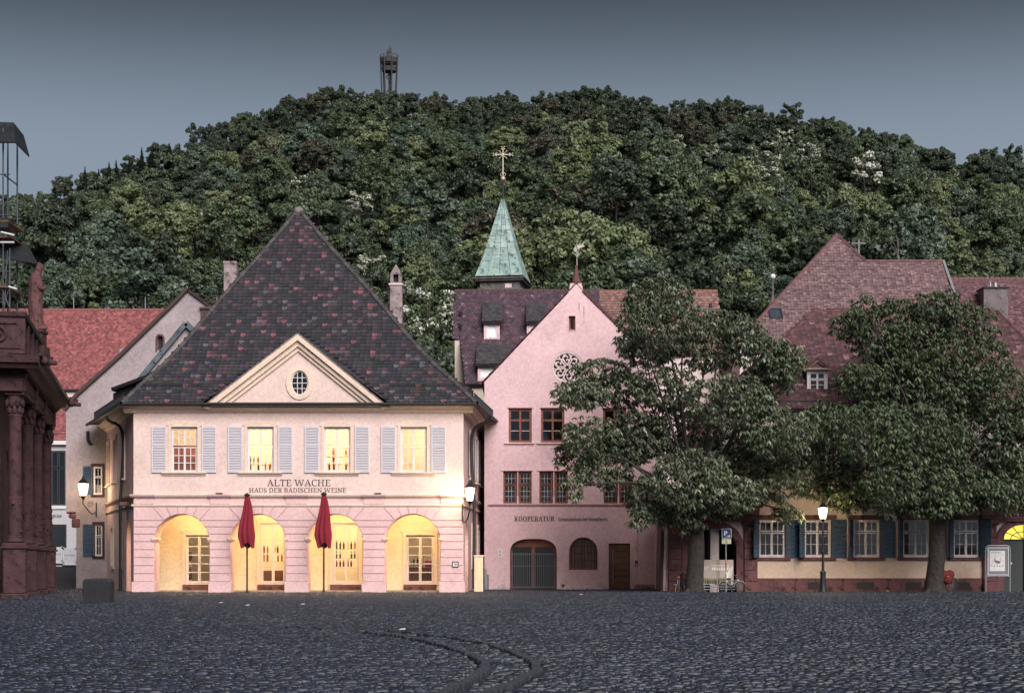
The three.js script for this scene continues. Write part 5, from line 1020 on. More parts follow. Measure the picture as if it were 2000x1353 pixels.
  for (const [c, tp] of [[1597, 700], [1915, 692]]) {
    const dd = onR(764) - 0.1, Xd = p => PX(p, dd), Yd = p => PY(p, dd), mm = T3(0, 0, -dd), y0 = Yd(764), y1 = Yd(726);
    const dm = add(root, 'dormer', slab([[Xd(c - 20), y0 - 0.1], [Xd(c + 20), y0 - 0.1], [Xd(c + 20), Yd(721)], [Xd(c - 20), Yd(721)]], 0.15, 0, [rectHole(Xd(c - 17), Xd(c + 17), y0, y1)]), Mt.white, mm);
    add(dm, 'dormer_cheek', [box(Xd(c - 20), Xd(c - 18), y0 - 0.1, Yd(721), -3, -0.152), box(Xd(c + 18), Xd(c + 20), y0 - 0.1, Yd(721), -3, -0.152)], Mt.bluegrey, mm);
    add(dm, 'dormer_pediment', [slab([[Xd(c - 23), Yd(721)], [Xd(c + 23), Yd(721)], [Xd(c), Yd(tp)]], 0.2, 0.1, [shapeOf([[Xd(c - 16), Yd(718.5)], [Xd(c + 16), Yd(718.5)], [Xd(c), Yd(tp + 6)]])]), box(Xd(c - 25), Xd(c + 25), Yd(723), Yd(720.5), -0.05, 0.2, 0.02)], mat('dormer_sand_trim', [0.50, 0.36, 0.28], { map: grain, size: 1 }), mm);
    add(dm, 'tympanum', slab([[Xd(c - 17), Yd(719)], [Xd(c + 17), Yd(719)], [Xd(c), Yd(tp + 5)]], 0.05, 0.02), mat('plum_panel', [0.16, 0.09, 0.10]), mm);
    add(dm, 'dormer_roof', [plate([V(Xd(c - 24), Yd(720), 0.15), V(Xd(c), Yd(tp - 1.5), 0.15), V(Xd(c), Yd(tp - 1.5), -3.4), V(Xd(c - 24), Yd(720), -3.4)], 0.06), plate([V(Xd(c), Yd(tp - 1.5), 0.15), V(Xd(c + 24), Yd(720), 0.15), V(Xd(c + 24), Yd(720), -3.4), V(Xd(c), Yd(tp - 1.5), -3.4)], 0.06)], mat('dormer_clay', [0.2, 0.09, 0.085], { map: rough, size: 0.5 }), mm);
    windowIn(root, mm, Xd(c - 17), Xd(c + 17), y0, y1, [[0, 0.5, 0, 0.6, 1, 2], [0.5, 1, 0, 0.6, 1, 2], [0, 0.5, 0.62, 1, 1, 1], [0.5, 1, 0.62, 1, 1, 1]], Mt.white, { z: -0.04, fw: 0.05, sw: 0.045 });
  }
  add(roof, 'snow_guard', [bar(V(XR(1470), yE + 0.5, -DR + 0.25), V(XR(1640), yE + 0.5, -DR + 0.25), 0.03), bar(V(XR(1470), yE + 0.3, -DR + 0.25), V(XR(1640), yE + 0.3, -DR + 0.25), 0.03), ...[...Array(24)].map((_, i) => bar(V(XR(1470 + i * 7.3), yE + 0.12, -DR + 0.25), V(XR(1470 + i * 7.3), yE + 0.5, -DR + 0.25), 0.025))], Mt.iron);
}
// ================================================================ big tiled roofs behind
{
  const d = 97, root = thing('hip_roofed_hall', 'large hall with steep pinkish tiled hip roof and skylight behind the right tree', 'house', V(PX(1640, d), 0, -d - 6));
  const T = [[0.36, [0.24, 0.145, 0.147]], [0.3, [0.20, 0.12, 0.126]], [0.22, [0.31, 0.20, 0.195]], [0.12, [0.15, 0.09, 0.10]]];
  const run = 8, dt = d + run;
  const eL = V(PX(1440, d), PY(672, d), -d), eR = V(PX(1900, d), PY(672, d), -d), ap = at(1635, 460, 105.7), k1 = at(1690, 512, dt - 1.6), k2 = at(1841, 514, dt - 1.6);
  eL.y = eR.y = Math.min(eL.y, eR.y);
  add(root, 'wall', box(eL.x + 0.2, PX(1843, dt), -0.05, eL.y + 0.02, -d - 15, -d - 0.3), Mt.pale);
  k2.y = k1.y; k2.z = k1.z;
  const eK = V(k2.x, eR.y, -d);
  const roof = add(root, 'roof', [plate([eL, eK, k2, k1, ap].slice(0, 3).concat([k1]), 0.1), plate([eL, k1, ap], 0.1), plate([k2, eK, eK.clone().setZ(-d - 15), k2.clone().setZ(k2.z - 2)], 0.1), plate([eL.clone().setZ(-d - 15), eL, ap], 0.1)], mat('roof_deck_rosy', [0.11, 0.05, 0.055], { map: rough, size: 1 }));
  // rows: left limit follows the hip, right limit the verge, then the peak
  const rows = [], rows2 = [], ex = 0.17;
  const u = V(1, 0, 0), sl = V().subVectors(k1, V(k1.x, eL.y, eL.z)), v = sl.clone().normalize(), n = Math.floor(sl.length() / ex);
  for (let i = 0; i < n; i++) { const t = i / n, y = eL.y + (k1.y - eL.y) * t, z = -d + (k1.z + d) * t, th = (y - eL.y) / (ap.y - eL.y), x0 = eL.x + (ap.x - eL.x) * th; rows.push({ o: V(x0, y, z + 0.02), u, v, len: eK.x - x0 }); }
  const n2 = Math.floor(V(0, ap.y - k1.y, ap.z - k1.z).length() / ex), v2 = V(0, ap.y - k1.y, ap.z - k1.z).normalize();
  for (let i = 0; i < n2; i++) { const t = i / n2, y = k1.y + (ap.y - k1.y) * t, z = k1.z + (ap.z - k1.z) * t, th = (y - eL.y) / (ap.y - eL.y), x0 = eL.x + (ap.x - eL.x) * th; const x1 = k1.x + (ap.x - k1.x) * Math.pow(t, 0.8); rows.push({ o: V(x0, y, z + 0.05), u, v: v2, len: Math.max(0.1, x1 - x0) }); }
  add(roof, 'peak', plate([V(eL.x + (ap.x - eL.x) * ((k1.y - eL.y) / (ap.y - eL.y)), k1.y, k1.z), k1, ap], 0.1), mat('roof_deck_rosy', []));
  tileRows(root, roof, rows, 0.19, 0.34, T, { t: 0.03, round: 0.6 });
  const hipL = (a, b) => { const nn = Math.floor(a.distanceTo(b) / 0.4), t = V().subVectors(b, a).normalize(); for (let i = 0; i < nn; i++) put(roof, 'ridge_tile', unitBar, mat('ridge_rosy' + i % 2, [[0.25, 0.12, 0.12], [0.2, 0.095, 0.1]][i % 2], { map: rough, size: 0.5 }), new THREE.Matrix4().compose(a.clone().lerp(b, (i + 0.5) / nn).add(V(0, 0.06, 0.05)), new THREE.Quaternion().setFromUnitVectors(V(1, 0, 0), t), V(0.42, 0.15, 0.24))); };
  hipL(eL, ap); hipL(ap, k1); hipL(k1, k2);
  add(roof, 'verge_flashing', bar(k2.clone().add(V(0.05, 0.1, 0.05)), eK.clone().add(V(0.05, 0.1, 0.05)), 0.14, 0.1), Mt.zinc);
  // skylight
  const sk = t => V(0, eL.y + (k1.y - eL.y) * t, -d + (k1.z + d) * t);
  const fz = new THREE.Matrix4().makeBasis(u, v, V().crossVectors(u, v));
  const skd = d + 2.4, skp = at(1515, 615, 99.2), tt = (skp.y - eL.y) / (k1.y - eL.y), c = sk(tt); c.x = PX(1515, -c.z);
  const f2 = fz.clone().setPosition(c), sw = 0.38, shh = 0.52;
  const S = add(root, 'skylight', slab([[-sw, -shh], [sw, -shh], [sw, shh], [-sw, shh]], 0.16, 0.14, [rectHole(-sw + 0.07, sw - 0.07, -shh + 0.07, shh - 0.07)], 0.01), Mt.iron, f2);
  add(S, 'pane', slab([[-sw + 0.06, -shh + 0.06], [sw - 0.06, -shh + 0.06], [sw - 0.06, shh - 0.06], [-sw + 0.06, shh - 0.06]], 0.03, 0.09), mat('skylight_glass', [0.30, 0.36, 0.44], { rough: 0.08, metal: 0.9 }), f2);
  // turret tip with ball at the left
  const g = thing('roof_finial', 'slender grey spike with a white ball beside the hall roof', 'finial', at(1510, 672, 103)); const q = 103;
  add(g, 'ball', new THREE.SphereGeometry(0.16, 14, 10).translate(...at(1510, 540, q).toArray()), mat('finial_white', [0.7, 0.68, 0.66]));
  add(g, 'spike', lathe([[0.04, 3.2], [0.05, 2.1], [0.2, 1.7], [0.5, 0.9], [0.9, 0]], 8).translate(PX(1510, q), PY(645, q), -q), mat('turret_slate', [0.22, 0.16, 0.16], { map: rough, size: 1 }));
  add(g, 'turret', box(PX(1482, q), PX(1538, q), -0.05, PY(644, q), -q - 0.9, -q + 0.9), Mt.pale);
}
{
  const d = 104, root = thing('lower_roofed_wing', 'wing with dull red tiled roof and grey metal chimney box at the far right', 'house', V(PX(1925, d), 0, -d - 5)), run = 5;
  const a = V(PX(1846, d), PY(690, d), -d), b = V(PX(2090, d), PY(690, d), -d), c = at(2085, 546, d + run), e = at(1842, 546, d + run);
  add(root, 'wall', box(a.x + 0.2, b.x - 0.2, -0.05, a.y - 0.05, -d - 9, -d - 0.3), Mt.pale);
  const roof = add(root, 'roof', [plate([a, b, c, e], 0.15), plate([e, c, V(c.x, a.y, -d - 10), V(e.x, a.y, -d - 10)], 0.15)], mat('roof_deck_rosy', []));
  tileRows(root, roof, planeRows(a, b, c, e, 0.17, 0.012), 0.2, 0.34, [[0.4, [0.18, 0.082, 0.096]], [0.4, [0.145, 0.07, 0.082]], [0.2, [0.23, 0.125, 0.13]]], { t: 0.03, round: 0.5 });
  for (let i = 0; i < 24; i++) put(roof, 'ridge_tile', unitBar, mat('ridge_rosy0', []), new THREE.Matrix4().compose(e.clone().lerp(c, (i + 0.5) / 24).add(V(0, 0.06, 0)), new THREE.Quaternion(), V(e.distanceTo(c) / 24 * 0.96, 0.16, 0.24)));
  const dd = d + 2.2, cb = add(roof, 'chimney_box', box(PX(1922, dd), PX(1971, dd), PY(640, dd), PY(563, dd), -dd - 1.4, -dd, 0.02), mat('grey_sheet_metal', [0.14, 0.10, 0.105], { map: rough, size: 2, rough: 0.5 }));
  add(cb, 'chimney_lid', box(PX(1920, dd), PX(1973, dd), PY(563, dd), PY(560, dd), -dd - 1.5, -dd + 0.1, 0.02), Mt.iron);
  add(cb, 'vent_pipe', [rod(at(1935, 563, dd + 0.4), at(1935, 551, dd + 0.4), 0.07, 0.07), rod(at(1945, 563, dd + 0.4), at(1945, 553, dd + 0.4), 0.14, 0.12)], Mt.zinc);
  const t = thing('cross_post', 'thin pale cross standing behind the big hall roof', 'cross', at(1678, 600, 116)); const q = 116;
  add(t, 'post', bar(at(1678, 600, q).setY(-0.05), at(1678, 468, q), 0.12), mat('weathered_post', [0.16, 0.16, 0.15])); add(t, 'crossbar', bar(at(1664, 475, q), at(1692, 475, q), 0.1), mat('weathered_post', []));
}
// ================================================================ left side: gabled grey-mauve house, red-roofed hall, street
{
  const d = 91, X = px => PX(px, d), Y = py => PY(py, d), m = T3(0, 0, -d);
  const root = thing('grey_gabled_house', 'grey mauve gabled house with blue shutters on a narrow passage', 'house', V(X(250), 0, -d - 4));
  const sh1 = [181, 199, 911, 966], sh2 = [184, 199, 1024, 1086];
  const out = [[148, 1160], [450, 1160], [450, 640], [414, 600], [366, 565], [345, 588], [230, 700], [150, 772], [128, 800], [128, 999], [140, 1003], [140, 1010], [148, 1016]].map(([x, y]) => [X(x), y === 1160 ? -0.05 : Y(y)]);
  const aw = archPts(X(312), 5.5 / FL * d, Y(684), Y(661));
  const wall = add(root, 'gable_wall', slab(out, 0.4, 0, [aw, rectHole(X(sh1[0]), X(sh1[1]), Y(sh1[3]), Y(sh1[2])), rectHole(X(sh2[0]), X(sh2[1]), Y(sh2[3]), Y(sh2[2]))]), Mt.mauve, m);
  add(root, 'side_wall', [box(X(128), X(128) + 0.3, Y(1000), Y(801), -d - 9, -d - 0.402), box(X(148), X(148) + 0.3, -0.05, Y(1000), -d - 9, -d - 0.402), box(X(148) + 0.3, X(450), -0.05, Y(640), -d - 9, -d - 8.7)], Mt.mauve);
  const k = [V(X(366), Y(563), 0), V(X(345), Y(586), 0), V(X(230), Y(698), 0), V(X(150), Y(770), 0), V(X(124), Y(801), 0)];
  const z0 = -d + 0.15, z1 = -d - 9, dark = mat('roof_deck_plum', []);
  const rf = []; for (let i = 0; i < 4; i++) rf.push(plate([k[i + 1].clone().setZ(z0), k[i].clone().setZ(z0), k[i].clone().setZ(z1), k[i + 1].clone().setZ(z1)], 0.12));
  rf.push(plate([k[0].clone().setZ(z0), V(X(418), Y(602), z0), V(X(418), Y(602), z1), k[0].clone().setZ(z1)], 0.12));
  const roof = add(root, 'roof', rf, dark);
  add(roof, 'verge_board', k.slice(0, 4).map((p, i) => bar(p.clone().setZ(z0 + 0.02), k[i + 1].clone().setZ(z0 + 0.02), 0.05, 0.16)), mat('verge_brown', [0.06, 0.035, 0.035]));
  add(root, 'roof_box', [box(X(392), X(424), Y(640), Y(604), -d - 2, -d + 0.1), box(X(390), X(428), Y(604), Y(600), -d - 2.1, -d + 0.2)], mat('plum_clad', [0.13, 0.07, 0.075], { map: rough, size: 1 }));
  add(wall, 'window_surround', slab([...archPts(X(312), 9 / FL * d, Y(687), Y(661)), ...archPts(X(312), 5.5 / FL * d, Y(687), Y(661)).reverse()], 0.08, 0.03), Mt.redstone, m);
  add(root, 'attic_window', slab(archPts(X(312), 5.4 / FL * d, Y(684), Y(661)), 0.02, -0.25), Mt.dark, m);
  for (const [a, b, t, u, sa] of [[181, 199, 911, 966, 161.5], [184, 199, 1024, 1086, 161.5]]) {
    const [x0, x1, y0, y1] = [X(a), X(b), Y(u), Y(t)];
    add(wall, 'window_surround', slab([[x0 - 0.12, y0 - 0.14], [x1 + 0.12, y0 - 0.14], [x1 + 0.12, y1 + 0.14], [x0 - 0.12, y1 + 0.14]], 0.1, 0.04, [rectHole(x0 + 0.001, x1 - 0.001, y0 + 0.001, y1 - 0.001)]), Mt.darkstone, m);
    windowIn(root, m, x0, x1, y0, y1, [[0, 1, 0, 0.62, 2, 2], [0, 1, 0.64, 1, 2, 1]], Mt.white, { z: -0.1, fw: 0.05, sw: 0.04 });
    const sh = add(root, 'shutter', slab([[X(sa), y0], [x0 - 0.03, y0], [x0 - 0.03, y1], [X(sa), y1]], 0.03, 0.075, [rectHole(X(sa) + 0.05, x0 - 0.08, y0 + 0.06, y1 - 0.06)]), Mt.blue, m);
    const n = 18; for (let i = 0; i < n; i++) put(sh, 'slat', unitBar, Mt.blue, m.clone().multiply(T3((X(sa) + x0 - 0.03) / 2, y0 + 0.06 + (y1 - y0 - 0.12) * (i + 0.5) / n, 0.058)).multiply(new THREE.Matrix4().makeRotationX(-0.7)).multiply(new THREE.Matrix4().makeScale(x0 - X(sa) - 0.12, 0.075, 0.012)));
  }
  for (const [px, a, b, c, e] of [[0, 128, 141, 999, 1003], [0, 133, 141, 1003.5, 1012], [0, 139, 148, 1012.5, 1030]]) add(wall, 'corbel', box(X(a), X(b) + 0.2, Y(e), Y(c), -0.5, 0.05, 0.05), Mt.redstone, m);
  // second gable with blue-grey boarding in front of it
  const d2 = 88.5, X2 = px => PX(px, d2), Y2 = py => PY(py, d2), m2 = T3(0, 0, -d2);
  const rear = thing('boarded_gable', 'small gable edged with blue grey boards next to the steep dark roof', 'gable', V(X2(350), 0, -d2 - 1));
  add(rear, 'gable_wall', slab([[X2(268), -0.05], [X2(420), -0.05], [X2(420), Y2(680)], [X2(362), Y2(632)], [X2(268), Y2(742)]], 0.3, 0), Mt.mauve, m2);
  for (const [a, b] of [[[268, 748], [364, 632]], [[364, 632], [384, 652]]]) add(rear, 'verge_board', bar(V(X2(a[0]), Y2(a[1]), 0.1), V(X2(b[0]), Y2(b[1]), 0.1), 0.3, 0.26), Mt.bluegrey, m2);
}
{
  const d = 116, X = px => PX(px, d), Y = py => PY(py, d), m = T3(0, 0, -d), root = thing('red_roofed_hall', 'white modern fronted hall with a long red tiled roof behind the passage', 'building', V(X(170), 0, -d - 5));
  const w1 = [98, 127.5, 880, 987], w2 = [94, 129, 1024, 1072];
  add(root, 'wall', slab([[X(-20), -0.05], [X(330), -0.05], [X(330), Y(862)], [X(-20), Y(862)]], 0.4, 0, [w1, w2, [40, 84, 880, 987]].map(w => rectHole(X(w[0]), X(w[1]), Y(w[3]), Y(w[2])))), mat('white_render', [0.60, 0.58, 0.60], { map: grain, size: 5 }), m);
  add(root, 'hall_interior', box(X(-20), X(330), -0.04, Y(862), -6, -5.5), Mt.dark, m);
  add(root, 'eaves_band', box(X(-25), X(335), Y(869), Y(861), -0.3, 0.35, 0.02), Mt.white, m);
  windowIn(root, m, X(w1[0]), X(w1[1]), Y(w1[3]), Y(w1[2]), [[0, 0.48, 0, 0.68, 1, 1], [0.52, 1, 0, 0.68, 1, 1], [0, 0.48, 0.7, 1, 1, 1], [0.52, 1, 0.7, 1, 1, 1]], mat('graphite_frame', [0.04, 0.042, 0.046]), { z: -0.1, fw: 0.06, sw: 0.05 });
  windowIn(root, m, X(w2[0]), X(w2[1]), Y(w2[3]), Y(w2[2]), [[0, 1, 0, 1, 1, 1]], mat('graphite_frame', []), { z: -0.1, fw: 0.06, sw: 0.05 });
  add(root, 'window_band', box(X(90), X(152), Y(994), Y(988.5), 0.003, 0.1, 0.01), Mt.white, m);
  add(root, 'lettering', lettering('FORUM', fontB, X(93), X(119), Y(1011), 6 / FL * d), Mt.letter, m);
  const run = 7, a = V(X(-20), Y(862), -d + 0.3), b = V(X(330), Y(862), -d + 0.3), c = at(345, 607, d + run), e = at(-30, 607, d + run);
  const roof = add(root, 'roof', [plate([a, b, c, e], 0.15), plate([e, c, V(c.x, a.y, -d - 14), V(e.x, a.y, -d - 14)], 0.15)], mat('roof_deck_redhall', [0.2, 0.06, 0.06], { map: rough, size: 1 }));
  tileRows(root, roof, planeRows(a, b, c, e, 0.18, 0.012), 0.19, 0.36, [[0.5, [0.34, 0.105, 0.105]], [0.3, [0.29, 0.088, 0.09]], [0.2, [0.40, 0.13, 0.125]]], { t: 0.03, round: 0.9 });
  for (let i = 0; i < 34; i++) put(roof, 'ridge_tile', unitBar, mat('ridge_redhall', [0.36, 0.13, 0.125], { map: rough, size: 0.5 }), new THREE.Matrix4().compose(e.clone().lerp(c, (i + 0.5) / 34).add(V(0, 0.06, 0)), new THREE.Quaternion(), V(e.distanceTo(c) / 34 * 0.95, 0.18, 0.28)));
  const onR = py => d - 0.3 + (run + 0.3) * (862 - py) / (862 - 607);
  for (const py of [752, 850]) { const dd = onR(py) - 0.08, g = [bar(at(96, py, dd), at(200, py, dd), 0.04), bar(at(96, py - 3.5, dd), at(200, py - 3.5, dd), 0.04)]; for (let x = 96; x < 200; x += 5) g.push(bar(at(x, py + 1, dd), at(x, py - 4, dd), 0.035)); add(roof, 'snow_guard', g, Mt.iron); }
  for (const px of [135, 182, 230]) { const dd = onR(632) - 0.1; add(roof, 'roof_hook', rod(at(px, 634, dd), at(px, 629, dd), 0.05), Mt.iron); }
  // roof dormer cut by the gable
  const dd = onR(795) - 0.4, dm = add(root, 'dormer', slab([[PX(126, dd), PY(800, dd)], [PX(176, dd), PY(800, dd)], [PX(176, dd), PY(764, dd)], [PX(126, dd), PY(764, dd)]], 1.4, -dd, [rectHole(PX(134, dd), PX(170, dd), PY(796, dd), PY(775, dd))]), Mt.pale);
  add(dm, 'dormer_window', box(PX(134, dd), PX(170, dd), PY(796, dd), PY(775, dd), -dd - 0.3, -dd - 0.2), Mt.dark);
  add(dm, 'dormer_roof', box(PX(123, dd), PX(180, dd), PY(764, dd), PY(760, dd), -dd - 1.8, -dd + 0.25, 0.03), mat('roof_deck_plum', []));
  for (const px of [143, 283, 423]) single('lightning_rod', rod(at(px, 607, d + run), at(px, 580, d + run), 0.035, 0.03, 6), Mt.steel, `thin pale rod on the red roof ridge, ${px < 200 ? 'nearest the stone figure' : px < 300 ? 'midway along the ridge' : 'closest to the steep dark roof'}`, 'rod');
  const street = box(X(60), X(200), -0.02, 0.4, -d + 0.5, -d + 14);
}
// white slatted barrier fence at the end of the passage
{
  const d = 105, t = thing('barrier_fence', 'white slatted barrier fence across the end of the passage', 'fence', V(PX(122, d), 0, -d));
  const rise = 0.62;
  const w = mat('barrier_white', [0.75, 0.75, 0.78]);
  for (const [a, b, ya, yb] of [[94, 122, 1068, 1097], [122, 149, 1070, 1100]]) {
    const x0 = PX(a, d) + 0.02, x1 = PX(b, d) - 0.02, y1 = PY(ya, d), y0 = PY(yb, d), z = -d;
    add(t, 'barrier_rail', [box(x0, x1, y1 - 0.12, y1, z - 0.03, z + 0.03), box(x0, x1, y0, y0 + 0.1, z - 0.03, z + 0.03), box(x0, x1, (y0 + y1) / 2 - 0.02, (y0 + y1) / 2 + 0.06, z - 0.025, z + 0.025), box(x0, x0 + 0.06, y0 - 0.15, y1 + 0.05, z - 0.03, z + 0.03), box(x1 - 0.06, x1, y0 - 0.15, y1 + 0.05, z - 0.03, z + 0.03)], w);
    for (let i = 0; i < 8; i++) add(t, 'slat', bar(V(x0 + 0.08 + (x1 - x0 - 0.16) * i / 8, y1 - 0.1, z), V(x0 + 0.08 + (x1 - x0 - 0.16) * (i + 0.7) / 8, y0 + 0.08, z), 0.05, 0.03), w);
    add(t, 'foot', box((x0 + x1) / 2 - 0.4, (x0 + x1) / 2 + 0.4, y0 - 0.22, y0 - 0.1, z - 0.25, z + 0.25, 0.03), Mt.iron);
  }
  // street rising gently behind the square
  const y0 = PY(1100, d) - 0.24;
  const s = mesh('street', uvBox(plain(quadGeo([[V(PX(60, 92), 0.0, -92), V(PX(205, 92), 0.0, -92), V(PX(205, 103), y0, -103), V(PX(60, 103), y0, -103)], [V(PX(60, 103), y0, -103), V(PX(205, 103), y0, -103), V(PX(205, 116), y0 + 0.05, -116.5), V(PX(60, 116), y0 + 0.05, -116.5)]]))), mat('asphalt', [0.045, 0.045, 0.052], { map: rough, size: 2 })); s.userData.kind = 'structure'; s.userData.label = 'short asphalt street rising behind the passage'; scene.add(s);
}
// dark ribbed block on the cobbles
{
  const d = 58.6, t = thing('ribbed_block', 'dark ribbed bollard block standing on the cobbles before the passage', 'block', V(PX(186, d), 0, -d));
  const bm = mat('dark_ribbed_rubber', [0.022, 0.024, 0.028], { map: rough, size: 0.5, rough: 0.7 }), x0 = PX(158, d), x1 = PX(215, d), y1 = PY(1129, d);
  add(t, 'body', slab([[x0 + 0.05, -0.03], [x1 - 0.04, -0.03], [x1 - 0.01, y1 - 0.12], [x1 - 0.08, y1 - 0.02], [(x0 + x1) / 2, y1], [x0 + 0.1, y1 - 0.03], [x0 + 0.03, y1 - 0.12]], 0.7, 0, [], 0.04), bm, T3(0, 0, -d));
  for (let i = 0; i < 15; i++) add(t, 'rib', box(x0 + 0.07 + i * 0.06, x0 + 0.095 + i * 0.06, 0.02, y1 - 0.09, -0.01, 0.035, 0.008), bm, T3(0, 0, -d));
}
// ================================================================ church porch at the left edge
{
  const root = thing('church_porch', 'weathered red sandstone church porch with four columns and heavy cornice', 'porch', V(-20.5, 0, -74));
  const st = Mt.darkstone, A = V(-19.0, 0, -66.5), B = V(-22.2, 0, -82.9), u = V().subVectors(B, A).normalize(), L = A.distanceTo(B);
  const nrm = V().crossVectors(u, V(0, 1, 0)).normalize();      // outward, towards the square
  const f = new THREE.Matrix4().makeBasis(u, V(0, 1, 0), nrm).setPosition(A);
  const capY = PY(766, 66.5), pedY = PY(1064, 66.5), corY = 9.15;
  const at4 = [0, 1, 2, 3].map(i => [0, 5.5, 10.8, L][i]);
  for (const s of at4) {
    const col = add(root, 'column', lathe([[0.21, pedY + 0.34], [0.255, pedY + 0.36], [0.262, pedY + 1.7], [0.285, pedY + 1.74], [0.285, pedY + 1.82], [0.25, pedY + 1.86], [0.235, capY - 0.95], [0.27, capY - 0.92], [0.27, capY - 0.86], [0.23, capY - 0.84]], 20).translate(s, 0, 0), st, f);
    // relief on the lower drum
    for (let k = 0; k < 14; k++) { const a = rr(-0.6, 3.6), y = pedY + rr(0.5, 1.6); add(col, 'relief', new THREE.SphereGeometry(rr(0.04, 0.08), 7, 5).translate(s + Math.cos(a) * 0.25, y, Math.sin(a) * 0.25), st, f); }
    add(col, 'column_base', [lathe([[0.001, pedY + 0.36], [0.25, pedY + 0.36], [0.3, pedY + 0.3], [0.27, pedY + 0.24], [0.34, pedY + 0.16], [0.35, pedY + 0.08], [0.001, pedY + 0.08]], 18).translate(s, 0, 0)], st, f);
    const leaf = []; for (let r = 0; r < 2; r++) for (let k = 0; k < 8; k++) { const a = (k + r * 0.5) / 8 * 6.283; leaf.push(new THREE.SphereGeometry(0.085, 7, 6).scale(1, 2.0, 1).translate(s + Math.cos(a) * (0.25 + r * 0.05), capY - 0.68 + r * 0.26, Math.sin(a) * (0.25 + r * 0.05))); }
    add(col, 'capital', [lathe([[0.001, capY - 0.84], [0.23, capY - 0.84], [0.25, capY - 0.4], [0.34, capY - 0.14], [0.001, capY - 0.14]], 16).translate(s, 0, 0), box(s - 0.38, s + 0.38, capY - 0.14, capY, -0.38, 0.38, 0.03), ...leaf], st, f);
    add(root, 'pedestal', [box(s - 0.42, s + 0.42, 0.18, pedY - 0.14, -0.42, 0.42, 0.03), box(s - 0.52, s + 0.52, -0.04, 0.18, -0.52, 0.52, 0.04), box(s - 0.5, s + 0.5, pedY - 0.14, pedY - 0.05, -0.5, 0.5, 0.02), box(s - 0.44, s + 0.44, pedY - 0.05, pedY + 0.08, -0.44, 0.44, 0.02)], st, f);
    add(root, 'entablature_block', box(s - 0.42, s + 0.42, capY + 0.002, corY - 0.55, -0.4, 0.42, 0.02), st, f);
  }
  // wall behind, architrave, cornice, parapet
  const wall = add(root, 'wall', [box(-1.2, L + 0.8, -0.05, corY - 0.3, -2.0, -0.62, 0), box(-1.2, -0.6, -0.05, corY - 0.3, -5, -0.63)], st, f);
  for (let k = 0; k < 3; k++) add(wall, 'arched_niche', [slab([...archPts((at4[k] + at4[k + 1]) / 2, 1.35, 2.2, 4.8), ...archPts((at4[k] + at4[k + 1]) / 2, 1.05, 2.2, 4.8).reverse()], 0.12, -0.56, [], 0.02)], st, f);
  add(root, 'architrave', [mould([[-0.6, capY + 0.004], [0.30, capY + 0.004], [0.30, capY + 0.2], [0.34, capY + 0.22], [0.34, capY + 0.42], [0.4, capY + 0.48], [-0.6, capY + 0.5]], -0.55, L + 0.5), box(-0.5, L + 0.45, capY + 0.501, corY - 0.5, -0.6, 0.28)], st, f);
  for (let s = -0.3; s < L + 0.4; s += 0.5) add(root, 'dentil', box(s, s + 0.24, corY - 0.62, corY - 0.46, 0.2, 0.5, 0.02), st, f);
  add(root, 'cornice', [mould([[-0.6, corY - 0.5], [0.5, corY - 0.5], [0.62, corY - 0.36], [0.85, corY - 0.3], [0.9, corY - 0.12], [0.98, corY - 0.06], [0.98, corY], [-0.6, corY + 0.06]], -1.2, L + 0.9)], st, f);
  add(root, 'gutter', bar(V(-1.2, corY + 0.05, 1.0), V(L + 0.95, corY + 0.05, 1.0), 0.1, 0.06), Mt.iron, f);
  // carved lion head on the cornice end and on the corner
  for (const s of [-0.2, L + 0.9]) add(root, 'waterspout', [new THREE.SphereGeometry(0.2, 10, 8).scale(1.2, 0.9, 1).translate(s, corY - 0.1, 1.1), rod(V(s, corY - 0.1, 1.1), V(s + 0.12, corY - 0.16, 1.55), 0.15, 0.09), new THREE.SphereGeometry(0.08, 8, 6).translate(s + 0.1, corY + 0.04, 1.35)], st, f);
  // parapet with pierced panels up to the figure
  const pTop = 10.8, sF = 7.6;
  for (let k = 0; k < 4; k++) { const a = -1.0 + k * 2.15, b = a + 2.05; add(root, 'parapet_panel', slab([[a, corY + 0.06], [b, corY + 0.06], [b, pTop - 0.18], [a, pTop - 0.18]], 0.25, 0.35, [0, 1, 2, 3].map(i => archPts(a + 0.3 + i * 0.48, 0.15, corY + 0.3, pTop - 0.55))), st, f); }
  add(root, 'parapet_rail', mould([[0.0, pTop - 0.18], [0.48, pTop - 0.18], [0.52, pTop - 0.05], [0.46, pTop], [0.0, pTop]], -1.15, sF), mat('lead_grey_cap', [0.05, 0.046, 0.052], { map: rough, size: 1 }), f);
  for (const s of [-1.0, 1.1, 3.3, 5.4]) add(root, 'parapet_post', box(s - 0.16, s + 0.16, corY + 0.06, pTop - 0.19, 0.02, 0.44, 0.02), st, f);
  // near end face, turned towards the square
  const e = A.clone().addScaledVector(u, -1.2), ef = new THREE.Matrix4().makeBasis(nrm.clone(), V(0, 1, 0), u.clone().negate()).setPosition(e);
  add(root, 'end_wall', [slab([[-6, -0.05], [-0.6, -0.05], [-0.6, corY - 0.3], [-6, corY - 0.3]], 0.3, 0.02), slab([[-6, corY + 0.06], [0.46, corY + 0.06], [0.46, pTop - 0.2], [-6, pTop - 0.2]], 0.3, 0.0)], st, ef);
  add(root, 'end_cornice', [mould([[-0.3, corY - 0.5], [0.1, corY - 0.5], [0.2, corY - 0.36], [0.35, corY - 0.3], [0.42, corY - 0.05], [-0.3, corY + 0.05]], -6, 0.98), mould([[-0.3, pTop - 0.2], [0.1, pTop - 0.2], [0.14, pTop - 0.05], [-0.3, pTop]], -6, 0.5)], st, ef);
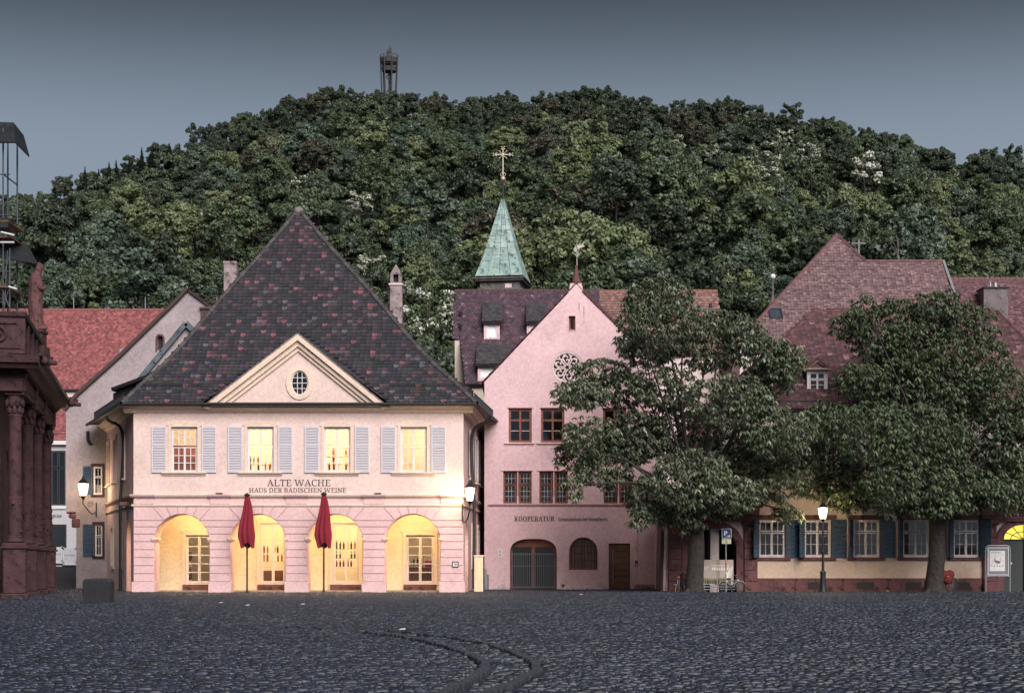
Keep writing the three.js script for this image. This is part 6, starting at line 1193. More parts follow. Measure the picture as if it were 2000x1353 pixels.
  const panel = add(root, 'carved_panel', slab([[-1.3, corY + 0.25], [0.3, corY + 0.25], [0.3, pTop - 0.35], [-1.3, pTop - 0.35]], 0.1, 0.06, [rectHole(-1.15, 0.15, corY + 0.38, pTop - 0.48)]), st, ef);
  add(panel, 'relief', [new THREE.TorusGeometry(0.26, 0.06, 6, 16).translate(-0.5, (corY + pTop) / 2 - 0.05, 0.05), new THREE.SphereGeometry(0.12, 8, 6).translate(-0.5, (corY + pTop) / 2 - 0.05, 0.06), new THREE.TorusGeometry(0.12, 0.04, 6, 12).translate(-0.85, (corY + pTop) / 2 + 0.25, 0.05)], st, ef);
  // pedestal under the figure
  const P0 = at(73, 668, 75.2);
  add(root, 'figure_pedestal', [box(P0.x - 0.55, P0.x + 0.4, corY + 0.04, P0.y - 0.2, P0.z - 0.5, P0.z + 0.5, 0.03), box(P0.x - 0.45, P0.x + 0.28, P0.y - 0.2, P0.y + 0.36, P0.z - 0.4, P0.z + 0.4, 0.03), box(P0.x - 0.5, P0.x + 0.33, P0.y + 0.36, P0.y + 0.5, P0.z - 0.45, P0.z + 0.45, 0.03)], st);
  // hooded robed stone figure, seen from its side, looking right
  const base = P0.y + 0.5, S = 2.95, fig = [];
  // y, x-centre, half depth along x, half width along z
  const secs = [[0, 0.02, 0.36, 0.42], [0.06, 0.02, 0.34, 0.4], [0.2, -0.02, 0.31, 0.36], [0.38, -0.05, 0.30, 0.33], [0.52, -0.05, 0.31, 0.33], [0.60, -0.03, 0.31, 0.35], [0.68, -0.03, 0.28, 0.37], [0.75, -0.04, 0.245, 0.36], [0.80, -0.02, 0.21, 0.31], [0.835, 0.03, 0.165, 0.2], [0.865, 0.08, 0.155, 0.16], [0.90, 0.12, 0.165, 0.165], [0.94, 0.14, 0.165, 0.165], [0.975, 0.12, 0.125, 0.13], [0.993, 0.10, 0.06, 0.06], [1, 0.09, 0.005, 0.005]];
  const sec = t => { let i = 0; while (i < secs.length - 2 && secs[i + 1][0] < t) i++; const a = secs[i], b = secs[i + 1], k = (t - a[0]) / (b[0] - a[0]), q = k * k * (3 - 2 * k); return [1, 2, 3].map(j => a[j] + (b[j] - a[j]) * q); };
  const NR = 64, NA = 48, Pp = (i, j) => {
    const t = i / NR, a = j / NA * 2 * Math.PI, [cx, dx, dz] = sec(t);
    const fold = t < 0.8 ? 0.05 * (1 - t) * Math.sin(a * 9 + Math.sin(t * 5 + a) * 2.2) + 0.02 * Math.sin(a * 17 + t * 14) : 0.012 * Math.sin(a * 7 + t * 20);
    let r = 1 + fold;
    const front = Math.max(0, Math.cos(a));
    if (t > 0.55 && t < 0.72) r += 0.16 * Math.pow(front, 3) * Math.sin((t - 0.55) / 0.17 * Math.PI);            // folded hands and sleeves
    if (t > 0.865 && t < 0.95) r -= 0.16 * Math.pow(front, 6) - 0.14 * Math.pow(front, 40) * (t > 0.9 && t < 0.925 ? 1 : 0); // face set back in the hood
    return V(P0.x - 0.06 + cx * 1.05 + Math.cos(a) * dx * r, base + t * S, P0.z + Math.sin(a) * dz * r);
  };
  for (let i = 0; i < NR; i++) for (let j = 0; j < NA; j++) fig.push([Pp(i, j), Pp(i, j + 1), Pp(i + 1, j + 1), Pp(i + 1, j)]);
  const statue = thing('stone_figure', 'hooded robed red sandstone figure standing on the porch parapet', 'statue', V(P0.x, base, P0.z));
  add(statue, 'robed_body', quadGeo(fig), Mt.redstone);
  add(statue, 'folded_hands', [taper([V(P0.x + 0.05, base + S * 0.63, P0.z + 0.26), V(P0.x + 0.2, base + S * 0.6, P0.z + 0.18), V(P0.x + 0.33, base + S * 0.62, P0.z + 0.06)], 0.11, 0.07), taper([V(P0.x + 0.3, base + S * 0.6, P0.z), V(P0.x + 0.36, base + S * 0.67, P0.z)], 0.07, 0.03)], Mt.redstone);
  add(statue, 'footing', [box(P0.x - 0.42, P0.x + 0.26, base - 0.002 + 0.004, base + 0.1, P0.z - 0.36, P0.z + 0.36, 0.04), new THREE.SphereGeometry(0.16, 8, 6).scale(1.4, 0.8, 1).translate(P0.x + 0.24, base + 0.1, P0.z + 0.12)], Mt.redstone);
}
// ================================================================ scaffold on the church roof
{
  const d = 70, X = px => PX(px, d), Y = py => PY(py, d), y0 = 9.22;
  const root = thing('scaffold', 'dark scaffold tower with sheet roofs above the church porch', 'scaffold', V(X(-12), y0, -d - 1));
  const pole = (a, b, r = 0.045) => add(root, 'pole', rod(a, b, r * 0.8, r * 0.8, 7), mat('dark_scaffold_tube', [0.07, 0.075, 0.085], { rough: 0.5, metal: 0.4 }));
  for (const [px, z] of [[5, 0], [18, 0], [-14, 0], [5, -2], [-14, -2]]) pole(V(X(px), y0, -d + z), V(X(px) + 0, Y(px > 10 ? 485 : 250), -d + z));
  for (const y of [340, 420, 470, 530, 590]) { pole(V(X(-40), Y(y), -d), V(X(18), Y(y), -d), 0.035); pole(V(X(5), Y(y), -d), V(X(5), Y(y), -d - 2), 0.035); }
  for (const [a, b, c, e] of [[-14, 610, 18, 500], [5, 600, 19, 560], [-14, 520, 18, 600], [8, 610, 14, 490]]) pole(V(X(a), Y(b), -d + 0.05), V(X(c), Y(e), -d + 0.05), 0.03);
  for (const y of [463, 432, 560]) add(root, 'deck_board', box(X(-40), X(y === 463 ? 24 : 18), Y(y) - 0.06, Y(y), -d - 2, -d + 0.2, 0.01), Mt.wood);
  add(root, 'rail_tube', [rod(V(X(4), Y(476), -d + 0.3), V(X(31), Y(476), -d + 0.3), 0.045), rod(V(X(5), Y(456), -d + 0.3), V(X(31), Y(462), -d + 0.3), 0.045), rod(V(X(20), Y(562), -d + 0.3), V(X(36), Y(567), -d + 0.3), 0.045)], mat('pale_alu_tube', [0.6, 0.6, 0.62], { rough: 0.4, metal: 0.4 }));
  const sheet = mat('black_tarpaulin', [0.020, 0.022, 0.026], { rough: 0.55, map: rough, size: 1.5 });
  add(root, 'sheet_roof', [plate([V(X(-45), Y(283), -d + 0.5), V(X(36), Y(283), -d + 0.5), V(X(20), Y(234), -d - 0.4), V(X(-45), Y(232), -d - 0.4)], 0.06), plate([V(X(20), Y(234), -d - 0.4), V(X(36), Y(283), -d + 0.5), V(X(30), Y(283), -d - 2), V(X(18), Y(240), -d - 2)], 0.05)], sheet);
  add(root, 'sheet_roof', [plate([V(X(-30), Y(450), -d + 0.4), V(X(21), Y(447), -d + 0.4), V(X(5), Y(405), -d - 0.3), V(X(-30), Y(405), -d - 0.3)], 0.05)], sheet);
  add(root, 'sheet_roof', [plate([V(X(-30), Y(500), -d + 0.4), V(X(52), Y(502), -d - 1.6), V(X(33), Y(466), -d - 1.6), V(X(-30), Y(466), -d)], 0.03)], sheet);
}
// ================================================================ street furniture by the right-hand house
{
  const d = 79.3, x = PX(1608, d), z = -d, t = thing('street_lamp', 'lit lantern street lamp with dark iron post before the blue shuttered house', 'street lamp', V(x, 0, z));
  const Y = py => PY(py, d);
  add(t, 'post_base', lathe([[0.001, -0.03], [0.2, -0.03], [0.2, 0.06], [0.16, 0.1], [0.15, 0.32], [0.13, 0.36], [0.125, Y(1120)], [0.15, Y(1119)], [0.15, Y(1117)], [0.07, Y(1114)]], 12).translate(x, 0, z), Mt.iron);
  add(t, 'post', lathe([[0.065, Y(1116)], [0.055, Y(1080)], [0.085, Y(1079)], [0.085, Y(1077)], [0.05, Y(1075)], [0.035, Y(1022)], [0.06, Y(1021)], [0.03, Y(1018)]], 12).translate(x, 0, z), Mt.iron);
  add(t, 'ladder_rest', rod(V(x - 0.16, Y(1048), z), V(x + 0.16, Y(1048), z), 0.018), Mt.iron);
  lanternHead(t, V(x, Y(1013), z), 0.5, 5);
}
function canvasMat(key, w, h, draw, o = {}) {
  const c = document.createElement('canvas'); c.width = w; c.height = h; draw(c.getContext('2d'), w, h);
  const t = new THREE.CanvasTexture(c); t.colorSpace = THREE.SRGBColorSpace; t.magFilter = THREE.LinearFilter;
  const m = new THREE.MeshStandardMaterial({ map: t, roughness: o.rough ?? 0.6 }); m.name = key; return m;
}
function printSheet(parent, name, x0, x1, y0, y1, z, m) {   // flat printed sheet with its own 0..1 uv
  const g = new THREE.PlaneGeometry(x1 - x0, y1 - y0).translate((x0 + x1) / 2, (y0 + y1) / 2, z);
  return add(parent, name, g, m, null, { uv: true });
}
{ // parking sign
  const d = 79.0, z = -d, X = px => PX(px, d), Y = py => PY(py, d), x = X(1418.5), t = thing('parking_sign', 'blue parking sign with arrow on a thin post beside the big tree', 'sign', V(x, 0, z));
  add(t, 'post', rod(V(x, -0.03, z - 0.03), V(x, Y(1032), z - 0.03), 0.03, 0.03, 10), Mt.steel);
  add(t, 'sign_plate', box(X(1410), X(1429), Y(1051), Y(1032), z - 0.005, z + 0.015, 0.004), Mt.zinc);
  printSheet(t, 'sign_face', X(1410) + 0.006, X(1429) - 0.006, Y(1051) + 0.006, Y(1032) - 0.006, z + 0.019, canvasMat('parking_print', 256, 256, (c, w, h) => {
    c.fillStyle = '#dfe3ea'; c.fillRect(0, 0, w, h); c.fillStyle = '#27406e'; c.fillRect(10, 10, w - 20, h - 20);
    c.fillStyle = '#eef0f4'; c.font = 'bold 185px sans-serif'; c.fillText('P', 46, 190);
    c.lineWidth = 13; c.strokeStyle = '#eef0f4'; c.beginPath(); c.moveTo(128, 198); c.lineTo(212, 198); c.moveTo(184, 172); c.lineTo(212, 198); c.lineTo(184, 224); c.stroke();
  }));
  add(t, 'lower_plate', box(X(1410), X(1428.5), Y(1062), Y(1052.4), z - 0.005, z + 0.012, 0.004), Mt.zinc);
  printSheet(t, 'lower_face', X(1410) + 0.004, X(1428.5) - 0.004, Y(1062) + 0.004, Y(1052.4) - 0.004, z + 0.016, canvasMat('wheelchair_print', 256, 128, (c, w, h) => {
    c.fillStyle = '#cfc6a8'; c.fillRect(0, 0, w, h); c.strokeStyle = '#201c18'; c.fillStyle = '#201c18'; c.lineWidth = 9;
    c.beginPath(); c.arc(122, 84, 26, 0.2, 4.4); c.stroke(); c.beginPath(); c.arc(122, 22, 10, 0, 7); c.fill(); c.beginPath(); c.moveTo(122, 34); c.lineTo(124, 74); c.lineTo(152, 74); c.lineTo(168, 104); c.stroke(); c.beginPath(); c.moveTo(122, 52); c.lineTo(146, 52); c.stroke();
  }));
  for (const [a, b, m] of [[1098, 1108, 'red'], [1117, 1120, 'white']]) add(t, 'sticker', rod(V(x, Y(b), z - 0.03), V(x, Y(a), z - 0.03), 0.033, 0.033, 10), mat('sticker_' + m, m === 'red' ? [0.4, 0.05, 0.04] : [0.7, 0.7, 0.7]));
}
{ // banner on a metal stand in the archway
  const d = 80.2, z = -d, X = px => PX(px, d), Y = py => PY(py, d), t = thing('banner_stand', 'printed banner on a low metal frame in the left sandstone archway', 'banner', V(X(1402), 0, z));
  add(t, 'banner_board', box(X(1370), X(1433), Y(1142), Y(1093), z - 0.03, z, 0.004), Mt.zinc);
  printSheet(t, 'banner_face', X(1370) + 0.005, X(1433) - 0.005, Y(1142) + 0.005, Y(1093) - 0.005, z + 0.004, canvasMat('banner_print', 640, 500, (c, w, h) => {
    c.fillStyle = '#a89a8e'; c.fillRect(0, 0, w, h);
    c.fillStyle = '#8f8276'; c.fillRect(300, 0, 70, h);
    let s = 11; const R = () => (s = (s * 16807) % 2147483647) / 2147483647;
    for (let i = 0; i < 26; i++) { c.fillStyle = ['#3a3a2c', '#56542f', '#2c2a24', '#77743a', '#46402f'][i % 5]; const x = 20 + i * 22 + R() * 10, y = 350 + R() * 40; c.fillRect(x, y, 13, 110); c.fillRect(x - 4, y + 40, 21, 80); }
    c.strokeStyle = '#e8e2d6'; c.lineWidth = 9; for (let i = 0; i < 9; i++) { c.beginPath(); c.moveTo(640 - i * 8, 130 + i * 36); c.quadraticCurveTo(540 - i * 5, 200 + i * 30, 500, 330 + i * 22); c.stroke(); }
    c.fillStyle = '#efe9df'; c.font = 'bold 76px sans-serif'; c.fillText('VOLL', 205, 205); c.fillText('GUT!', 390, 205);
    c.fillStyle = '#cfc7bb'; for (let i = 0; i < 14; i++) c.fillRect(205 + i * 26, 100 + (i % 3) * 3, 17, 24); c.fillStyle = '#c4bab0'; for (let i = 0; i < 5; i++) c.fillRect(24 + i * 26, 140 - (i > 2 ? 14 : 0), 19, 38); for (let i = 0; i < 6; i++) c.fillRect(24 + i * 21, 192, 14, 9);
  }, { rough: 0.7 }));
  for (const px of [1376, 1402, 1430]) add(t, 'leg', rod(V(X(px), -0.03, z - 0.06), V(X(px), Y(1094), z - 0.06), 0.02, 0.02), Mt.steel);
  add(t, 'frame_rail', [rod(V(X(1370), Y(1146), z - 0.05), V(X(1436), Y(1146), z - 0.05), 0.025), rod(V(X(1370), Y(1151), z - 0.05), V(X(1436), Y(1151), z - 0.05), 0.02)], Mt.steel);
}
{ // glazed notice board
  const d = 79.2, z = -d, X = px => PX(px, d), Y = py => PY(py, d), t = thing('notice_board', 'grey tubular notice board with a poster beside the right portal', 'notice board', V(X(1950), 0, z));
  const a = X(1926.5), b = X(1973.5);
  add(t, 'tube_frame', tubeOf([V(a, -0.03, z), V(a, 0.5, z), V(a, Y(1072), z), V(a + 0.03, Y(1067), z), V(a + 0.14, Y(1065.5), z), V((a + b) / 2, Y(1065.5), z), V(b - 0.14, Y(1065.5), z), V(b - 0.03, Y(1067), z), V(b, Y(1072), z), V(b, 0.5, z), V(b, -0.03, z)], 0.03, 80, 8), Mt.steel);
  add(t, 'cross_tube', rod(V(a, Y(1125), z), V(b, Y(1125), z), 0.022, 0.022), Mt.steel);
  add(t, 'case', box(a + 0.07, b - 0.07, Y(1123), Y(1069), z - 0.05, z + 0.03, 0.01), mat('grey_case', [0.15, 0.14, 0.15], { rough: 0.4, metal: 0.3 }));
  add(t, 'case_rim', slab([[a + 0.06, Y(1123.5)], [b - 0.06, Y(1123.5)], [b - 0.06, Y(1068.5)], [a + 0.06, Y(1068.5)]], 0.05, z + 0.06, [rectHole(a + 0.11, b - 0.11, Y(1121.5), Y(1070.8))]), Mt.zinc);
  printSheet(t, 'poster', X(1933.8), X(1963.5), Y(1115), Y(1075.5), z + 0.036, canvasMat('poster_print', 300, 400, (c, w, h) => {
    c.fillStyle = '#c8c4c2'; c.fillRect(0, 0, w, h); c.fillStyle = '#55504e'; c.fillRect(24, 30, 190, 12);
    c.fillStyle = '#3b3836'; c.beginPath(); c.moveTo(100, 90); c.lineTo(112, 190); c.lineTo(88, 215); c.fill(); c.beginPath(); c.ellipse(150, 220, 58, 28, 0.2, 0, 7); c.fill();
    let s = 5; const R = () => (s = (s * 16807) % 2147483647) / 2147483647; for (let i = 0; i < 60; i++) { c.fillStyle = ['#8c8784', '#6d6764', '#a7a29f'][i % 3]; c.fillRect(20 + R() * 250, 60 + R() * 300, 6 + R() * 22, 4 + R() * 8); }
    for (let i = 0; i < 5; i++) { c.fillStyle = '#4a4644'; c.fillRect(30 + i * 52, 285 + (i % 2) * 10, 20, 22); }
  }));
  add(t, 'lock', box(b + 0.02, b + 0.09, Y(1102), Y(1098), z - 0.02, z + 0.04, 0.006), mat('brass', [0.6, 0.45, 0.2], { rough: 0.4, metal: 0.8 }));
}
// bicycles
function bicycle(label, c, turn, R, frameM, extras) {
  const t = thing('bicycle', label, 'bicycle', c);
  const M = T3(c.x, c.y, c.z).multiply(new THREE.Matrix4().makeRotationY(turn)), w = R * 3.0;
  for (const s of [-1, 1]) {
    const wh = add(t, 'wheel', new THREE.TorusGeometry(R - 0.02, 0.02, 6, 28).translate(s * w / 2, R, 0), Mt.iron, M);
    const sp = []; for (let k = 0; k < 14; k++) { const a = k / 14 * 6.283; sp.push(rod(V(s * w / 2, R, 0), V(s * w / 2 + Math.cos(a) * (R - 0.03), R + Math.sin(a) * (R - 0.03), 0), 0.004, 0.004, 4)); }
    add(wh, 'spokes', sp, Mt.steel, M); add(wh, 'mudguard', new THREE.TorusGeometry(R + 0.025, 0.014, 5, 20, 2.4).rotateZ(0.5).translate(s * w / 2, R, 0), Mt.steel, M);
  }
  const bb = V(-0.05, R * 0.85, 0), st = V(-R * 0.7, R * 2.2, 0), hd = V(w / 2 - R * 0.55, R * 2.3, 0);
  add(t, 'frame', [rod(bb, st, 0.022), rod(bb, hd, 0.024), rod(st.clone().lerp(bb, 0.15), hd, 0.02), rod(V(-w / 2, R, 0.04), bb, 0.014), rod(V(-w / 2, R, -0.04), bb, 0.014), rod(V(-w / 2, R, 0.04), st, 0.012), rod(hd, V(w / 2, R, 0.05), 0.018), rod(hd, V(w / 2, R, -0.05), 0.018), rod(hd, hd.clone().add(V(-0.04, 0.18, 0)), 0.018)], frameM, M);
  add(t, 'saddle', new THREE.SphereGeometry(0.13, 10, 6).scale(1, 0.4, 0.7).translate(st.x, st.y + 0.06, 0), Mt.iron, M);
  add(t, 'handlebar', tubeOf([V(hd.x - 0.16, hd.y + 0.2, -0.28), V(hd.x, hd.y + 0.19, -0.16), V(hd.x - 0.03, hd.y + 0.18, 0), V(hd.x, hd.y + 0.19, 0.16), V(hd.x - 0.16, hd.y + 0.2, 0.28)], 0.014, 20, 6), Mt.steel, M);
  add(t, 'crank', [new THREE.TorusGeometry(0.08, 0.012, 5, 16).translate(bb.x, bb.y, 0.05), rod(bb.clone().add(V(0, 0, 0.06)), bb.clone().add(V(0.1, -0.12, 0.06)), 0.012), rod(bb.clone().add(V(0, 0, -0.06)), bb.clone().add(V(-0.1, 0.12, -0.06)), 0.012)], Mt.iron, M);
  add(t, 'carrier', [box(-w / 2 - 0.2, st.x - 0.03, R * 2 + 0.1, R * 2 + 0.12, -0.06, 0.06), rod(V(-w / 2, R, 0.06), V(-w / 2 - 0.05, R * 2 + 0.1, 0.06), 0.008), rod(V(-w / 2, R, -0.06), V(-w / 2 - 0.05, R * 2 + 0.1, -0.06), 0.008)], Mt.iron, M);
  if (extras) extras(t, M, w, R);
}
bicycle('small wheeled bicycle leaning behind the printed banner', V(PX(1430, 79.6), 0, -79.6), 0.1, 0.25, mat('grey_bike_paint', [0.10, 0.10, 0.11], { rough: 0.4 }), (t, M, w, R) => add(t, 'front_lamp', new THREE.SphereGeometry(0.04, 8, 6).translate(w / 2 - 0.1, R * 2.2, 0.03), Mt.white, M));
bicycle('dark bicycle with a red rear light left of the big tree trunk', V(PX(1332, 79.6), 0, -79.6), 1.25, 0.34, mat('black_bike_paint', [0.03, 0.03, 0.035], { rough: 0.4 }), (t, M, w, R) => add(t, 'rear_light', new THREE.SphereGeometry(0.045, 8, 6).translate(-w / 2 - 0.22, R * 2 + 0.03, 0), mat('red_reflector', [0.7, 0.03, 0.04], { rough: 0.3 }), M));
bicycle('bicycle with bulging dark red panniers behind the right tree trunk', V(PX(1840, 79.9), 0, -79.9), 0.15, 0.34, mat('black_bike_paint', []), (t, M, w, R) => { for (const [x, y, q] of [[0.05, 0.78, 0.25], [0.32, 0.82, 0.22], [0.2, 0.62, 0.26]]) add(t, 'pannier', new THREE.IcosahedronGeometry(q, 2).scale(1, 0.95, 0.8).translate(x, y, 0.18), mat('red_pannier', [0.20, 0.028, 0.025], { map: rough, size: 0.4 }), M); add(t, 'reflector', box(0.1, 0.16, 0.72, 0.75, 0.42, 0.44), mat('orange_reflector', [0.7, 0.3, 0.05]), M); });
// low cycle stands
[1322, 1350, 1370, 1390].forEach((px, i) => { const d = 79.2; single('cycle_stand', [rod(V(PX(px - 5, d), 0.36, -d), V(PX(px + 5, d), 0.36, -d), 0.022), rod(V(PX(px - 3, d), -0.03, -d), V(PX(px - 1, d), 0.35, -d), 0.02), rod(V(PX(px + 3, d), -0.03, -d), V(PX(px + 1, d), 0.35, -d), 0.02)], Mt.zinc, `low pale cycle stand, ${['leftmost of four', 'second of four from the wall', 'third of four from the wall', 'rightmost of four'][i]} under the big tree`, 'cycle stand', 'cycle stands under the tree'); });
// scraps of paper on the cobbles
[[430, 1180], [482, 1185], [590, 1183], [785, 1234], [1135, 1163], [1735, 1156]].forEach(([px, py], i) => { const d = EYE * FL / (py - HZ); single('paper_scrap', quadGeo([[V(PX(px, d) - 0.06, 0.045, -d), V(PX(px, d) + 0.07, 0.05, -d - 0.02), V(PX(px, d) + 0.05, 0.075, -d - 0.12), V(PX(px, d) - 0.05, 0.06, -d - 0.1)]]), Mt.white, `pale paper scrap on the cobbles ${['left of the first parasol', 'at the foot of the first parasol', 'left of the second parasol', 'out on the open square', 'before the wooden door of the rose house', 'in front of the blue shuttered house'][i]}`, 'litter'); });
// ================================================================ the two trees on the square
const leafMats = {};
function leafMat(key, o = {}) { return mat('foliage_' + key, [1, 1, 1], { vc: true, rough: 0.45, leaf: 0.18, spec: 0.6, ...o }); }
// palmate sprays hung on lobes: each spray five drooping leaflets
function leafCloud(lobes, per, size, tones, org) {
  const pos = [], col = [];
  const e1 = V(), e2 = V(), n = V(), p = V(), q = V();
  for (const [c, r] of lobes) {
    const cnt = Math.round(per * (r.x * r.y + r.y * r.z + r.x * r.z) / 3);
    for (let k = 0; k < cnt; k++) {
      const u = rr(-1, 1), a = rr(0, 6.283), s = Math.sqrt(1 - u * u), f = rnd() < 0.8 ? rr(0.78, 1.04) : rr(0.3, 0.8);
      n.set(s * Math.cos(a), u, s * Math.sin(a));
      p.set(c.x + n.x * r.x * f + rr(-0.12, 0.12), c.y + n.y * r.y * f + rr(-0.12, 0.12), c.z + n.z * r.z * f + rr(-0.12, 0.12)).sub(org);
      const tone = pick(tones), g0 = rr(0.75, 1.25), sp = size * rr(0.75, 1.2);
      const az = rr(0, 6.283);
      for (let l = 0; l < 5; l++) {
        const b = az + (l - 2) * 1.05 + rr(-0.25, 0.25), dr = -0.85 + rr(-0.6, 0.5) + n.y * 0.2;
        e1.set(Math.cos(b), dr, Math.sin(b)).normalize(); e2.crossVectors(e1, V(0, 1, 0)).normalize();
        const w = sp * 0.30, tip = p.clone().addScaledVector(e1, sp), mid = p.clone().addScaledVector(e1, sp * 0.58); mid.y += sp * 0.06;
        const A = mid.clone().addScaledVector(e2, w * 0.62).add(V(0, -w * 0.18, 0)), B = mid.clone().addScaledVector(e2, -w * 0.62).add(V(0, -w * 0.18, 0)); tip.y -= sp * 0.12;
        for (const v of [p, A, mid, mid, A, tip, p, mid, B, mid, tip, B]) { pos.push(v.x, v.y, v.z); col.push(tone[0] * g0, tone[1] * g0, tone[2] * g0); }
      }
    }
  }
  const g = new THREE.BufferGeometry(); g.setAttribute('position', new THREE.Float32BufferAttribute(pos, 3)); g.setAttribute('color', new THREE.Float32BufferAttribute(col, 3)); g.computeVertexNormals();
  return g;
}
function squareTree(label, base, d, lobePx, trunkTop, tones, forks) {
  const root = thing('chestnut_tree', label, 'tree', base);
  const lobes = lobePx.map(([x, y, rx, ry, dz]) => { const D = d + (dz ?? rr(-2.2, 2.2)); return [at(x, y, D), V(rx * 0.98 / FL * D, ry * 0.96 / FL * D, (rx * 0.5 + ry * 0.5) / FL * D)]; });
  // lobes on the far side of the crown
  const far = lobes.filter((_, i) => i % 3 === 0).map(([c, r]) => [c.clone().add(V(rr(-0.6, 0.6), rr(-0.3, 0.3), -rr(1.8, 3.6))), r.clone().multiplyScalar(0.9)]);
  const top = at(...trunkTop, d);
  const trunk = add(root, 'trunk', [taper([base.clone().add(V(0, -0.1, 0)), base.clone().add(V(0.02, 0.5, 0)), base.clone().lerp(top, 0.5).add(V(0.08, 0, 0.05)), top], 0.42, 0.30, 14, 14), ...[0, 1, 2, 3, 4].map(k => taper([base.clone().add(V(Math.cos(k * 1.26) * 0.55, -0.1, Math.sin(k * 1.26) * 0.55)), base.clone().add(V(Math.cos(k * 1.26) * 0.3, 0.12, Math.sin(k * 1.26) * 0.3)), base.clone().add(V(Math.cos(k * 1.26) * 0.14, 0.7, Math.sin(k * 1.26) * 0.14))], 0.16, 0.1, 6, 7))], Mt.bark);
  for (const [c, r] of lobes) {
    const s = base.clone().lerp(top, rr(0.75, 1)), m1 = s.clone().lerp(c, 0.45).add(V(rr(-0.4, 0.4), rr(0.1, 0.8), rr(-0.4, 0.4)));
    add(root, 'limb', [taper([s, m1, c], Math.min(0.16, 0.05 + r.x * 0.045), 0.02, 8, 6), ...[0, 1, 2].map(() => taper([c.clone().lerp(m1, 0.3), c.clone().add(V(rr(-1, 1) * r.x * 0.8, rr(-0.5, 0.8) * r.y, rr(-1, 1) * r.z * 0.8))], 0.035, 0.012, 4, 5))], Mt.bark);
  }
  const g = leafCloud([...lobes, ...far], 210, 0.27, tones, base);
  const me = mesh('crown', g, leafMat('chestnut')); root.add(me);
  return root;
}
const tonesA = [[0.094, 0.118, 0.068], [0.11, 0.134, 0.078], [0.074, 0.097, 0.059], [0.146, 0.165, 0.103], [0.105, 0.126, 0.084], [0.224, 0.237, 0.166]];  // last, palest tone paints glossy leaf highlights into the colour
squareTree('large leafy tree in front of the left sandstone portal', V(PX(1356, 78.6), 0, -78.6), 78.2, [
  [1290, 580, 70, 42], [1335, 625, 60, 40], [1245, 625, 42, 34], [1285, 665, 62, 38], [1228, 668, 26, 22], [1410, 628, 60, 26], [1460, 645, 40, 24], [1385, 680, 62, 42], [1480, 685, 60, 36], [1530, 700, 46, 38], [1500, 742, 56, 34],
  [1178, 722, 62, 26], [1140, 765, 52, 30], [1225, 755, 56, 40], [1300, 750, 74, 44], [1150, 850, 56, 40], [1112, 888, 34, 28], [1178, 915, 60, 36], [1240, 850, 70, 54], [1330, 835, 84, 60], [1430, 780, 84, 54], [1520, 840, 76, 54], [1450, 890, 92, 60], [1350, 930, 84, 60], [1272, 960, 44, 42], [1120, 948, 22, 26], [1250, 1010, 26, 24], [1425, 962, 70, 40], [1520, 930, 66, 52], [1568, 880, 38, 48, 1.5], [1345, 1008, 36, 30, -0.6], [1540, 1000, 32, 18, 1.5], [1300, 1000, 40, 30]], [1358, 975], tonesA);
squareTree('broad leafy tree shading the blue shuttered house at the right', V(PX(1825, 78.9), 0, -78.9), 78.4, [
  [1692, 600, 28, 26], [1662, 636, 42, 28], [1755, 606, 46, 26], [1838, 596, 62, 32], [1890, 632, 60, 42], [1720, 664, 62, 42], [1800, 676, 84, 52], [1925, 705, 52, 52], [1965, 780, 56, 70], [1862, 755, 84, 62], [1760, 752, 84, 62], [1684, 738, 56, 34], [1618, 822, 66, 42], [1700, 842, 92, 62], [1800, 850, 94, 72], [1900, 872, 84, 72], [1985, 880, 50, 70], [1622, 896, 62, 42, 1.4], [1684, 942, 74, 42], [1594, 950, 40, 28, 1.8], [1772, 942, 92, 48], [1880, 952, 84, 48], [1972, 962, 56, 40], [1662, 982, 38, 16, 1.8], [1822, 985, 56, 22], [1742, 992, 36, 16], [2030, 820, 60, 80], [2040, 920, 60, 60]], [1830, 985], [[0.081, 0.107, 0.057], [0.096, 0.124, 0.067], [0.065, 0.089, 0.05], [0.121, 0.146, 0.082], [0.09, 0.109, 0.067]]);
// ================================================================ wooded hill
const ridge = [[-600, 520], [-300, 470], [-100, 385], [0, 358], [60, 358], [120, 342], [200, 306], [300, 268], [400, 238], [500, 200], [600, 168], [660, 152], [720, 162], [800, 168], [870, 178], [1000, 168], [1100, 162], [1160, 147], [1200, 160], [1290, 176], [1400, 182], [1450, 176], [1520, 196], [1600, 208], [1700, 228], [1760, 248], [1850, 276], [1900, 282], [2000, 278], [2100, 285], [2300, 330], [2600, 420]];
const ridgeY = px => { let i = 0; while (i < ridge.length - 2 && ridge[i + 1][0] < px) i++; const [a, b] = ridge[i], [c, e] = ridge[i + 1], t = Math.max(0, Math.min(1, (px - a) / (c - a))); return b + (e - b) * t; };
const DC = 620, DF = 165, TREE_H = 13;
const crestH = ang => PY(ridgeY(1000 + ang * FL), DC) - TREE_H;
function hillY(x, z) {                                   // height of the hill: rises from its foot to the crest, falls behind it
  const d = -z, ang = x / Math.max(60, d), c = crestH(ang), t = (d - DF) / (DC - DF);
  const n = 7 * (fbm(x / 300 + 4, z / 300 + 9, 10, 3, 77) - 0.5);
  if (t <= 0) return -1.5;
  if (t <= 1) return -1.5 + (c + 1.5) * Math.pow(t, 1.16) + n * Math.min(1, t * 5) * (1 - t * 0.7);
  return c - (d - DC) * 0.25;
}
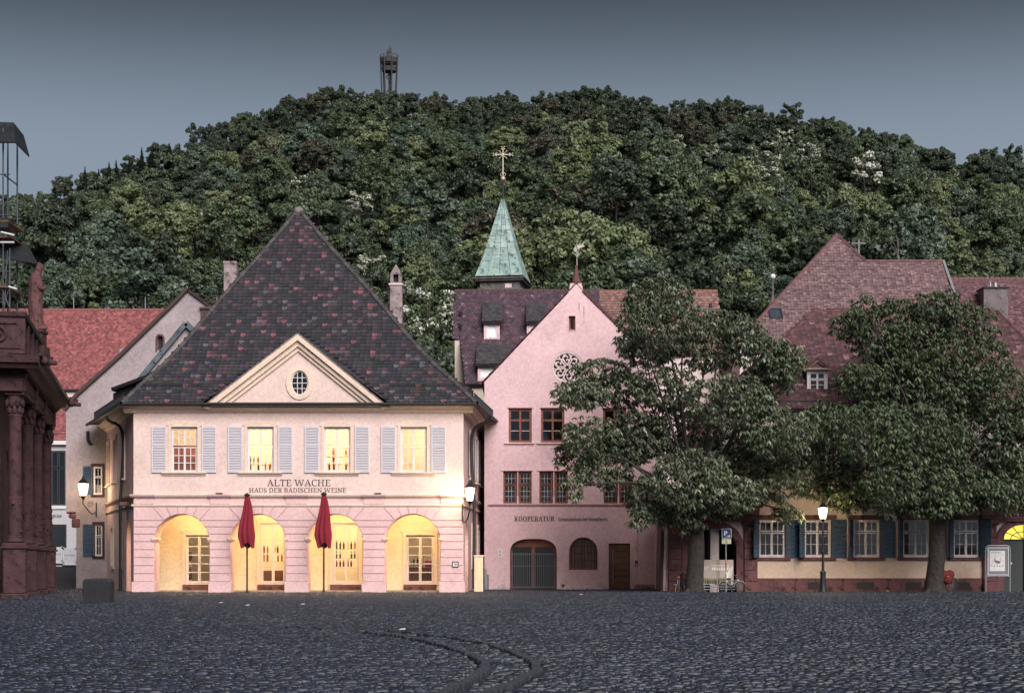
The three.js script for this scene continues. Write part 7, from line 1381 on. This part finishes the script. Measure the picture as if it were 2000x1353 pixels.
{
  const nx = 70, nz = 60, q = [], P = (i, j) => { const d = DF - 5 + (820 - DF) * j / nz, x = (-0.5 + i / nx) * d * 1.05; return V(x, hillY(x, -d), -d); };
  for (let i = 0; i < nx; i++) for (let j = 0; j < nz; j++) q.push([P(i, j), P(i + 1, j), P(i + 1, j + 1), P(i, j + 1)]);
  const me = mesh('hill', uvBox(plain(quadGeo(q))), mat('forest_floor', [0.034, 0.046, 0.025], { map: rough, size: 9 })); me.userData.kind = 'structure'; me.userData.label = 'dark forest floor of the wooded hill'; scene.add(me);
}
// crowns: lobes of leaf clumps; unit tree is about 16 m high
function hillCrown(sd, o) {
  seed = sd; const pos = [], col = [], N = o.lobes ?? 26, R = o.r ?? 6.2, Hc = o.h ?? 6.6, cy = o.cy ?? 9.2;
  const lobes = [];
  for (let k = 0; k < N; k++) {           // main boughs, each with smaller clumps round it
    const u = rr(-0.7, 1), a = k * 2.4 + rr(-0.6, 0.6), s = Math.sqrt(Math.max(0, 1 - u * u)), f = rr(0.6, 0.84), c = V(Math.cos(a) * s * R * f, cy + u * Hc * f, Math.sin(a) * s * R * f), r = rr(0.2, 0.32) * R, tn = pick(o.tones);
    lobes.push([c, r * 0.8, tn]);
    for (let j = 0; j < 5; j++) { const q = V(rr(-1, 1), rr(-0.5, 1), rr(-1, 1)).normalize(); lobes.push([c.clone().addScaledVector(q, r * rr(0.6, 1.0)), r * rr(0.28, 0.52), tn]); }
  }
  const e1 = V(), e2 = V(), n = V();
  for (const [c, r, tone] of lobes) {
    const lt = rr(0.88, 1.14), cnt = Math.round(o.dens * r * r);
    for (let k = 0; k < cnt; k++) {
      const u = rr(-0.5, 1), a = rr(0, 6.283), s = Math.sqrt(1 - u * u); n.set(Math.cos(a) * s, u, Math.sin(a) * s);
      const f = rr(0.62, 1.15), p = c.clone().addScaledVector(n, r * f); p.y = c.y + n.y * r * f * 0.8;
      const sz = (o.size ?? 0.32) * rr(0.6, 1.3), wt = o.bloom && rnd() < o.bloom && u > -0.1;
      n.add(V(rr(-0.7, 0.7), rr(-0.3, 0.8), rr(-0.7, 0.7))).normalize();
      e1.crossVectors(n, V(rr(-1, 1), rr(-1, 1), rr(-1, 1))).normalize(); e2.crossVectors(n, e1);
      const g0 = rr(0.7, 1.3) * lt, t = wt ? [0.62, 0.62, 0.54] : tone.map(v => v * g0);
      const A = p.clone().addScaledVector(e1, sz), B = p.clone().addScaledVector(e2, sz * 0.55), C = p.clone().addScaledVector(e1, -sz), D = p.clone().addScaledVector(e2, -sz * 0.55);
      for (const v of [A, B, C, A, C, D]) { pos.push(v.x, v.y, v.z); col.push(...t); }
    }
  }
  const g = new THREE.BufferGeometry(); g.setAttribute('position', new THREE.Float32BufferAttribute(pos, 3)); g.setAttribute('color', new THREE.Float32BufferAttribute(col, 3)); g.computeVertexNormals();
  return g;
}
function spruceCrown(sd) {
  seed = sd; const pos = [], col = [];
  for (let y = 2; y < 16.5; y += 0.42) { const R = (17 - y) / 15 * 4.4 * rr(0.8, 1.1), n = Math.max(5, Math.round(R * 11)); for (let k = 0; k < n; k++) { const a = rr(0, 6.283), r = R * rr(0.55, 1.08), c = Math.cos(a), s = Math.sin(a), w = 0.34, g0 = rr(0.7, 1.3); const t = [0.014 * g0, 0.022 * g0, 0.016 * g0]; const P = V(c * r * 0.15, y + 0.5, s * r * 0.15), Q = V(c * r, y - r * 0.32, s * r), A = V(c * r * 0.62 - s * w, y - r * 0.12, s * r * 0.62 + c * w), B = V(c * r * 0.62 + s * w, y - r * 0.12, s * r * 0.62 - c * w); for (const v of [P, A, Q, P, Q, B]) { pos.push(v.x, v.y, v.z); col.push(...t); } } }
  const g = new THREE.BufferGeometry(); g.setAttribute('position', new THREE.Float32BufferAttribute(pos, 3)); g.setAttribute('color', new THREE.Float32BufferAttribute(col, 3)); g.computeVertexNormals();
  return g;
}
const K = {
  dark: { t: [[0.048, 0.066, 0.038], [0.056, 0.076, 0.043], [0.042, 0.058, 0.035]], l: 'dark green broadleaf tree in the wood on the hill', n: 'dark_leaved_tree' },
  mid: { t: [[0.082, 0.112, 0.058], [0.096, 0.126, 0.066], [0.072, 0.100, 0.054]], l: 'mid green broadleaf tree in the wood on the hill', n: 'broadleaf_tree' },
  light: { t: [[0.155, 0.19, 0.088], [0.13, 0.165, 0.078], [0.175, 0.205, 0.105]], l: 'light yellow green tree in the wood on the hill', n: 'pale_leaved_tree' },
  blue: { t: [[0.098, 0.138, 0.096], [0.084, 0.122, 0.084], [0.116, 0.152, 0.106]], l: 'grey green tree in the wood on the hill', n: 'grey_leaved_tree' },
  brown: { t: [[0.082, 0.080, 0.050], [0.070, 0.072, 0.046], [0.095, 0.085, 0.058]], l: 'brownish green tree in the wood on the hill', n: 'brown_leaved_tree' },
};
const hm = leafMat('hill', { leaf: 0.22 });
const trunkG = taper([V(0, -1.2, 0), V(0.1, 3, 0), V(-0.1, 7, 0.1), V(0, 11, 0)], 0.38, 0.12, 6, 6);
const protos = {};
let sdk = 1000;
for (const k in K) protos[k] = [0, 1, 2].map(i => { const v = i === 2 ? { r: 5.2, h: 8.2, cy: 9.6, lobes: 24 } : i === 1 ? { r: 7.0, h: 6.0, cy: 8.8, lobes: 28 } : { r: 6.2, h: 6.8, cy: 9.2, lobes: 26 }; return hillCrown(sdk += 17, { ...v, tones: K[k].t, dens: 100, size: 0.30 }); });
const bloomG = [hillCrown(5001, { tones: K.mid.t, dens: 80, bloom: 0.85, r: 4.6, h: 6.4, cy: 8.4, lobes: 12 }), hillCrown(5007, { tones: K.mid.t, dens: 80, bloom: 0.5, r: 5.6, h: 6.6, cy: 8.6, lobes: 14 })];
const spruceG = [spruceCrown(6001), spruceCrown(6007)];
seed = 4242;
function hillTree(name, label, crown, x, z, s, group, y) {
  const t = new THREE.Group(); t.name = numbered(name); t.position.set(x, y ?? hillY(x, z) - 0.3, z); t.scale.set(s * rr(0.9, 1.12), s * rr(0.88, 1.12), s * rr(0.9, 1.12)); t.rotation.y = rr(0, 6.283); scene.add(t);
  t.add(mesh('trunk', trunkG, Mt.bark), mesh('crown', crown, hm));
  tag(t, label, 'tree', group);
}
{
  const placed = [], ok = (x, z, r) => !placed.some(p => Math.hypot(p[0] - x, (p[1] - z) * 1.0) < r);
  const G = 'trees of the wooded hill';
  const vis = (x, z) => { const y = hillY(x, z) + 14, py = HZ - (y - EYE) / -z * FL; return py < 640; };
  // notable trees first: [px, py of the crown, kind, size, label]; the distance follows from the slope
  const depthFor = (px, py, s) => { for (let d = 205; d < 640; d += 3) { const x = PX(px, d); if (HZ - (hillY(x, -d) + 9 * s - EYE) / d * FL <= py) return d; } return 620; };
  const clear = [];
  const named = [
    [702, 395, 'b0', 0.8, 'white blossoming tree above the steep dark roof, left of the green spire'], [724, 520, 'b0', 0.75, 'pale blossoming tree right beside the steep dark roof'], [588, 362, 'b1', 0.7, 'tree with white blossom just above the steep dark roof peak'],
    [1690, 345, 'b0', 1.2, 'tall white blossoming tree above the hall roof peak'], [1490, 300, 'b1', 1.0, 'whitish blossoming tree high on the slope right of centre'], [1405, 296, 'b1', 0.8, 'small whitish tree high on the slope right of the spire'], [1530, 268, 'b0', 0.8, 'blossoming tree below the right part of the ridge'], [1318, 280, 'b1', 0.7, 'small blossoming tree high on the slope above the big tree'], [1580, 300, 'b1', 0.8, 'blossoming tree between two taller ones right of centre'], [1505, 345, 'b0', 0.8, 'white flowering tree halfway up the slope right of centre'],
    [250, 550, 'blue', 1.2, 'pale grey green bushy tree above the red roofed hall'], [350, 560, 'mid', 1.0, 'rounded green tree above the grey gable'], [70, 600, 'mid', 0.9, 'green tree behind the stone figure'],
    [838, 625, 'b1', 1.1, 'dark flowering chestnut between the steep dark roof and the violet roof'], [1455, 560, 'blue', 0.9, 'pale bushy tree left of the hall roof'], [1855, 515, 'light', 0.9, 'light green bush just above the right-hand roof ridge'], [1935, 530, 'light', 0.6, 'yellowish bush above the wing at the far right'], [1180, 510, 'blue', 1.0, 'grey green tree behind the weathervane'], [1250, 540, 'mid', 0.9, 'green tree just above the orange roof'], [1985, 400, 'light', 1.1, 'yellow green tree at the right edge of the slope'], [1815, 405, 'light', 1.1, 'pale drooping tree on the slope above the right roofs'], [780, 440, 'light', 1.0, 'rounded light green tree right of the steep roof peak'], [735, 300, 'light', 1.2, 'broad light green tree high above the steep roof peak'], [1110, 340, 'light', 1.3, 'tall yellow green tree right of the gilt cross'], [1440, 420, 'light', 1.4, 'broad light green tree in the middle of the slope above the big tree'], [1300, 380, 'blue', 1.3, 'wide grey green tree above the orange roof'], [600, 290, 'blue', 1.2, 'grey green tree high on the slope left of the tower'], [440, 330, 'light', 1.0, 'light green tree on the left slope below the ridge'], [200, 420, 'light', 0.9, 'yellow green tree low on the left slope'],
  ];
  for (const [px, py, k, s, l] of named) { const d = depthFor(px, py, s), x = PX(px, d), z = -d; placed.push([x, z]); if (k === 'b0' || k === 'b1') clear.push([x / d, d, 5.2 * s]); const g = k === 'b0' ? bloomG[0] : k === 'b1' ? bloomG[1] : pick(protos[k]); hillTree(k[0] === 'b' && k !== 'blue' ? 'blossoming_tree' : K[k].n, l, g, x, z, s, G); }
  // spruces on the left ridge
  [[138, 1.15], [165, 1.3], [192, 1.1], [226, 1.3], [252, 1.15], [276, 1.2], [296, 1.35], [330, 1.2], [212, 1.05]].forEach(([px, s], i) => { const d = 606 + (i % 3) * 5, x = PX(px, d); placed.push([x, -d]); clear.push([x / d, d, 4]); hillTree('spruce_tree', `dark pointed spruce on the left ridge, ${['first', 'second', 'third', 'fifth', 'sixth', 'seventh', 'eighth', 'ninth', 'fourth'][i]} from the left`, spruceG[i % 2], x, -d, s * 0.62, 'spruces on the left ridge'); });
  // close row of trees along the ridge
  const sizeCap = (x, z, s) => { const d = -z, room = PY(ridgeY(1000 + x / d * FL) + 5, d) - hillY(x, z); return Math.min(s, room / 16.5); };
  const ridgeRow = [];
  for (let px = -30; px < 2040; px += rr(30, 44)) { const d = 612 + rr(-7, 8), x = PX(px, d); if (placed.some(p => Math.abs(p[0] - x) < 4 && p[1] < -590)) continue; placed.push([x, -d]); ridgeRow.push([x, -d, d, rr(0.62, 0.84)]); }
  // the wood
  let tries = 0, count = 0; const list = [];
  while (tries++ < 30000 && count < 440) {
    const d = 215 + 425 * Math.pow(rnd(), 0.8), x = rr(-0.315, 0.315) * d, z = -d;
    const sz = d > 540 ? rr(0.66, 0.95) : d > 460 ? rr(0.66, 1.15) : 0.68 + 0.85 * Math.pow(rnd(), 1.3);
    const sz2 = sizeCap(x, z, sz); if (sz2 < 0.5) continue;
    if (!vis(x, z) || !ok(x, z, 4.4 + 4.0 * sz2) || clear.some(([a, dn, w]) => d < dn && d > dn - 62 && Math.abs(x - a * d) < w + 3 * sz)) continue;
    placed.push([x, z]); count++; list.push([x, z, d, sz2]);
  }
  console.log('hill trees', count, 'tries', tries);
  for (const [x, z, d, sz] of [...ridgeRow, ...list]) {
    const sp = 1000 + x / d * FL, where = ['behind the scaffold', 'above the red roofed hall', 'above the grey gable', 'left of the steep roof peak', 'behind the steep roof peak', 'right of the steep roof peak', 'left of the green spire', 'right of the green spire', 'above the weathervane', 'above the orange roof', 'above the big tree', 'left of the hall roof peak', 'above the hall roof peak', 'above the right-hand roofs', 'towards the right edge'][Math.max(0, Math.min(14, Math.floor(sp / 133.4)))], tier = d > 575 ? 'on the ridge' : d > 490 ? 'high on the hill' : d > 400 ? 'upper middle of the hill' : d > 310 ? 'halfway up the hill' : 'low on the hill', large = sz > 1.05 ? 'large ' : sz < 0.8 ? 'small ' : '';
    const n = fbm(x / 500 + 3, z / 500 + 5, 16, 2, 31), high = d > 545;
    let k = rnd(); const kind = high ? (k < 0.72 ? 'dark' : k < 0.9 ? 'mid' : 'brown') : n > 0.52 ? (k < 0.3 ? 'light' : k < 0.6 ? 'mid' : k < 0.82 ? 'blue' : 'dark') : (k < 0.36 ? 'dark' : k < 0.68 ? 'mid' : k < 0.8 ? 'brown' : k < 0.92 ? 'blue' : 'light');  // ridge gets mostly dark kinds: its dimmer light is put into leaf colour
    hillTree(K[kind].n, `${large}${K[kind].l.replace(' in the wood on the hill', '')} ${tier} ${where}`, pick(protos[kind]), x, z, sz, `${kind === 'blue' ? 'grey green' : kind === 'mid' ? 'mid green' : kind} trees of the wooded hill`);
  }
  // undergrowth that closes the gaps between the trees
  const ug = hillCrown(8001, { tones: [...K.dark.t, ...K.mid.t], dens: 60, r: 4.2, h: 3.0, cy: 2.4, lobes: 8, size: 0.4 }), M4 = [];
  for (let i = 0; i < 3600; i++) { const d = 180 + 460 * rnd(), x = rr(-0.33, 0.33) * d; M4.push(new THREE.Matrix4().compose(V(x, hillY(x, -d) - 0.6, -d), new THREE.Quaternion().setFromAxisAngle(V(0, 1, 0), rr(0, 6.28)), V(rr(0.9, 1.5), rr(0.8, 1.7), rr(0.9, 1.5)))); }
  const im = new THREE.InstancedMesh(ug, hm, M4.length); M4.forEach((m, i) => im.setMatrixAt(i, m)); im.name = 'undergrowth'; im.castShadow = im.receiveShadow = true; scene.add(im);
  tag(im, 'dark green undergrowth between the trees of the hill', 'undergrowth', null, 'stuff');
  // bare pale trees
  const bare = (label, px, py, d, s) => { const b = at(px, py, d), t = thing('bare_tree', label, 'tree', b); const g = []; for (let k = 0; k < 6; k++) { const a = rr(-0.9, 0.9), h = s * rr(0.7, 1.1); g.push(taper([b.clone().add(V(0, -s * 0.4, 0)), b.clone().add(V(a * 0.2 * s, h * 0.4, rr(-1, 1))), b.clone().add(V(a * 0.42 * s, h * 0.75, rr(-1, 1))), b.clone().add(V(a * 0.5 * s, h, 0))], s * 0.028, s * 0.008, 8, 5)); } add(t, 'trunk', g[0], Mt.barkPale); g.slice(1).forEach(q => add(t, 'branch', q, Mt.barkPale)); };
  bare('leafless pale tree high on the left slope', 536, 300, 505, 5); bare('bare pale forked trunks above the right-hand roof ridge', 1758, 505, 285, 4);
}
// ---------------------------------------------------------------- lookout tower on the crest
{
  const d = 626, c = at(760, 165, d), t = thing('lookout_tower', 'dark timber lookout tower with flared poles on the hilltop', 'tower', V(c.x, hillY(c.x, -d), -d));
  const wood = mat('dark_tower_timber', [0.040, 0.034, 0.036], { rough: 0.8 }), Y = py => PY(py, d), u = FL / d;
  const g0 = hillY(c.x, -d) - 1;
  for (let k = 0; k < 7; k++) { const a = k / 7 * 6.283 + 0.3; add(t, 'pole', rod(V(c.x + Math.cos(a) * 2.0, g0, -d + Math.sin(a) * 2.0), V(c.x + Math.cos(a) * 3.25, Y(111), -d + Math.sin(a) * 3.25), 0.32, 0.27, 6), wood); }
  for (const [py, r, h] of [[119, 3.15, 1.7], [136, 2.7, 1.5]]) {
    add(t, 'platform', new THREE.CylinderGeometry(r, r * 0.96, h, 20).translate(c.x, Y(py), -d), wood);
    add(t, 'railing', [new THREE.TorusGeometry(r * 1.02, 0.09, 5, 28).rotateX(Math.PI / 2).translate(c.x, Y(py) + h / 2 + 1.05, -d), ...[...Array(14)].map((_, k) => rod(V(c.x + Math.cos(k / 14 * 6.283) * r, Y(py), -d + Math.sin(k / 14 * 6.283) * r), V(c.x + Math.cos(k / 14 * 6.283) * r * 1.02, Y(py) + h / 2 + 1.05, -d + Math.sin(k / 14 * 6.283) * r * 1.02), 0.06, 0.06, 4))], wood);
  }
  const sp = []; for (let i = 0; i < 60; i++) { const a = i * 0.5; sp.push(V(c.x + Math.cos(a) * 0.95, g0 + (Y(113) - g0) * i / 59, -d + Math.sin(a) * 0.95)); }
  add(t, 'spiral_stair', tubeOf(sp, 0.2, 240, 5), wood); add(t, 'core', rod(V(c.x, g0, -d), V(c.x, Y(106), -d), 0.35, 0.3), wood);
  add(t, 'mast', [rod(V(c.x - 0.4, Y(110), -d), V(c.x - 0.4, Y(97), -d), 0.42, 0.2), rod(V(c.x, Y(106), -d), V(c.x + 0.05, Y(86), -d), 0.08, 0.05), box(c.x + 0.05, c.x + 0.8, Y(103), Y(93), -d - 0.4, -d + 0.4), tubeOf([V(c.x - 0.8, Y(107), -d), V(c.x - 0.8, Y(99), -d), V(c.x - 0.2, Y(96), -d)], 0.14, 12, 5)], wood);
}
renderer.render(scene, camera);
